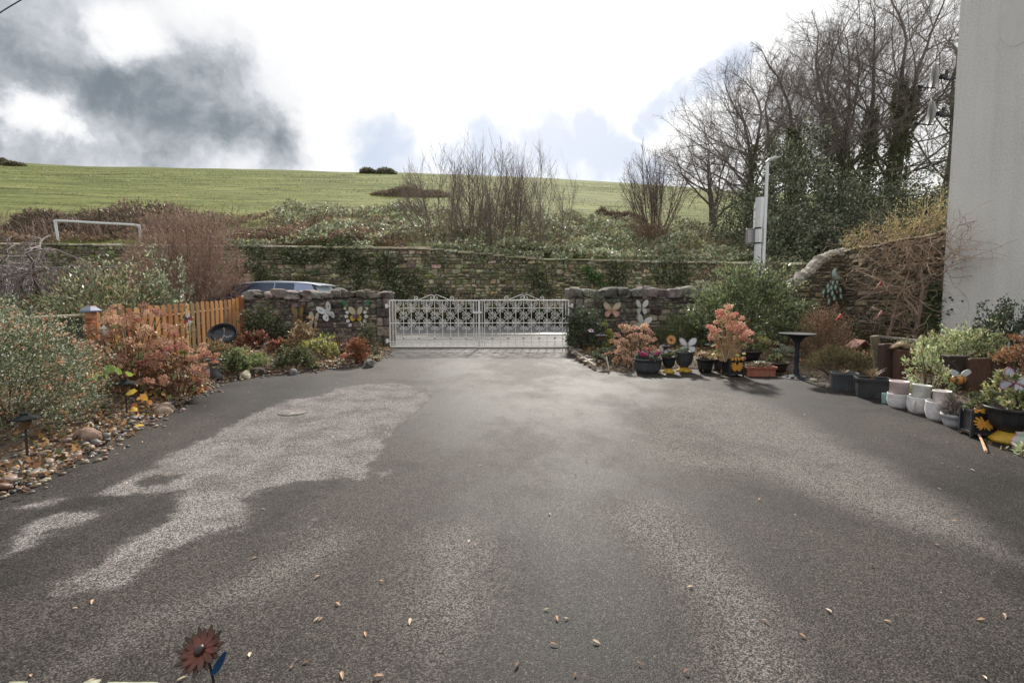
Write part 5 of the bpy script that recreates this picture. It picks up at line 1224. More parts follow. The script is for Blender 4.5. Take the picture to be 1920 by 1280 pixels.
# ---------------------------------------------------------------- cobbles and pebbles
PEBC = [('pinkish', S(132, 108, 96)), ('grey', S(104, 101, 98)), ('cream', S(156, 143, 122)), ('slate-blue', S(78, 81, 88)), ('rust-brown', S(114, 82, 64)), ('sandy', S(134, 116, 92))]
def edge_point(E, s):
    d = np.concatenate([[0], np.cumsum(np.linalg.norm(np.diff(E, axis=0), axis=1))]); q = s * d[-1]; i = min(np.searchsorted(d, q, 'right') - 1, len(E) - 2)
    a, b = E[i], E[i + 1]; t = (q - d[i]) / (d[i + 1] - d[i]); n = np.array([-(b - a)[1], (b - a)[0]]); return a + (b - a) * t, n / np.linalg.norm(n)
def cobbles():
    proto = []
    for nm, c in PEBC:
        for _ in range(2):
            m = MB(); blob(m, (0, 0, 0), (.036, .027, .019), np.array(c) * rng.uniform(.85, 1.1), 2, .12, .9); o = m.build('cobble', M['pebble'], smooth=True); proto.append((nm, o))
    for i in range(290):
        nm, o = proto[i % 12]; q = o if i < 12 else o.copy()
        if i >= 12: COL.objects.link(q)
        E = LEDGE; s = rng.uniform(0, .96) ** 1.0; p, n = edge_point(E, s); off = rng.uniform(.01, .34) * (1 if s < .5 else .8); x, y = p + n * off
        q.location = (x, y, bz(x, y) + .016 + .02 * rng.uniform()); q.rotation_euler = (rng.normal(0, .25), rng.normal(0, .25), rng.uniform(0, 6.28)); q.scale = (rng.uniform(.6, 1.25),) * 3
        tag(q, f'rounded {nm} cobble among the stones edging the left flower bed', 'cobble', f'{nm} cobbles edging the left bed')
    m = MB(); n = 3600; s = rng.uniform(0, 1, n)
    for i in range(n):
        p, nn = edge_point(LEDGE, s[i]); x, y = p + nn * rng.normal(.16, .13); r = rng.uniform(.010, .026)
        blob(m, (x, y, max(bz(x, y), 0) + r * .4), (r * 1.2, r, r * .7), np.array(PEBC[i % 6][1]) * rng.uniform(.75, 1.2), 1, .1)
    tag(m.build('pebbles', M['pebble'], smooth=True), kind='stuff')
    n = 3200; q = []
    for s_ in rng.uniform(0, 1, n): p, nn = edge_point(LEDGE, s_); q.append(p + nn * rng.normal(.17, .13))
    q = np.array(q); z = np.maximum(bedz(q[:, 0], q[:, 1]), 0) + rng.uniform(.01, .05, n); m = MB(); leaves(m, np.column_stack([q, z]), rng.normal(0, 1, (n, 3)) * [1, 1, .3], rng.uniform(.02, .055, n), pick([(3, S(128, 92, 62)), (2, S(104, 78, 56)), (1.5, S(160, 120, 78)), (.5, S(190, 140, 66)), (.7, S(96, 100, 58))], n), asp=.55, six=True); tag(m.build('leaf_litter', M['leaf']), kind='stuff')
    # a few larger rocks
    for px, py, r, c, lab in ((297, 770, .10, S(176, 150, 132), 'pale pinkish upright rock at the edge of the left bed'), (150, 830, .09, S(140, 112, 96), 'brown rock among the pebbles below the husk-dotted shrub'), (455, 705, .09, S(180, 172, 146), 'cream rock at the edge of the left bed near the terracotta lump'), (545, 697, .08, S(120, 122, 128), 'grey rock at the stones in the middle of the left bed edge'), (690, 683, .11, S(112, 110, 108), 'dark grey rock at the gate end of the left bed edge'), (478, 700, .10, S(66, 56, 50), 'dark hollow rock beside the terracotta lump')):
        p = G(px, py, .05); p[1] += .08; mm = MB(); blob(mm, (0, 0, 0), (r, r * .7, r * .75), c, 3, .22, .8); o = mm.build('rock', M['stone'], loc=(p[0], p[1], bz(p[0], p[1]) + r * .45)); tag(o, lab, 'rock')
cobbles()
def terracotta_bits():
    for px, py, lab, s, rz in ((437, 698, 'broken terracotta lump at the edge of the left bed', .11, .3), (641, 664, 'terracotta ridge tile lying beside the dark heather', .16, .1), (650, 676, 'terracotta pot lying on its side by the rust-red plant', .14, .8), (525, 668, 'terracotta shard beside the plum-red plant', .10, .5)):
        p = G(px, py, .06); p[1] += .1; mm = MB()
        n = 14; a = np.linspace(.15, math.pi - .15, n); o = np.stack([np.cos(a), np.sin(a) * .8], 1); poly = np.concatenate([o, o[::-1] * .86]) * s
        plate(mm, poly, -s * .8, s * 1.5, (1, 1, 1)); ob = mm.build('terracotta_piece', M['terra'], loc=(p[0], p[1], bz(p[0], p[1]) + .01)); ob.rotation_euler = (R(6), R(-8), rz); tag(ob, lab, 'terracotta')
terracotta_bits()

# ---------------------------------------------------------------- ornaments
UP_W = smooth_poly([(0, .02), (.05, .20), (.16, .40), (.34, .52), (.52, .54), (.60, .44), (.58, .28), (.46, .10), (.20, .0)], 3)
LO_W = smooth_poly([(0, 0), (.20, -.01), (.42, -.06), (.50, -.18), (.46, -.32), (.32, -.44), (.18, -.38), (.06, -.18)], 3)
def butterfly(name, label, loc, s, cu, cl, cb, cat='butterfly ornament', tilt=0, yaw=0, pitch=0, fold=.25, spots=None, edge=None, group=None, slim=1.0):
    t = thing(name, label, cat, loc, group=group); t.rotation_euler = (pitch, tilt, yaw)
    for sg in (-1, 1):
        for W_, c in ((UP_W, cu), (LO_W, cl)):
            mb = MB(); f = lambda v: np.stack([sg * v[:, 0] * math.cos(fold) * slim, v[:, 1] - np.abs(v[:, 0]) * math.sin(fold), v[:, 2]], 1) * s
            o = W_ if sg > 0 else W_[::-1]
            plate(mb, W_ , 0, .012, c if edge is None else edge, f)
            if edge is not None:
                ctr = W_.mean(0); plate(mb, ctr + (W_ - ctr) * .8, -.006, .004, c, f)
            if spots is not None:
                ctr = W_.mean(0)
                for q in (.25, .55, .8):
                    e = ctr * q + (W_[len(W_) // 2 + 2] - ctr * q) * .45; an = np.linspace(0, 6.28, 9)[:-1]; plate(mb, np.stack([e[0] + .035 * np.cos(an), e[1] + .035 * np.sin(an)], 1), -.011, .004, spots, f)
            mb.build('wing', M['paint'], t)
    mb = MB(); tube(mb, spline([(0, -.02 * s, -.22 * s), (0, -.035 * s, 0), (0, -.035 * s, .14 * s), (0, -.02 * s, .22 * s)], 3), np.array([.012, .025, .035, .042, .045, .045, .042, .04, .045, .03]) * s, 8, cb); mb.build('body', M['paint'], t)
    mb = MB()
    for sg in (-1, 1): tube(mb, spline([(0, -.02 * s, .2 * s), (sg * .05 * s, -.03 * s, .34 * s), (sg * .14 * s, -.04 * s, .44 * s)], 4), .008 * s + .001, 4, S(70, 60, 50))
    mb.build('antennae', M['paint'], t)
    return t
WY = 11.63
WHT = S(206, 210, 214)
c = P(560, 592, WY); butterfly('butterfly_ornament', 'gold-brown butterfly ornament on the left wall behind dry stems', c, .40, S(136, 112, 52), S(118, 92, 44), S(96, 66, 40), slim=.62)
c = P(589, 600, WY); butterfly('butterfly_ornament', 'cream narrow-winged butterfly ornament low on the left wall', c, .36, S(190, 182, 164), S(170, 162, 146), S(120, 104, 90), tilt=R(8), slim=.55)
c = P(614, 586, WY); butterfly('butterfly_ornament', 'white tilted butterfly ornament on the left wall', c, .42, WHT, WHT, S(190, 192, 194), tilt=R(-28), slim=.72, spots=S(120, 116, 110))
def garland_butterfly():
    c = P(668, 590, WY); t = butterfly('butterfly_ornament', 'large butterfly ornament with yellow middle and white petal plates on the left wall', c, .36, S(184, 178, 140), S(206, 162, 36), S(120, 84, 40), slim=.8)
    mb = MB()
    for sg in (-1, 1):
        for dx, dz, a, col, l in ((.17, .06, .3, S(208, 206, 200), .09), (.19, -.04, 0, S(206, 204, 198), .09), (.16, -.15, -.5, S(206, 208, 206), .09), (.12, -.25, -.8, S(204, 196, 206), .09), (.21, .15, .4, S(196, 184, 160), .07)):
            o = smooth_poly([(-l * .5, 0), (-l * .2, l * .45), (l * .35, l * .35), (l * .55, 0), (l * .3, -l * .4), (-l * .25, -l * .35)], 3)
            ca, sa = math.cos(a * sg), math.sin(a * sg); q = np.stack([o[:, 0] * ca - o[:, 1] * sa + sg * dx * 1.25, o[:, 0] * sa + o[:, 1] * ca + dz], 1); plate(mb, q, -.02, .014, col)
    mb.build('petal_plates', M['paint'], t); mb = MB()
    for sg in (-1, 1):
        o = smooth_poly([(0, .06), (.05, .1), (.07, .04), (.03, -.07), (-.01, -.02), (-.04, .03)], 3) * [sg, 1]; plate(mb, o + [sg * .255, .27], -.015, .012, S(28, 120, 66))
        p = o * .6; plate(mb, p * [1, -1] + [sg * .03, -.02], -.05, .012, S(92, 70, 130))
    mb.build('green_leaves', M['paint'], t)
garland_butterfly()
c = P(1147, 582, WY); tE = butterfly('butterfly_ornament', 'pink and green butterfly ornament in a green garland on the right wall', c, .37, S(190, 176, 150), S(206, 150, 138), S(206, 140, 30), spots=S(220, 196, 168), edge=S(168, 140, 120))
mb = MB(); a = np.linspace(.75, 2 * math.pi - .75, 46); ring = np.stack([.30 * np.sin(a), .03 * np.sin(a * 9) - .02, -.01 - .24 * -np.cos(a) * 1.05 * -1], 1); tube(mb, ring, .006, 5, S(40, 96, 66), cap=False)
n = 120; k = rng.integers(0, 46, n); leaves(mb, ring[k], rng.normal(0, 1, (n, 3)), rng.uniform(.03, .05, n), pick([(2, S(40, 110, 74)), (1, S(70, 130, 90)), (.5, S(160, 190, 170))], n), asp=.55); mb.build('garland', M['leaf'], tE)
c = P(1203, 577, WY); butterfly('butterfly_ornament', 'white butterfly ornament high on the right wall with splayed upright wings', c, .36, S(210, 212, 208), S(198, 196, 186), S(110, 92, 80), slim=.72, edge=S(176, 172, 164))
c = P(1205, 606, WY); butterfly('butterfly_ornament', 'white butterfly ornament partly hidden by the brown hydrangea on the right wall', c, .36, S(210, 212, 210), S(200, 200, 196), S(150, 140, 130), tilt=R(16), slim=.85)

def solar_lantern(label, loc, s=1.0, post=.0, hexa=False):
    """a flat-roofed solar lantern on a stake"""
    t = thing('solar_lantern', label, 'solar light', loc); z = post; mb = MB()
    lathe(mb, [(.0, .075), (.02, .07), (.03, .055), (.085, .034), (.09, .026), (.04, .03), (0, .03)], 6 if hexa else 16, (0, 0, z), S(26, 28, 32), sx=s, sy=s); mb.build('roof', M['matt'], t)
    mb = MB(); lathe(mb, [(.028, .03), (.038, .0), (.03, -.045), (.016, -.05)], 12, (0, 0, z), S(96, 70, 46), sx=s, sy=s); mb.build('globe', M['glaze'], t)
    mb = MB(); tube(mb, [(0, 0, z - .04), (0, 0, -.05)], .008, 6, S(40, 40, 42)); mb.build('stake', M['paint'], t)
def place_lantern(px, py, Y, label, s=1, hexa=False):
    c = P(px, py, Y); solar_lantern(label, (c[0], c[1], bz(c[0], c[1])), s, c[2] - bz(c[0], c[1]), hexa)
place_lantern(47, 792, 3.45, 'solar lantern with a dark angular roof under the husk-dotted shrub at the left edge', 1.0, True)
place_lantern(235, 724, 4.75, 'solar lantern with a dark conical roof below the dried hydrangea', 1.1)
def post_cap():
    c = P(170, 582, 7.05); t = thing('post_light', 'solar post cap light on an orange post beside the low slatted fence', 'solar light', (c[0] , c[1], c[2]))
    mb = MB(); lathe(mb, [(.0, .06), (.06, .055), (.13, .0), (.13, -.02), (.0, -.02)], 4, (0, 0, 0), S(96, 110, 140)); o = mb.build('cap', mat('solar_cap', vc=True, rough=.2, spec=.8), t); o.rotation_euler = (0, 0, R(40))
    mb = MB(); bevbox(mb, (0, 0, -.07), (.10, .10, .10), .008, S(190, 120, 80)); mb.build('lens', M['glaze'], t)
    mb = MB(); bevbox(mb, (0, 0, -(c[2] + .1) / 2 - .06), (.09, .09, c[2] - .1), .006, S(170, 98, 52)); mb.build('post', M['wood'], t)
post_cap()
def white_lantern():
    c = P(195, 622, 5.55); t = thing('garden_lantern', 'small white house-shaped lantern standing among the brown hydrangea heads', 'lantern', (c[0], c[1], c[2])); mb = MB()
    bevbox(mb, (0, 0, 0), (.055, .055, .075), .004, S(206, 204, 196)); mb.build('box', M['paint'], t); mb = MB(); lathe(mb, [(.045, .036), (.0, .085)], 4, (0, 0, 0), S(186, 184, 178)); mb.build('roof', M['paint'], t); mb = MB(); tube(mb, [(0, 0, -.03), (0, 0, -c[2] + .05)], .006, 6, S(80, 78, 74)); mb.build('stake', M['paint'], t)
white_lantern()
def spinner_red():
    c = P(352, 598, 7.7); t = thing('wind_spinner', 'small red and white wind ornament on a stick before the picket fence', 'wind spinner', (c[0], c[1], c[2])); mb = MB()
    for k in range(5):
        a = k * 1.256; o = smooth_poly([(0, 0), (.03, .035), (.08, .03), (.09, 0), (.05, -.02)], 3); ca, sa = math.cos(a), math.sin(a)
        plate(mb, np.stack([o[:, 0] * ca - o[:, 1] * sa, o[:, 0] * sa + o[:, 1] * ca], 1), 0, .006, [S(168, 60, 56), S(206, 202, 196), S(70, 90, 84)][k % 3])
    mb.build('vanes', M['paint'], t); mb = MB(); tube(mb, [(0, .01, 0), (.02, .01, -c[2] + .05)], .006, 6, S(90, 86, 80)); mb.build('stick', M['paint'], t)
spinner_red()
def dark_basin():
    c = P(421, 628, 8.9); t = thing('water_basin', 'round dark basin propped up against the picket fence', 'basin', (c[0], c[1], c[2])); mb = MB()
    lathe(mb, [(0, .0), (.16, .01), (.21, .05), (.235, .10), (.25, .10), (.24, .03), (.18, -.03), (0, -.04)], 26, sy=.8); o = mb.build('bowl', mat('wet_black', S(38, 44, 50), rough=.18, nscale=9, namt=.5), t, smooth=True); o.rotation_euler = (R(62), 0, R(10))
    mb = MB()
    for k in range(3):
        a = k * 1.3 - 1.6; tube(mb, spline([(.02, -.05, .0), (.10 * math.cos(a), -.09, .10 * math.sin(a)), (.19 * math.cos(a + .3), -.10, .15 * math.sin(a + .3))], 4), .007, 5, S(178, 184, 186))
    mb.build('twigs', M['paint'], t); mb = MB(); bevbox(mb, (0, .05, -(c[2] - .1) / 2 - .1), (.2, .14, c[2] - .1), .02, S(48, 48, 50)); mb.build('stand', M['paint'], t)
dark_basin()
def boot():
    p = G(398, 711, .06); p[1] += .1; t = thing('boot_planter', 'dark grey boot-shaped planter standing on the cobbles of the left bed', 'planter', (p[0], p[1], bz(p[0], p[1]) + .02)); H = zat(398, 672, p[1]) - p[2]
    mb = MB(); st = [(.0, .0, .085, .055), (-.0, .03, .09, .058), (.012, .07, .075, .055), (.03, .10, .055, .05), (.035, H * .6, .05, .05), (.035, H * .9, .058, .055), (.035, H * .93, .12, .075), (.035, H, .12, .075), (.035, H - .005, .09, .055)]
    v = []; n = 14; a = np.arange(n) * 2 * math.pi / n
    for cx, z, rx, ry in st: v.append(np.stack([-cx + rx * np.cos(a) * 1.0, ry * np.sin(a), np.full(n, z)], 1))
    k = len(st); i = np.arange(k - 1)[:, None] * n; j = np.arange(n)[None]; f = np.stack([i + j, i + (j + 1) % n, i + n + (j + 1) % n, i + n + j], -1).reshape(-1, 4); mb.add(np.concatenate(v), f, S(70, 74, 80)); mb.add(v[0], [list(range(n))[::-1]], S(70, 74, 80)); mb.build('boot', M['paint'], t, smooth=True)
    mb = MB(); lathe(mb, [(0, H - .02), (.08, H - .02)], 12, (-.035, 0, 0)); mb.build('soil', M['soil'], t)
boot()
def stone_ball():
    p = spot(500, 662); p[1] += .3; p[0] = P(500, 650, p[1])[0]; mb = MB(); blob(mb, (0, 0, 0), (.09, .09, .085), S(186, 184, 184), 3, .05); o = mb.build('stone_ball', M['stone'], loc=(p[0], p[1], zat(500, 649, p[1]))); tag(o, 'pale grey stone ball among the plants before the left wall', 'ornament')
stone_ball()
# ================================================================ THE RIGHT BED: shrubs
def at_base(px, py, back=0.0):
    p = G(px, py, .02); Y = p[1] + back; q = P(px, py, Y); return np.array([q[0], Y, bz(q[0], Y)])
def bushpx(name, lab, px, py, back, wpx, top, n, size, pal, cat='shrub', d=None, **k):
    p = at_base(px, py, back); Y = p[1]; w = m_(wpx, Y); return bush(name, lab, p, w, d or min(w, 1.0), max(zat(px, top, Y) - p[2], .1), n, size, pal, cat=cat, **k)
LAUR = [(3, S(104, 118, 82)), (2, S(132, 144, 104)), (2, S(78, 92, 62)), (1, S(164, 172, 132)), (.8, S(150, 156, 86))]
DK = [(3, S(72, 84, 62)), (2, S(92, 104, 80)), (1, S(56, 66, 48)), (.8, S(124, 132, 104))]
bushpx('ivy_bush', 'dark glossy ivy-like shrub clinging to the right gate pillar', 1096, 668, .9, 62, 566, 2600, (.04, .085), DK, matn='gloss', d=.7, lump=.2, asp=.6)
bushpx('yellow_shrub', 'lime-yellow leafed shrub beside the right gate pillar', 1128, 660, .9, 48, 606, 900, (.035, .07), [(2, S(176, 178, 74)), (1, S(150, 160, 70)), (1, S(196, 196, 110))], d=.5, asp=.6)
hydrangea('tan dried hydrangea in front of the right wall below the butterflies', at_base(1190, 697, .75), m_(104, 8.6), .9, zat(1190, 603, 8.6) - .1, 62, .062, [(3, S(190, 152, 124)), (2, S(168, 126, 104)), (2, S(208, 176, 148)), (1, S(148, 106, 88))], [(1, S(132, 124, 86)), (1, S(150, 118, 94)), (1, S(168, 138, 114))], 260, .07, low=.05)
bushpx('green_heath', 'soft dark green heath shrub against the right wall behind the urns', 1270, 680, 1.6, 96, 588, 4200, (.03, .07), [(3, S(84, 94, 58)), (2, S(104, 112, 72)), (1, S(66, 76, 48))], asp=.18, up=.7, d=.9, dirn=.4)
def big_laurel():
    p = at_base(1398, 690, 2.2); Y = p[1]; bush('laurel_shrub', 'big glossy green laurel-like shrub in the corner of the right walls', p, m_(215, Y), 1.5, zat(1398, 508, Y) - p[2], 9500, (.06, .11), LAUR, 'gloss', lump=.13, dens=26, spread=.09, up=.35, stemc=S(140, 132, 96), nstem=34, srad=.016, asp=.42)
big_laurel()
bushpx('heather_shrub', 'tall heather with pinkish dry tips behind the pedestal stand', 1540, 700, .8, 88, 580, 7500, (.02, .05), [(2, S(150, 112, 94)), (2, S(126, 104, 78)), (2, S(94, 92, 64)), (1, S(176, 134, 116))], asp=.2, up=.9, dirn=.35, d=.8, dens=30, spread=.12, nstem=60, stemc=S(120, 96, 74), srad=.006)
bushpx('heather_shrub', 'low green heather at the foot of the tall pinkish heather', 1565, 716, .5, 96, 650, 4200, (.02, .05), [(2, S(92, 92, 60)), (2, S(112, 104, 70)), (1, S(130, 112, 82))], asp=.2, up=.9, dirn=.4, d=.7)
EUO = [(3, S(176, 186, 128)), (2, S(140, 156, 96)), (2, S(204, 208, 164)), (2, S(96, 112, 66)), (.6, S(186, 150, 130))]
def euonymus():
    for px, py, Y, wpx, top, n, lab in ((1815, 690, 6.9, 140, 617, 5200, 'pale variegated bushy shrub behind the upright sleepers'), (1742, 690, 6.8, 50, 638, 1300, 'left tip of the pale variegated planting above the black bowl'), (1742, 690, 5.6, 44, 652, 900, 'variegated trailing plant spilling over the black bowl')):
        c = P(px, py, Y); z = bz(c[0], Y); bush('variegated_shrub', lab, (c[0], Y, z), m_(wpx, Y) * 1.1, .6, zat(px, top, Y) - z, n, (.025, .055), EUO, 'leaf', asp=.4, up=.6, dens=22, spread=.10, six=True, lump=.14)
euonymus()
c = P(1885, 640, 6.9); bush('dark_shrub', 'dark green purple-tipped upright shrub against the house wall', (c[0], 6.9, bz(c[0], 6.9)), m_(120, 6.9), .7, zat(1885, 572, 6.9) - .1, 3800, (.03, .06), [(3, S(62, 76, 56)), (2, S(82, 96, 72)), (1, S(48, 58, 44)), (.8, S(104, 78, 76))], 'gloss', asp=.6, up=.7, dens=22, spread=.08, lump=.2)
c = P(1905, 690, 5.6); bush('rusty_shrub', 'rusty brown leafed plant at the right edge behind the sleepers', (c[0], 5.6, bz(c[0], 5.6)), .62, .5, zat(1905, 645, 5.6) - .1, 1300, (.03, .06), [(2, S(150, 100, 70)), (1, S(176, 136, 104)), (1, S(120, 112, 70))], asp=.5)
c = P(1786, 630, 7.4); blades('dark_leaved_plant', 'small dark broad-leaved plant against the foot of the house wall', (c[0], 7.4, bz(c[0], 7.4)), zat(1786, 606, 7.4) - .05, .22, 40, .05, [(1, S(62, 78, 66)), (1, S(80, 98, 80))])
bushpx('variegated_shrub', 'grey-green small-leaved plant under the pedestal stand', 1476, 700, .9, 40, 650, 900, (.025, .05), [(2, S(150, 156, 136)), (1, S(116, 126, 100))], d=.5)
def mini_hydr():
    hydrangea('yellow-green faded hydrangea heads behind the terracotta trough', at_base(1432, 690, 1.0), m_(62, 8.4), .5, zat(1432, 640, 8.4) - .1, 11, .065, [(2, S(172, 162, 104)), (1, S(150, 140, 84)), (1, S(186, 178, 130))], [(1, S(96, 110, 60))], 60, .07)
mini_hydr()
bushpx('small_plant', 'dark green filler plants between the tan hydrangea and the gate pillar', 1140, 690, .5, 60, 655, 1100, (.03, .06), DK, d=.5)
bushpx('small_plant', 'mixed low plants between the birdhouse and the black troughs', 1605, 712, .7, 90, 668, 2000, (.03, .07), MIXB, d=.8)
bushpx('small_plant', 'dark undergrowth at the foot of the tall side wall', 1590, 690, 2.4, 150, 620, 4200, (.04, .08), [(2, S(84, 86, 58)), (2, S(104, 98, 68)), (1, S(70, 74, 52)), (1, S(126, 108, 82))], d=1.3)
bushpx('small_plant', 'bare-looking scrub below the climbing vine', 1690, 690, 2.0, 140, 618, 2600, (.03, .07), [(2, S(120, 106, 84)), (1, S(96, 96, 64)), (1, S(150, 128, 104))], d=1.2)

# ---------------------------------------------------------------- the climber on the side wall
def vine():
    X0 = 7.72; q = lambda px, py, dx=0: PX(px, py, X0 + dx)
    t = thing('climbing_vine', 'old climbing vine with twisted bare stems and yellow tips against the tall side wall', 'climber', (0, 0, 0)); m = MB()
    C = np.array(S(146, 122, 108))
    o = lambda p: np.array([1480 + p[0] / 4.922, 440 + p[1] / 4.922])
    stems = [([(1165, 1000), (1180, 900), (1190, 820), (1215, 650), (1235, 500), (1215, 330), (1165, 100)], .042), ([(905, 950), (920, 900), (960, 780), (1000, 620), (1060, 490), (1110, 330), (1160, 90)], .030), ([(630, 610), (760, 550), (900, 520), (1050, 490)], .028), ([(1190, 740), (1130, 650), (1070, 590), (1060, 490)], .026), ([(850, 90), (890, 180), (930, 270), (985, 300), (1060, 330)], .022), ([(690, 180), (780, 240), (860, 300)], .02), ([(650, 340), (760, 390), (860, 430), (960, 480), (1070, 490), (1210, 525)], .02), ([(960, 250), (1050, 200), (1140, 150), (1230, 60)], .02), ([(1180, 90), (1290, 180), (1330, 260), (1260, 420)], .02), ([(470, 420), (520, 480), (620, 515), (760, 520)], .014), ([(1100, 500), (1130, 560), (1180, 580)], .02), ([(1330, 60), (1390, 40), (1420, 20)], .02), ([(760, 750), (750, 800), (775, 890)], .012), ([(1165, 730), (1165, 820), (1150, 900)], .018)]
    ends = []
    for pts, r in stems:
        pp = [q(*o(p), rng.normal(0, .04)) for p in pts]; sp = spline(pp, 5); rr = np.linspace(r, r * .5, len(sp)) * (1 + .15 * rng.normal(0, 1, len(sp))); tube(m, sp, rr, 6, C * rng.uniform(.8, 1.15), cap=False); ends += pp[1:]
    m.build('stems', M['wood'], t)
    m = MB(); st = []
    for k in range(52):
        px, py = rng.uniform(1600, 1775), 440 + abs(rng.normal(0, 55)); p = q(px, py, rng.normal(0, .08)); st.append((p, (rng.normal(-.3, .5), rng.normal(-.3, .6), rng.normal(.1, .6)), rng.uniform(.35, .8), .008))
    for p in ends:
        for _ in range(2): st.append((p, rng.normal(0, .6, 3) + [-.2, 0, .1], rng.uniform(.3, .7), .007))
    for k in range(26):                 # whips reaching past the corner over the house wall
        p = q(rng.uniform(1755, 1785), rng.uniform(430, 520)); st.append((p, (rng.normal(-.3, .3), -1, rng.normal(0, .5)), rng.uniform(.35, .8), .006))
    grow(m, st, [dict(seg=5, n=3, wander=.3, up=.0, sides=3, ang=(.5, 1), len=(.4, .7), rr=.7, taper=.6), dict(seg=4, wander=.35, up=-.02, sides=3, taper=.6)], S(156, 132, 112), S(168, 140, 112)); m.build('twigs', M['wood'], t)
    # yellow-tipped twigs and leaves over the top of the wall
    m = MB(); st = []
    for k in range(64):
        px = rng.uniform(1585, 1775); base = np.interp(px, [1585, 1680, 1775], [468, 452, 430]); p = PX(px, base + rng.uniform(-8, 10), 8.05)
        st.append((p, (rng.normal(-.2, .4), rng.normal(-.5, .6), rng.uniform(.2, 1.0)), rng.uniform(.25, .75) * np.interp(px, [1585, 1775], [.6, 1.25]), .007))
    tips = grow(m, st, [dict(seg=5, n=4, wander=.18, up=.06, sides=3, ang=(.4, .9), len=(.35, .6), rr=.7, taper=.6), dict(seg=3, wander=.2, up=.1, sides=3, taper=.6)], S(164, 146, 106), S(182, 164, 118)); m.build('yellow_twigs', M['wood'], t)
    tp = np.array([p for p, d in tips]); m = MB(); k = rng.choice(len(tp), 1500); leaves(m, tp[k] + rng.normal(0, .04, (1500, 3)), rng.normal(0, 1, (1500, 3)) + [0, 0, .3], rng.uniform(.02, .05, 1500), pick([(2, S(190, 172, 116)), (1, S(172, 152, 104)), (1, S(146, 140, 92))], 1500), asp=.4); m.build('yellow_leaves', M['leaf'], t)
    n = 450; px = rng.uniform(1650, 1775, n); py = rng.uniform(450, 640, n); v = np.array([q(a, b, rng.uniform(-.05, .2)) for a, b in zip(px, py)]); m = MB(); leaves(m, v, rng.normal(0, 1, (n, 3)), rng.uniform(.03, .07, n), pick([(2, S(132, 112, 90)), (1, S(104, 96, 68)), (1, S(156, 128, 104))], n), asp=.5); m.build('dead_leaves', M['leaf'], t)
vine()
def corner_ivy():
    n = 1700; t = thing('ivy_patch', 'strip of green ivy climbing the end of the side wall beside the house corner', 'ivy', (7.93, 9.05, .1)); m = MB()
    z = rng.uniform(0, 1.35, n) ** 1.1; p = np.stack([rng.normal(-.05, .05, n), rng.normal(0, .10, n) * (1.3 - .5 * z), z], 1); leaves(m, p, rng.normal(0, .6, (n, 3)) + [-.6, -.5, 0], rng.uniform(.03, .06, n), pick([(2, S(84, 104, 66)), (1, S(110, 126, 86)), (1, S(66, 84, 54))], n), asp=.75); m.build('foliage', M['gloss'], t)
    s = MB(); pts = [(1782, 558), (1786, 562), (1804, 564), (1778, 583), (1785, 580), (1776, 588), (1779, 590)]
    for a, b in pts: q = PX(a, b, 7.89) - np.array([7.93, 9.05, .1]); blob(s, q, (.012, .03, .02), S(50, 52, 48), 1, .2)
    s.build('creeping_tips', M['leaf'], t)
corner_ivy()
def peacock():
    c = P(1562, 525, 11.45); t = thing('peacock_ornament', 'peacock wall ornament with hanging green petal-shaped tail pieces on the side wall', 'wall ornament', c)
    mb = MB(); tube(mb, spline([(.22, 0, .02), (.1, -.02, .04), (.02, -.03, .1), (.0, -.03, .2), (.04, -.03, .26)], 4), np.interp(np.arange(17), [0, 5, 9, 16], [.02, .07, .06, .025]), 8, S(150, 170, 160)); mb.build('body', M['paint'], t)
    pts = [(1365, 235), (1340, 275), (1300, 330), (1395, 240), (1410, 285), (1345, 315), (1298, 370), (1380, 340), (1372, 290), (1340, 370), (1398, 385), (1350, 415), (1420, 430), (1455, 312), (1460, 370), (1425, 330), (1385, 245), (1425, 235)]
    for i, (a, b) in enumerate(pts):
        px, py = 1280 + a / 4.922, 480 + b / 4.922; q = P(px, py, 11.42) - c; mb = MB(); l = .085 if i % 3 else .05; an = .35 * (q[0] * 4)
        o = smooth_poly([(0, l), (l * .42, l * .1), (l * .28, -l * .8), (0, -l), (-l * .28, -l * .8), (-l * .42, l * .1)], 3); ca, sa = math.cos(an), math.sin(an); rot = lambda o, s: np.stack([o[:, 0] * ca - o[:, 1] * sa + q[0], o[:, 0] * sa + o[:, 1] * ca + q[2]], 1)
        plate(mb, rot(o, 1), q[1], .012, S(96, 136, 116) if i % 3 else S(120, 100, 96)); plate(mb, rot(o * .62, 1), q[1] - .006, .005, S(196, 214, 204) if i % 3 else S(190, 170, 160)); mb.build('tail_piece', M['paint'], t)
peacock()
def bird(px, py, Y, s, label, body, wing):
    c = P(px, py, Y); t = thing('bird_ornament', label, 'bird ornament', c); mb = MB()
    tube(mb, spline([(-.5 * s, 0, -.5 * s), (-.25 * s, 0, -.2 * s), (0, 0, 0), (.18 * s, 0, .3 * s), (.22 * s, 0, .48 * s), (.2 * s, 0, .6 * s)], 4), np.interp(np.arange(21), [0, 4, 8, 12, 16, 18, 20], [.04, .10, .22, .19, .15, .14, .03]) * s, 10, body); mb.build('body', M['paint'], t, smooth=True)
    mb = MB(); blob(mb, (-.1 * s, -.18 * s, -.02 * s), (.26 * s, .06 * s, .14 * s), wing, 2, .05, rot=0); mb.build('wing', M['paint'], t, smooth=True); mb = MB(); tube(mb, [(.34 * s, 0, .5 * s), (.46 * s, 0, .46 * s)], [.05 * s, .01 * s], 6, S(60, 54, 48)); mb.build('beak', M['paint'], t)
    mb = MB(); tube(mb, [(0, 0, -.15 * s), (0, 0.02, -min(c[2] - .1, 1.2))], .006, 5, S(90, 84, 76)); mb.build('stick', M['paint'], t)
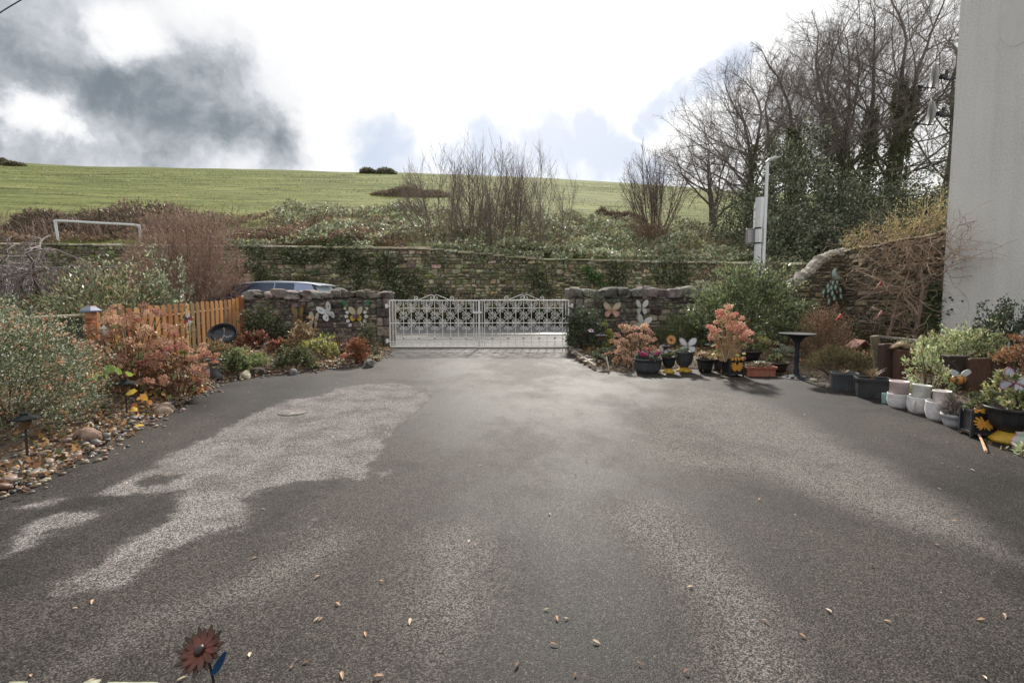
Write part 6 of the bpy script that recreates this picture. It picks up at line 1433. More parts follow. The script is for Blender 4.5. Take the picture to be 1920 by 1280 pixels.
bird(1573, 596, 7.7, .11, 'bright red bird ornament on a stick beside the pinkish heather', S(206, 62, 44), S(150, 40, 34))
bird(1648, 536, 9.9, .16, 'red and green parrot ornament perched in the climbing vine', S(190, 60, 66), S(90, 130, 84))
bird(1650, 590, 9.0, .13, 'small reddish-brown bird ornament in front of the vine stems', S(170, 92, 74), S(120, 84, 66))

# ---------------------------------------------------------------- pots and ornaments on the right
def zrim(px, py, Y, z0): return zat(px, py, Y) - z0
def pot_prof(R_, H, foot=.7, lip=.012, lipz=.03):
    return [(.001, 0), (R_ * foot, 0), (R_ * (foot + (1 - foot) * .35), H * .3), (R_ * (foot + (1 - foot) * .78), H * .7), (R_ * .985, H - lipz), (R_ + lip, H - lipz), (R_ + lip, H), (R_ - .008, H), (R_ * .93, H - .05), (.001, H - .055)]
def pot(name, label, xl, xr, rim, base, matk, foot=.7, rib=0, ribn=30, sy=1, cat='pot', back=0, z=None, col=(1, 1, 1), n=36, lip=.012):
    p = G((xl + xr) / 2, base, 0); w = m_(xr - xl, p[1]); Y = p[1] + w * .45 * sy + back; w = m_(xr - xl, Y) / 2 - lip; c = P((xl + xr) / 2, base, Y); z0 = bz(c[0], Y) if z is None else z
    t = thing(name, label, cat, (c[0], Y, z0)); H = zat((xl + xr) / 2, rim, Y + w * .0) - z0
    mb = MB(); lathe(mb, pot_prof(w, H, foot, lip), n if not rib else ribn * 4, (0, 0, 0), col, rib=rib, ribn=ribn, sy=sy, ribz=(.01, H - .035)); mb.build('body', M[matk], t, smooth=True)
    mb = MB(); lathe(mb, [(w * .93, H - .045), (.001, H - .03)], 20, (0, 0, 0), sy=sy); mb.build('soil', M['soil'], t)
    return t, w, H
def urn(label, xl, xr, rim, footrow, base, fl, fr, back=0, ribn=26, body='black'):
    p = G((fl + fr) / 2, base, 0); wf = m_(fr - fl, p[1]) / 2; Y = p[1] + wf * .8 + back; cx = (xl + xr) / 2; w = m_(xr - xl, Y) / 2; c = P(cx, base, Y); t = thing('urn_planter', label, 'urn', (c[0], Y, 0))
    H = zat(cx, rim, Y); hf = zat(cx, footrow, Y); wf = m_(fr - fl, Y) / 2
    mb = MB(); lathe(mb, [(.001, 0), (wf, 0), (wf, hf * .22), (wf * .95, hf * .36), (wf * .66, hf * .72), (wf * .52, hf)], 24 * 3, rib=.03, ribn=24); mb.build('foot', M['yellow'], t, smooth=True)
    mb = MB(); b = H - hf; lathe(mb, [(wf * .5, hf * .97), (w * .42, hf + b * .05), (w * .68, hf + b * .22), (w * .82, hf + b * .5), (w * .88, hf + b * .82), (w * .90, hf + b * .84), (w, hf + b * .92), (w, hf + b), (w * .93, hf + b), (w * .86, hf + b * .9), (.001, hf + b * .88)], ribn * 4, rib=.018, ribn=ribn, ribz=(hf + b * .1, hf + b * .83)); mb.build('bowl', M[body], t, smooth=True)
    mb = MB(); lathe(mb, [(w * .88, H - .03), (.001, H - .02)], 20); mb.build('soil', M['soil'], t)
    return t, w, H
def plant_in(t, name, label, kind, w, H, **k):
    loc = np.array(t.location) + np.array([k.pop('dx', 0), k.pop('dy', 0), H - .03])
    if kind == 'bush': return bush(name, label, loc, w, k.pop('d', w), k.pop('h'), k.pop('n'), k.pop('size'), k.pop('pal'), cat=k.pop('cat', 'plant'), **k)
    return blades(name, label, loc, k.pop('h'), w / 2, k.pop('n'), k.pop('width', .012), k.pop('pal'), **k)
def flowers(t, w, H, n, col, r=.035, dz=.12, label=None, name='cyclamen_flowers', per=9):
    """blooms as a part of the potted plant t"""
    mb = MB()
    for _ in range(n):
        a = rng.uniform(0, 6.28); q = np.array([math.cos(a) * w * rng.uniform(.3, .9), math.sin(a) * w * .6, dz * rng.uniform(.7, 1.2)]); o = norm(rng.normal(0, 1, (per, 3)) + [0, 0, .8]); leaves(mb, q + o * r * .1, o, r * rng.uniform(.8, 1.3, per), pick([(1, col)], per, .15), asp=.75)
        tube(mb, [(q[0] * .7, q[1] * .7, -.02), q], .003, 3, S(110, 80, 70), cap=False)
    return mb.build(name, M['petal'], t)
t, w, H = pot('oval_planter', 'dark ribbed oval planter with magenta cyclamen in front of the tan hydrangea', 1188, 1242, 672, 701, 'grey', foot=.82, rib=.02, ribn=34, sy=.62, cat='planter')
b_ = plant_in(t, 'cyclamen', 'cyclamen with magenta flowers in the dark oval planter', 'bush', w * 1.7, H, d=w, h=.12, n=260, size=(.035, .06), pal=[(2, S(84, 96, 84)), (1, S(120, 130, 116))], cat='flower', asp=.8); flowers(b_, w, 0, 9, S(196, 40, 120))
t, w, H = urn('small dark urn on a yellow foot right of the oval planter', 1240, 1267, 668, 690, 700, 1243, 1264); plant_in(t, 'small_plant', 'small green plant in the small yellow-footed urn', 'bush', w * 1.5, H, h=.10, n=160, size=(.03, .05), pal=GRN)
t, w, H = urn('larger grey urn on a yellow foot holding a white butterfly', 1263, 1301, 658, 688, 700, 1265, 1293, back=.12, body='grey'); plant_in(t, 'small_plant', 'low green plant in the larger grey yellow-footed urn', 'bush', w * 1.3, H, h=.09, n=160, size=(.03, .05), pal=GRN)
c = np.array(t.location) + [0.03, -.06, H + .09]; butterfly('butterfly_ornament', 'white butterfly ornament spreading its wings above the larger grey urn', c, .25, S(206, 212, 216), S(196, 204, 208), S(150, 130, 110), edge=S(150, 160, 168), pitch=R(-10))
c = np.array(t.location) + [-.36, -.02, H - .02]; butterfly('butterfly_ornament', 'small white butterfly ornament behind the small dark urn', c, .18, S(206, 210, 212), S(196, 200, 204), S(150, 140, 130), tilt=R(25), edge=S(160, 166, 170))
def sunflower(label, c, r, c1, c2, cc, ground, npet=14, tilt=(R(-15), 0, 0), leafcol=None):
    t = thing('metal_flower', label, 'flower ornament', c); mb = MB()
    for ring in range(2):
        for k in range(npet):
            a = 2 * math.pi * (k + .5 * ring) / npet; l = r * (1.0 - .14 * ring); w = r * .15
            o = smooth_poly([(.18 * r, -w * .5), (l * .55, -w * .95), (l * .9, -w * .5), (l, 0), (l * .9, w * .5), (l * .55, w * .95), (.18 * r, w * .5)], 2); ca, sa = math.cos(a), math.sin(a); cup = .18 - .1 * ring
            def fr(v, ca=ca, sa=sa, ring=ring, cup=cup):
                x = v[:, 0]; z = v[:, 2]; return np.stack([x * ca - z * sa, v[:, 1] - ring * .012 * r / .1 - cup * x ** 2 / r + np.abs(z) * .5, x * sa + z * ca], 1)
            n0 = mb.n; plate(mb, o, 0, .0025, (1, 1, 1), fr); rr = np.clip((np.concatenate([o[:, 0], o[:, 0]]) / r - .25) / .6, 0, 1)[:, None]; mb.C[-1] = (np.array(c2) * (1 - rr) + np.array(c1) * rr) * rng.uniform(.7, 1.2)
    f = mb.build('petals', M['paint'], t); f.rotation_euler = tilt
    mb = MB(); blob(mb, (0, -.012, 0), (r * .24, r * .16, r * .24), cc, 2, .08, rot=0); f = mb.build('flower_centre', M['paint'], t, smooth=True); f.rotation_euler = tilt
    mb = MB(); tube(mb, [(0, .02, 0), (.012, .03, -(c[2] - ground) * .5), (.018, .03, -(c[2] - ground) - .03)], .004 if r < .09 else .006, 6, S(46, 44, 42)); mb.build('stem', M['paint'], t)
    if leafcol is not None:
        mb = MB(); o = smooth_poly([(0, 0), (.012, .035), (.034, .068), (.052, .082), (.046, .055), (.026, .014)], 3); plate(mb, o, 0, .003, leafcol); lf = mb.build('leaf', mat('blue_metal', vc=True, rough=.25, metal=.6), t); lf.location = (.013, .02, -.090); lf.scale = (.9,) * 3
    return t
c = P(1258, 637, 8.15); sunflower('yellow sunflower ornament standing above the small urn', c, .085, S(214, 160, 84), S(190, 116, 50), S(70, 50, 40), .1)
c = P(377, 1220, 1.34); sunflower('dark red-brown metal sunflower on a thin stem in the foreground', c, .067, S(58, 38, 24), S(122, 46, 28), S(50, 30, 28), 0.0, 11, (R(-50), R(8), R(-12)), S(50, 110, 176))
mb = MB()
for k, (px, w) in enumerate(((240, .16), (160, .05), (20, .05))):
    p = G(px, 1296, 0); bevbox(mb, (p[0], p[1] - .03, .006), (w, .12, .02), .005, S(150, 152, 128), .004)
tag(mb.build('edging_slab', M['stone']), 'pale green-grey paving edge at the bottom of the picture by the sunflower', 'paving slab')
place_lantern(1248, 652, 8.0, 'solar lantern with an amber globe above the small urn', 1.1); place_lantern(1331, 650, 8.0, 'solar lantern with a square dark roof left of the pink shrub', 1.1, True); place_lantern(1127, 632, 8.7, 'solar lantern under the lime-yellow shrub by the right gate pillar', 1.2)
c = P(1108, 620, 9.0); sunflower('small mauve flower ornament beside the right gate pillar', c, .06, S(160, 130, 150), S(120, 80, 110), S(90, 70, 60), .1, tilt=(R(-60), 0, 0))
t, w, H = pot('plastic_pot', 'black plastic pot with trailing cream and pink foliage', 1305, 1339, 672, 699, 'black'); plant_in(t, 'trailing_plant', 'cream and pink variegated plant trailing over the black pot', 'bush', w * 2.6, H, h=.14, n=620, size=(.025, .05), pal=[(2, S(206, 190, 156)), (1, S(190, 140, 130)), (1, S(130, 136, 90))], d=w * 2)
t, w, H = pot('plastic_pot', 'small grey pot between the black pot and the orange butterfly box', 1336, 1356, 672, 698, 'grey', back=.1); plant_in(t, 'small_plant', 'sparse green stems in the small grey pot', 'blades', w * 3, H, h=.28, n=30, pal=GRN)
def box_planter(label, cx, base, wpx, rim, rz, back=0):
    p = G(cx, base, 0); Y = p[1] + m_(wpx, p[1]) * .4 + back; w = m_(wpx, Y); c = P(cx, base, Y); t = thing('box_planter', label, 'planter', (c[0], Y, 0), rz); H = zat(cx, rim, Y); b = w * .86
    mb = MB()
    for sx in (-1, 1):
        for sy in (-1, 1): box(mb, (sx * b * .46, sy * b * .46, H * .5), (b * .1, b * .1, H), S(44, 46, 52))
    for z in (H * .95, H * .16): box(mb, (0, 0, z), (b * .98, b * .98, H * .08), S(44, 46, 52))
    mb.build('frame', M['paint'], t)
    mb = MB(); box(mb, (0, 0, H * .53), (b * .86, b * .86, H * .72), S(30, 31, 35)); mb.build('panel', M['paint'], t)
    mb = MB(); OR = S(222, 150, 36); y = -b * .5 - .006
    def wingset(zc, s, up):
        for sg in (-1, 1):
            for a, l, wd in (((40, .56, .11), (62, .46, .08), (18, .54, .09), (-4, .46, .085), (-28, .40, .09), (-54, .38, .09)) if up else ((40, .5, .17), (12, .55, .17), (-14, .4, .14))):
                ar = R(a); o = smooth_poly([(.03, 0), (l * .4, wd * .5), (l * .85, wd * .55), (l, 0), (l * .85, -wd * .55), (l * .4, -wd * .5)], 2) * s; ca, sa = math.cos(ar), math.sin(ar); plate(mb, np.stack([sg * (o[:, 0] * ca - o[:, 1] * sa), o[:, 0] * sa + o[:, 1] * ca + zc], 1), y, .006, OR)
        o = smooth_poly([(0, .2), (.04, 0), (0, -.28), (-.04, 0)], 3) * s; plate(mb, o + [0, zc], y - .003, .008, OR)
    wingset(H * .52, b * .86, True); mb.build('butterfly_cutout', M['paint'], t)
    mb = MB(); y = -b * .5 - .008
    for sx in (-1, 1): 
        n0 = len(mb.V); 
        for a, l, wd in ((30, .3, .12), (150, .3, .12), (-15, .26, .1), (195, .26, .1), (90, .1, .06)):
            ar = R(a); o = smooth_poly([(.02, 0), (l * .4, wd * .5), (l * .85, wd * .5), (l, 0), (l * .85, -wd * .5), (l * .4, -wd * .5)], 2) * b * .8; ca, sa = math.cos(ar), math.sin(ar); plate(mb, np.stack([sx * b * .23 + (o[:, 0] * ca - o[:, 1] * sa), o[:, 0] * sa + o[:, 1] * ca + H * .98], 1), y, .006, OR)
    mb.build('rim_cutouts', M['paint'], t); mb = MB(); box(mb, (0, 0, H * .93), (b * .8, b * .8, .01)); mb.build('soil', M['soil'], t)
    return t, b, H
t, b, H = box_planter('black box planter with an orange butterfly cutout below the pink-red shrub', 1374, 706, 33, 671, R(3))
loc = np.array(t.location) + [0, 0, H - .02]; Y = loc[1]
hydrangea('pink-red dried hydrangea on tall bare stems growing from the black box planter', loc + [-.08, .02, 0], m_(96, Y), .62, zat(1355, 574, Y) - loc[2], 52, .058, [(3, S(212, 146, 128)), (2, S(196, 112, 104)), (2.5, S(224, 182, 154)), (1, S(180, 100, 100)), (1, S(206, 190, 142))], [(2, S(166, 150, 84)), (1, S(130, 136, 76)), (1, S(176, 110, 80))], 90, .075, stemc=S(176, 148, 116), low=.42)
t, w, H = pot('plastic_pot', 'wide black pot with red and green foliage right of the pink-red shrub', 1386, 1426, 657, 694, 'black', back=.25); plant_in(t, 'small_plant', 'green plant with a few red blooms in the wide black pot', 'bush', w * 1.8, H, h=.20, n=520, size=(.03, .06), pal=[(3, S(104, 124, 76)), (1, S(80, 96, 60)), (.5, S(190, 60, 70))])
def trough(label, c, size, rz, matk, taper=1.12, rib=0, col=(1, 1, 1), name='window_box'):
    t = thing(name, label, 'planter', c, rz); L, W_, H = size; bl, bw = L / taper, W_ / taper; th = .015
    def ring(l, w, z, n=9):
        r = min(l, w) * .12; o = []
        for cx, cy, a0 in ((l / 2 - r, w / 2 - r, 0), (-l / 2 + r, w / 2 - r, 90), (-l / 2 + r, -w / 2 + r, 180), (l / 2 - r, -w / 2 + r, 270)):
            for q in range(5): a = R(a0 + q * 22.5); o.append((cx + r * math.cos(a), cy + r * math.sin(a), z))
        return np.array(o)
    R_ = [ring(bl, bw, 0), ring(bl * .3 + L * .7 - .03, bw * .3 + W_ * .7 - .03, H * .7), ring(L - .03, W_ - .03, H - .03), ring(L, W_, H - .03), ring(L, W_, H), ring(L - 2 * th - .01, W_ - 2 * th - .01, H), ring(L - 2 * th - .02, W_ - 2 * th - .02, H - .05)]
    n = 20; mb = MB(); v = np.concatenate(R_); k = len(R_); i = np.arange(k - 1)[:, None] * n; j = np.arange(n)[None]; mb.add(v, np.stack([i + j, i + (j + 1) % n, i + n + (j + 1) % n, i + n + j], -1).reshape(-1, 4), col); mb.F.setdefault(n, []).append(np.arange(n)[::-1][None])
    if rib:
        for s in np.linspace(-.45, .45, rib):
            for sy in (-1, 1): box(mb, (s * bl, sy * (bw * .5 + .006), H * .42), (.008, .012, H * .7), col)
    mb.build('body', M[matk], t); mb = MB(); r_ = ring(L - 2 * th - .02, W_ - 2 * th - .02, H - .045); mb.add(r_, [list(range(n))]); mb.build('soil', M['soil'], t); return t
def trough_px(label, xl, xr, rim, base, depth, rz, matk, back=0, **k):
    p = G((xl + xr) / 2, base, 0); Y = p[1] + depth * .45 + back; c = P((xl + xr) / 2, base, Y); L = m_(xr - xl, p[1]); t = trough(label, (c[0], Y, 0), (L, depth, zat((xl + xr) / 2, rim, p[1])), rz, matk, **k); return t, L, zat((xl + xr) / 2, rim, p[1])
t, L, H = trough_px('terracotta-coloured window box trough right of the orange butterfly box', 1393, 1453, 688, 706, .20, R(-3), 'terra'); plant_in(t, 'small_plant', 'sparse seedlings with a white bloom in the terracotta trough', 'bush', L * .8, H, d=.14, h=.10, n=200, size=(.02, .05), pal=[(2, S(110, 116, 80)), (1, S(140, 120, 90)), (.5, S(214, 214, 210))])
M['brown'] = mat('brown_glaze', S(74, 58, 52), rough=.4, nscale=8, namt=.25)
t, w, H = pot('glazed_bowl', 'dark brown glazed bowl right of the terracotta trough', 1433, 1477, 678, 704, 'brown', back=.12); plant_in(t, 'small_plant', 'grey-green plant in the dark brown bowl', 'bush', w * 1.4, H, h=.12, n=240, size=(.03, .06), pal=GRN)
def pedestal():
    p = G(1490, 712, 0); Y = p[1] + .14; c = P(1492, 712, Y); t = thing('pedestal_stand', 'tall dark cast iron pedestal stand with a flat round top before the pinkish heather', 'pedestal', (c[0], Y, 0)); H = zat(1495, 625, Y)
    mb = MB(); lathe(mb, [(.001, 0), (.19, 0), (.19, .012), (.10, .035), (.05, .06)], 40, rib=.05, ribn=10, ribz=(.005, .04)); 
    for k in range(10): a = k * .628; blob(mb, (.13 * math.cos(a), .13 * math.sin(a), .03), (.03, .03, .014), (1, 1, 1), 1, .1)
    mb.build('base', M['iron'], t); mb = MB(); lathe(mb, [(.05, .055), (.034, .09), (.045, .12), (.030, .15), (.032, H * .45), (.042, H * .48), (.032, H * .52), (.036, H * .78), (.06, H * .84), (.09, H * .9), (.16, H * .96)], 14); mb.build('column', M['iron'], t, smooth=True)
    mb = MB(); lathe(mb, [(.001, H - .03), (.16, H - .03), (.245, H - .012), (.255, H), (.24, H), (.15, H - .012), (.001, H - .016)], 36); mb.build('top_dish', M['iron'], t, smooth=True)
pedestal()
t, L, H = trough_px('left of two black window box troughs below the heather, its end ribbed', 1558, 1604, 700, 734, .22, R(-28), 'grey', rib=9); plant_in(t, 'small_plant', 'bare soil with a few dry stems in the left black trough', 'blades', .3, H, h=.12, n=20, pal=DRY)
t, L, H = trough_px('right of two black window box troughs, bigger and holding dry grass', 1606, 1664, 711, 748, .25, R(-24), 'black', taper=1.08); plant_in(t, 'dry_grass', 'clump of dry straw-coloured grass in the right black trough', 'blades', .34, H, h=.22, n=90, pal=DRY, width=.008)
mb = MB(); 
for px, py, r in ((1560, 725, .05), (1545, 722, .06), (1530, 713, .05)): 
    p = G(px, py, .03); o = MB(); blob(o, (0, 0, 0), (r, r * .8, r * .6), S(150, 140, 120), 2, .15, .85); q = o.build('rock', M['stone'], loc=(p[0], p[1] + .06, bz(p[0], p[1] + .06) + r * .4)); tag(q, 'small pale rock at the bed edge left of the black troughs', 'rock', 'small rocks by the black troughs')
def tub(name, label, xl, xr, rim, base, col, foot=.9, z0=0, Y=None, bulge=1.0, handle=False, tilt=0, open_=True):
    cx = (xl + xr) / 2
    if Y is None: p = G(cx, base, 0); Y = p[1] + m_(xr - xl, p[1]) * .45
    w = m_(xr - xl, Y) / 2; c = P(cx, base, Y); t = thing(name, label, 'pot', (c[0], Y, z0)); t.rotation_euler = (0, tilt, rng.uniform(0, .5)); H = zat(cx, rim, Y) - z0
    mb = MB(); lathe(mb, [(.001, 0), (w * foot, 0), (w * (foot + .35 * (bulge - foot)), H * .14), (w * bulge, H * .5), (w * .99, H * .9), (w, H * .93), (w, H), (w * .94, H), (w * .92, H * .75), (w * .8, H * .25), (.001, H * .2)], 30, col=col); mb.build('body', M['glaze'], t, smooth=True)
    if handle: mb = MB(); a = np.linspace(-1.5, 1.5, 12); tube(mb, np.stack([-w * (1 + .18 * np.cos(a)), np.zeros(12) - .02, H * .5 + H * .3 * np.sin(a)], 1), .012, 7, S(196, 196, 186)); mb.build('handle', M['glaze'], t)
    return t, c, Y, w, H
WHP = S(210, 208, 210)
for (xl, xr, rim, base, xl2, xr2, rim2, lab1, lab2, c2, h, tl) in ((1666, 1703, 737, 767, 1670, 1701, 713, 'lowest-left whitewashed pot, flaking pink, carrying a pinkish cylinder', 'pinkish white cylinder standing on the left whitewashed pot', S(228, 206, 202), False, 0), (1703, 1738, 743, 777, 1712, 1741, 720, 'mug-shaped whitewashed pot with a handle in the middle of the row', 'greenish white cylinder tilted on the mug-shaped pot', S(220, 222, 214), True, R(5)), (1738, 1776, 752, 791, 1752, 1780, 731, 'right whitewashed pot with green lip next to the lavender bowl', 'cream cylinder with pink stain standing on the right whitewashed pot', S(228, 220, 214), False, 0)):
    t, c, Y, w, H = tub('whitewashed_pot', lab1, xl, xr, rim, base, WHP, .78, bulge=1.04, handle=h); X2 = P((xl2 + xr2) / 2, rim, Y)[0]
    w2 = m_(xr2 - xl2, Y) / 2; t2 = thing('cylinder_pot', lab2, 'pot', (X2, Y, H - .005)); t2.rotation_euler = (0, tl, 0); H2 = zat((xl2 + xr2) / 2, rim2, Y) - H
    mb = MB(); lathe(mb, [(.001, 0), (w2 * .97, 0), (w2 * .98, H2 * .9), (w2 * 1.02, H2 * .91), (w2 * 1.02, H2), (w2 * .92, H2), (w2 * .9, H2 * .2), (.001, H2 * .15)], 28, col=c2); mb.build('body', M['glaze'], t2, smooth=True)
    mb = MB(); lathe(mb, [(w * .9, H - .04), (.001, H - .02)], 16); mb.build('soil', M['soil'], t)
tub('teal_pot', 'small pale teal pot beside the right black trough', 1654, 1668, 737, 758, S(120, 160, 158), .95)
t, w, H = pot('round_bowl', 'whitewashed round bowl holding a greyish lavender', 1767, 1810, 775, 804, 'glaze', foot=.72, col=S(176, 178, 186), lip=.004); plant_in(t, 'lavender', 'clipped grey-brown lavender in the whitewashed round bowl', 'bush', w * 2.1, H, h=.16, n=1800, size=(.015, .035), pal=[(2, S(134, 122, 116)), (1, S(112, 110, 96)), (1, S(156, 146, 140))], asp=.16, up=.6, dirn=.5)
t, b, H = box_planter('black box planter with an orange butterfly cutout beside the big black urn', 1832, 822, 47, 766, R(-18)); plant_in(t, 'small_plant', 'mixed leafy plant in the black box planter beside the urn', 'bush', b * .9, H, h=.12, n=320, size=(.02, .045), pal=GRN)
t, w, H = urn('big ribbed black urn on a yellow fluted foot at the right edge', 1850, 1930, 762, 808, 834, 1857, 1913, ribn=30); BU = (t, w, H)
plant_in(t, 'mixed_plant', 'straggly green and yellow plant growing in the big black urn', 'bush', w * 1.8, H, h=.30, n=1400, size=(.02, .05), pal=[(2, S(130, 140, 92)), (1, S(160, 156, 90)), (1, S(96, 110, 68)), (.6, S(196, 190, 150))], lump=.2, up=.5)
c = np.array(t.location) + [-.01, -.02, H + .21]; butterfly('butterfly_ornament', 'large lilac-edged white butterfly ornament hovering over the big black urn', c, .20, S(190, 196, 214), S(196, 200, 216), S(120, 70, 90), edge=S(176, 110, 140), tilt=R(22), yaw=R(-20))
c = P(1850, 748, 4.35); sunflower('pink and mauve flower ornament left of the big black urn', c, .055, S(196, 140, 160), S(160, 80, 110), S(90, 60, 70), .3, 7, (R(-10), 0, 0))
c = P(1866, 748, 4.3); blobm = MB(); tg = thing('bird_ornament', 'tiny blue bird ornament on the rim of the big black urn', 'bird ornament', c); blob(blobm, (0, 0, 0), (.032, .02, .02), S(110, 160, 196), 2, .05); blob(blobm, (.03, 0, .014), (.015, .013, .013), S(120, 170, 206), 2, .03); tube(blobm, [(-.02, 0, 0), (-.06, 0, .012)], [.014, .006], 6, S(110, 150, 190)); blobm.build('body', M['paint'], tg); blobm = MB(); tube(blobm, [(0, 0, 0), (0, .01, -.1)], .003, 4, S(90, 84, 80)); blobm.build('stick', M['paint'], tg)
def bee():
    c = P(1797, 711, 5.35); t = thing('bee_ornament', 'orange bee ornament with pale wings in front of the upright sleepers', 'bee ornament', c); mb = MB(); v, f = ICO[3]; q = v * [.075, .055, .055]; col = np.where((np.sin(v[:, 0] * 7) > .55)[:, None], S(74, 54, 40), S(206, 136, 50)); mb.add(q, f, col); blob(mb, (.075, 0, .01), (.03, .03, .03), S(90, 66, 48), 2, .04); mb.build('body', M['paint'], t)
    for sg in (-1, 1):
        mb = MB(); o = smooth_poly([(0, 0), (.03, .05), (.09, .075), (.12, .04), (.07, .0)], 3) * [sg, 1]; plate(mb, o + [0, .04], -.02, .006, S(190, 200, 202)); mb.build('wing', M['paint'], t)
    mb = MB(); tube(mb, spline([(.03, 0, .04), (-.02, .01, .14), (-.07, .02, .19), (-.03, .02, .21)], 4), .005, 4, S(60, 60, 62)); tube(mb, [(0, 0, -.04), (0, .02, -c[2] + .1)], .006, 5, S(60, 60, 62)); mb.build('wire', M['paint'], t)
bee()
t, w, H = pot('black_bowl', 'wide black bowl planter between the two groups of upright sleepers', 1713, 1767, 688, 722, 'black', foot=.55, back=.15)
def sleepers():
    m = mat('tarred_sleeper', vc=True, rough=.8, nscale=10, namt=.4, stretch=(3, 3, .6), bump=.5, bscale=24)
    for xl, xr, top, base, Y, lab in ((1658, 1685, 645, 716, 6.55, 'left upright dark sleeper below the vine stem'), (1687, 1719, 656, 716, 6.4, 'shorter upright reddish-brown sleeper next to the left dark one'), (1781, 1821, 667, 740, 5.75, 'upright brown sleeper behind the bee ornament'), (1823, 1864, 672, 740, 5.65, 'middle upright dark sleeper of the right group'), (1865, 1906, 677, 740, 5.6, 'rightmost upright sleeper behind the lilac butterfly')):
        cx = (xl + xr) / 2; c = P(cx, top, Y); w = m_(xr - xl, Y) * .9; mb = MB(); h = c[2] + .02; bevbox(mb, (0, 0, h / 2 - .02), (w, .14, h), .012, pick([(1, S(68, 48, 36)), (1, S(56, 42, 34)), (1, S(84, 56, 42))], 1, .1)[0], .008, rng.normal(-.15, .1)); o = mb.build('wooden_sleeper', m, loc=(c[0], Y + .07, 0)); tag(o, lab, 'sleeper')
sleepers()
def birdhouse():
    c = P(1611, 655, 7.6); t = thing('bird_house', 'small wooden bird table with a reddish pitched roof among the heather', 'bird house', (c[0], 7.6, bz(c[0], 7.6))); z = c[2] - bz(c[0], 7.6)
    mb = MB(); 
    for sg in (-1, 1):
        v = np.array([[0, -.13, .10], [0, .13, .10], [sg * .15, .13, -.02], [sg * .15, -.13, -.02]]); v = np.concatenate([v, v + [0, 0, .018]]) + [0, 0, z + .04]; mb.add(v, [[0, 1, 2, 3], [7, 6, 5, 4], [0, 4, 5, 1], [1, 5, 6, 2], [2, 6, 7, 3], [3, 7, 4, 0]], S(150, 104, 92))
    mb.build('roof', M['stone'], t).rotation_euler = (0, 0, R(0)); mb = MB()
    for sx in (-1, 1):
        for sy in (-1, 1): box(mb, (sx * .09, sy * .09, z - .08), (.015, .015, .22), S(120, 92, 74))
    box(mb, (0, 0, z - .19), (.26, .24, .02), S(130, 100, 80)); mb.build('platform', M['wood'], t); mb = MB(); box(mb, (0, 0, (z - .2) / 2), (.05, .05, z - .2), S(110, 84, 68)); mb.build('post', M['wood'], t)
birdhouse()
a, b = PX(1640, 637, 7.3), PX(1752, 634, 7.3); mb = MB(); d = b - a; bevbox(mb, (0, 0, 0), (.10, np.linalg.norm(d[:2]), .05), .008, S(150, 140, 134), .005); o = mb.build('timber_rail', M['wood'], loc=(7.3, (a[1] + b[1]) / 2, (a[2] + b[2]) / 2)); tag(o, 'weathered grey horizontal timber behind the vine stems and upright sleepers', 'timber')
for s in (-.42, .42): mb = MB(); L_ = np.linalg.norm(d[:2]); bevbox(mb, (0, s * L_, -o.location[2] / 2), (.07, .07, o.location[2]), .006, S(120, 108, 98)); mb.build('post', M['wood'], o)
def log():
    c = P(1645, 690, 6.9); t = thing('tree_stump', 'leaning mossy log stump left of the upright sleepers', 'log', (c[0], 6.9, bz(c[0], 6.9))); mb = MB(); tube(mb, spline([(.08, 0, -.05), (.03, 0, .18), (-.05, .02, zat(1640, 640, 6.9))], 4), np.linspace(.085, .055, 9), 9, S(112, 98, 78)); mb.build('stem', M['wood'], t); mb = MB(); n = 90; leaves(mb, np.stack([rng.normal(-.04, .05, n), rng.normal(-.03, .05, n), rng.uniform(.2, .5, n)], 1), rng.normal(0, 1, (n, 3)), .03, pick(GRN, n)); mb.build('moss', M['leaf'], t)
log()
c = P(1703, 690, 6.45); t = thing('tree_stump', 'mossy rounded root clump on top of the shorter sleeper', 'root', (c[0], 6.55, zat(1703, 656, 6.45))); mb = MB(); blob(mb, (0, 0, .05), (.12, .09, .07), S(150, 128, 98), 3, .25); blob(mb, (-.12, 0, .03), (.09, .07, .04), S(130, 108, 84), 2, .25); mb.build('root', M['stone'], t); mb = MB(); n = 120; leaves(mb, rng.normal(0, .07, (n, 3)) * [1, 1, .5] + [0, 0, .1], rng.normal(0, 1, (n, 3)) + [0, 0, 1], .03, pick(GRN, n)); mb.build('moss', M['leaf'], t)
a, b = P(1824, 800, 4.45), G(1849, 846, .008); mb = MB(); tube(mb, spline([(0, 0, 0), (b - a) * .5 + [.01, 0, .01], b - a], 4), [.007, .008, .008, .009, .009, .009, .010, .011, .012], 6, S(196, 156, 122)); tag(mb.build('dry_stick', M['wood'], loc=a), 'dry pale stick leaning against the orange butterfly box on the tarmac', 'stick')
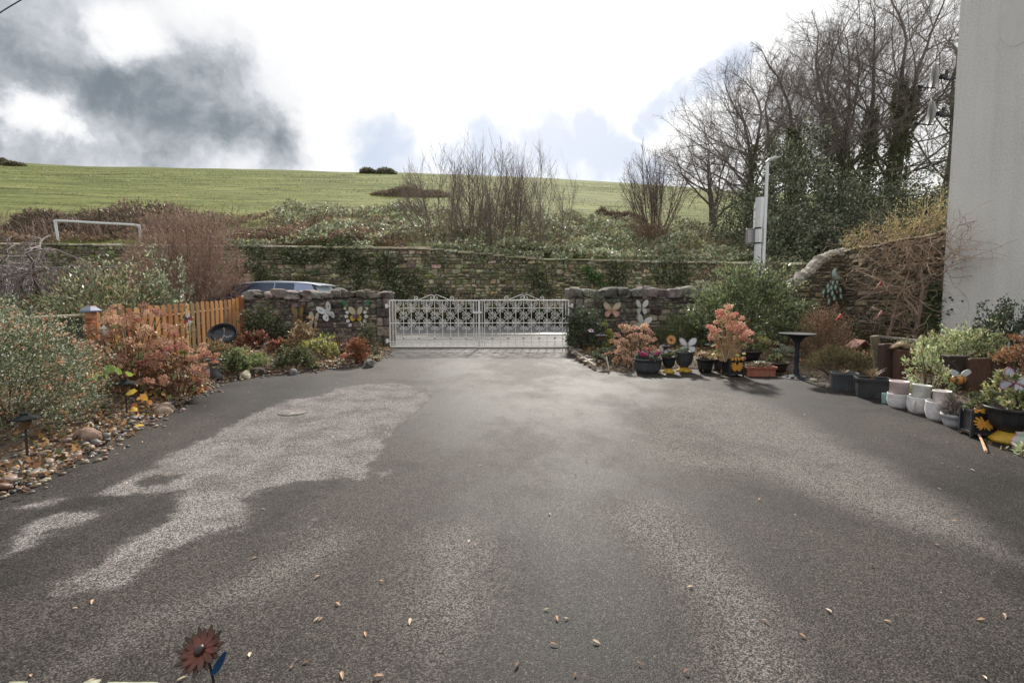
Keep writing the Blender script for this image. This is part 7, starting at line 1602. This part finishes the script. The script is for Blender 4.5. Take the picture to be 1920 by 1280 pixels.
def edge_vase():
    p = G(1916, 852, 0); c = P(1917, 852, p[1] + .1); t = thing('striped_vase', 'pink and green striped vase at the right edge beside the yellow urn foot', 'vase', (c[0], p[1] + .1, 0)); H = zat(1917, 812, p[1] + .1); mb = MB(); lathe(mb, [(.001, 0), (.05, 0), (.075, H * .35), (.06, H * .75), (.038, H * .88), (.05, H), (.04, H), (.001, H * .9)], 24); z = mb.V[-1][:, 2]; an = np.arctan2(mb.V[-1][:, 1], mb.V[-1][:, 0]); mb.C[-1] = np.where((np.sin(an * 5) > 0)[:, None], S(190, 150, 160), S(130, 170, 150)); mb.build('body', M['glaze'], t, smooth=True)
    mb = MB(); n = 140; leaves(mb, rng.normal(0, .05, (n, 3)) * [1, .7, .4] + [-.06, -.1, .03], rng.normal(0, 1, (n, 3)) + [0, 0, .5], .045, pick([(1, S(196, 196, 160)), (1, S(140, 150, 110))], n), six=True); o = mb.build('succulent', M['leaf'], loc=(c[0], p[1] + .1, 0)); tag(o, 'pale succulent rosettes at the foot of the striped vase', 'succulent')
edge_vase()
# kerb edging of the right bed near the gate, white stake and stones
a, b = G(1068, 656, 0), G(1116, 694, 0); mb = MB(); d = (b - a)[:2]; L = np.linalg.norm(d); bevbox(mb, (0, 0, .04), (L, .05, .10), .008, S(150, 140, 124), 0, math.atan2(d[1], d[0])); tag(mb.build('edging_kerb', M['stone'], loc=((a + b) / 2)), 'straight concrete edging strip from the right gate pillar into the right bed', 'kerb')
p = G(1141, 690, .05); mb = MB(); bevbox(mb, (0, 0, .07), (.022, .012, .22), .003, S(206, 206, 202)); o = mb.build('plant_label', M['paint'], loc=(p[0], p[1], .07)); o.rotation_euler = (0, R(-12), 0); tag(o, 'white upright plant label stake at the edge of the right bed', 'plant label')
for i in range(34):
    s = rng.uniform(.0, .30); pp, n = edge_point(REDGE[::-1], 1 - s); off = -rng.uniform(.03, .3); pp = pp - n * off * -1 if False else pp
    q = pp + (np.array([1.0, 1.0]) * rng.uniform(.03, .22)); nm, c = PEBC[i % 6]; mb = MB(); r = rng.uniform(.035, .075); blob(mb, (0, 0, 0), (r, r * .8, r * .6), np.array(c) * rng.uniform(.9, 1.15), 2, .15, .9); o = mb.build('cobble', M['pebble'], loc=(q[0], q[1], bz(*q) + r * .35), smooth=True); tag(o, f'rounded {nm} stone along the front edge of the right bed', 'cobble', f'{nm} stones edging the right bed')
c = P(1192, 668, 8.0)
# manhole
p = G(550, 773, 0); mb = MB(); lathe(mb, [(.001, .006), (.125, .006), (.13, .003), (.136, .006), (.15, .006), (.154, .002)], 40, col=S(116, 110, 106)); tag(mb.build('drain_cover', M['stone'], loc=(p[0], p[1], .003)), 'small round drain cover set flush in the pale dry patch of the tarmac', 'drain cover')
# ---------------------------------------------------------------- leaves and chips on the tarmac
def tarmac_litter():
    pr = []
    cols = [('pale straw-coloured', S(206, 182, 150)), ('tan', S(190, 146, 112)), ('brown', S(140, 104, 80))]
    for nm, c in cols:
        for k in range(2):
            mb = MB(); n = 1; leaves(mb, np.array([[0, 0, .004]]), np.array([[1, .0, .02]]), .05, np.array([c]) * rng.uniform(.85, 1.1), asp=.34, six=True, flat=.05, fold=.12); pr.append((nm, mb.build('dry_leaf', M['leaf'])))
    spots = [(551, 868), (1110, 1201), (1672, 1168), (1498, 1188), (1442, 1167), (965, 1252), (600, 1158), (468, 1234), (630, 1130), (606, 1158), (590, 1085), (470, 1050), (1030, 1143), (1057, 1160), (1043, 1155), (684, 1185), (1031, 1204), (1196, 1240), (1720, 1290), (1850, 1275), (1848, 1162), (1797, 978), (1880, 1150), (311, 849), (240, 905), (135, 1142), (175, 1125), (890, 1020), (940, 960), (925, 940), (490, 955), (378, 743), (382, 762), (1770, 870), (1700, 850), (1880, 900), (1818, 880), (770, 1160), (720, 1090), (640, 1260), (580, 1240), (545, 1255), (350, 1270), (180, 1275), (60, 1270), (700, 1270), (1080, 1260), (1400, 1210), (1560, 1150), (1300, 1100)]
    for i, (px, py) in enumerate(spots):
        k = i % 6; nm, o = pr[k]; q = o if i < 6 else o.copy()
        if i >= 6: COL.objects.link(q)
        p = G(px, py, 0); q.location = (p[0], p[1], .003); q.rotation_euler = (rng.normal(0, .06), rng.normal(0, .06), rng.uniform(0, 6.28)); q.scale = (rng.uniform(.35, .75),) * 3; tag(q, f'{nm} dry leaf lying on the tarmac drive', 'fallen leaf', f'{nm} dry leaves scattered on the drive')
    mb = MB(); n = 700; x = rng.uniform(-4.2, 4.2, n); y = rng.uniform(1.5, 8.5, n); k = (np.maximum(sdist(LBED, x, y), sdist(RBED, x, y)) < -.02); k &= (np.maximum(sdist(LBED, x, y), sdist(RBED, x, y)) > -.35) | (rng.uniform(0, 1, n) < .35); x, y = x[k], y[k]; n = len(x)
    leaves(mb, np.stack([x, y, np.full(n, .009)], 1), rng.normal(0, 1, (n, 3)) * [1, 1, .08], rng.uniform(.008, .03, n), pick([(2, S(176, 150, 120)), (1, S(206, 196, 176)), (1, S(120, 96, 76))], n), asp=.4, flat=.1)
    tag(mb.build('leaf_crumbs', M['leaf']), kind='stuff')
    for px, py in ((275, 752), (248, 800)):
        p = G(px, py, .05); mb = MB(); leaves(mb, np.array([[0, 0, .03]]), np.array([[1, .2, .2]]), .10, np.array([S(214, 172, 62)]), asp=.8, six=True, flat=.3); tag(mb.build('fallen_leaf', M['leaf'], loc=(p[0], p[1], bz(p[0], p[1]) + .02)), 'large yellow fallen leaf on the pebbles of the left bed', 'fallen leaf', 'yellow fallen leaves on the pebbles')
tarmac_litter()
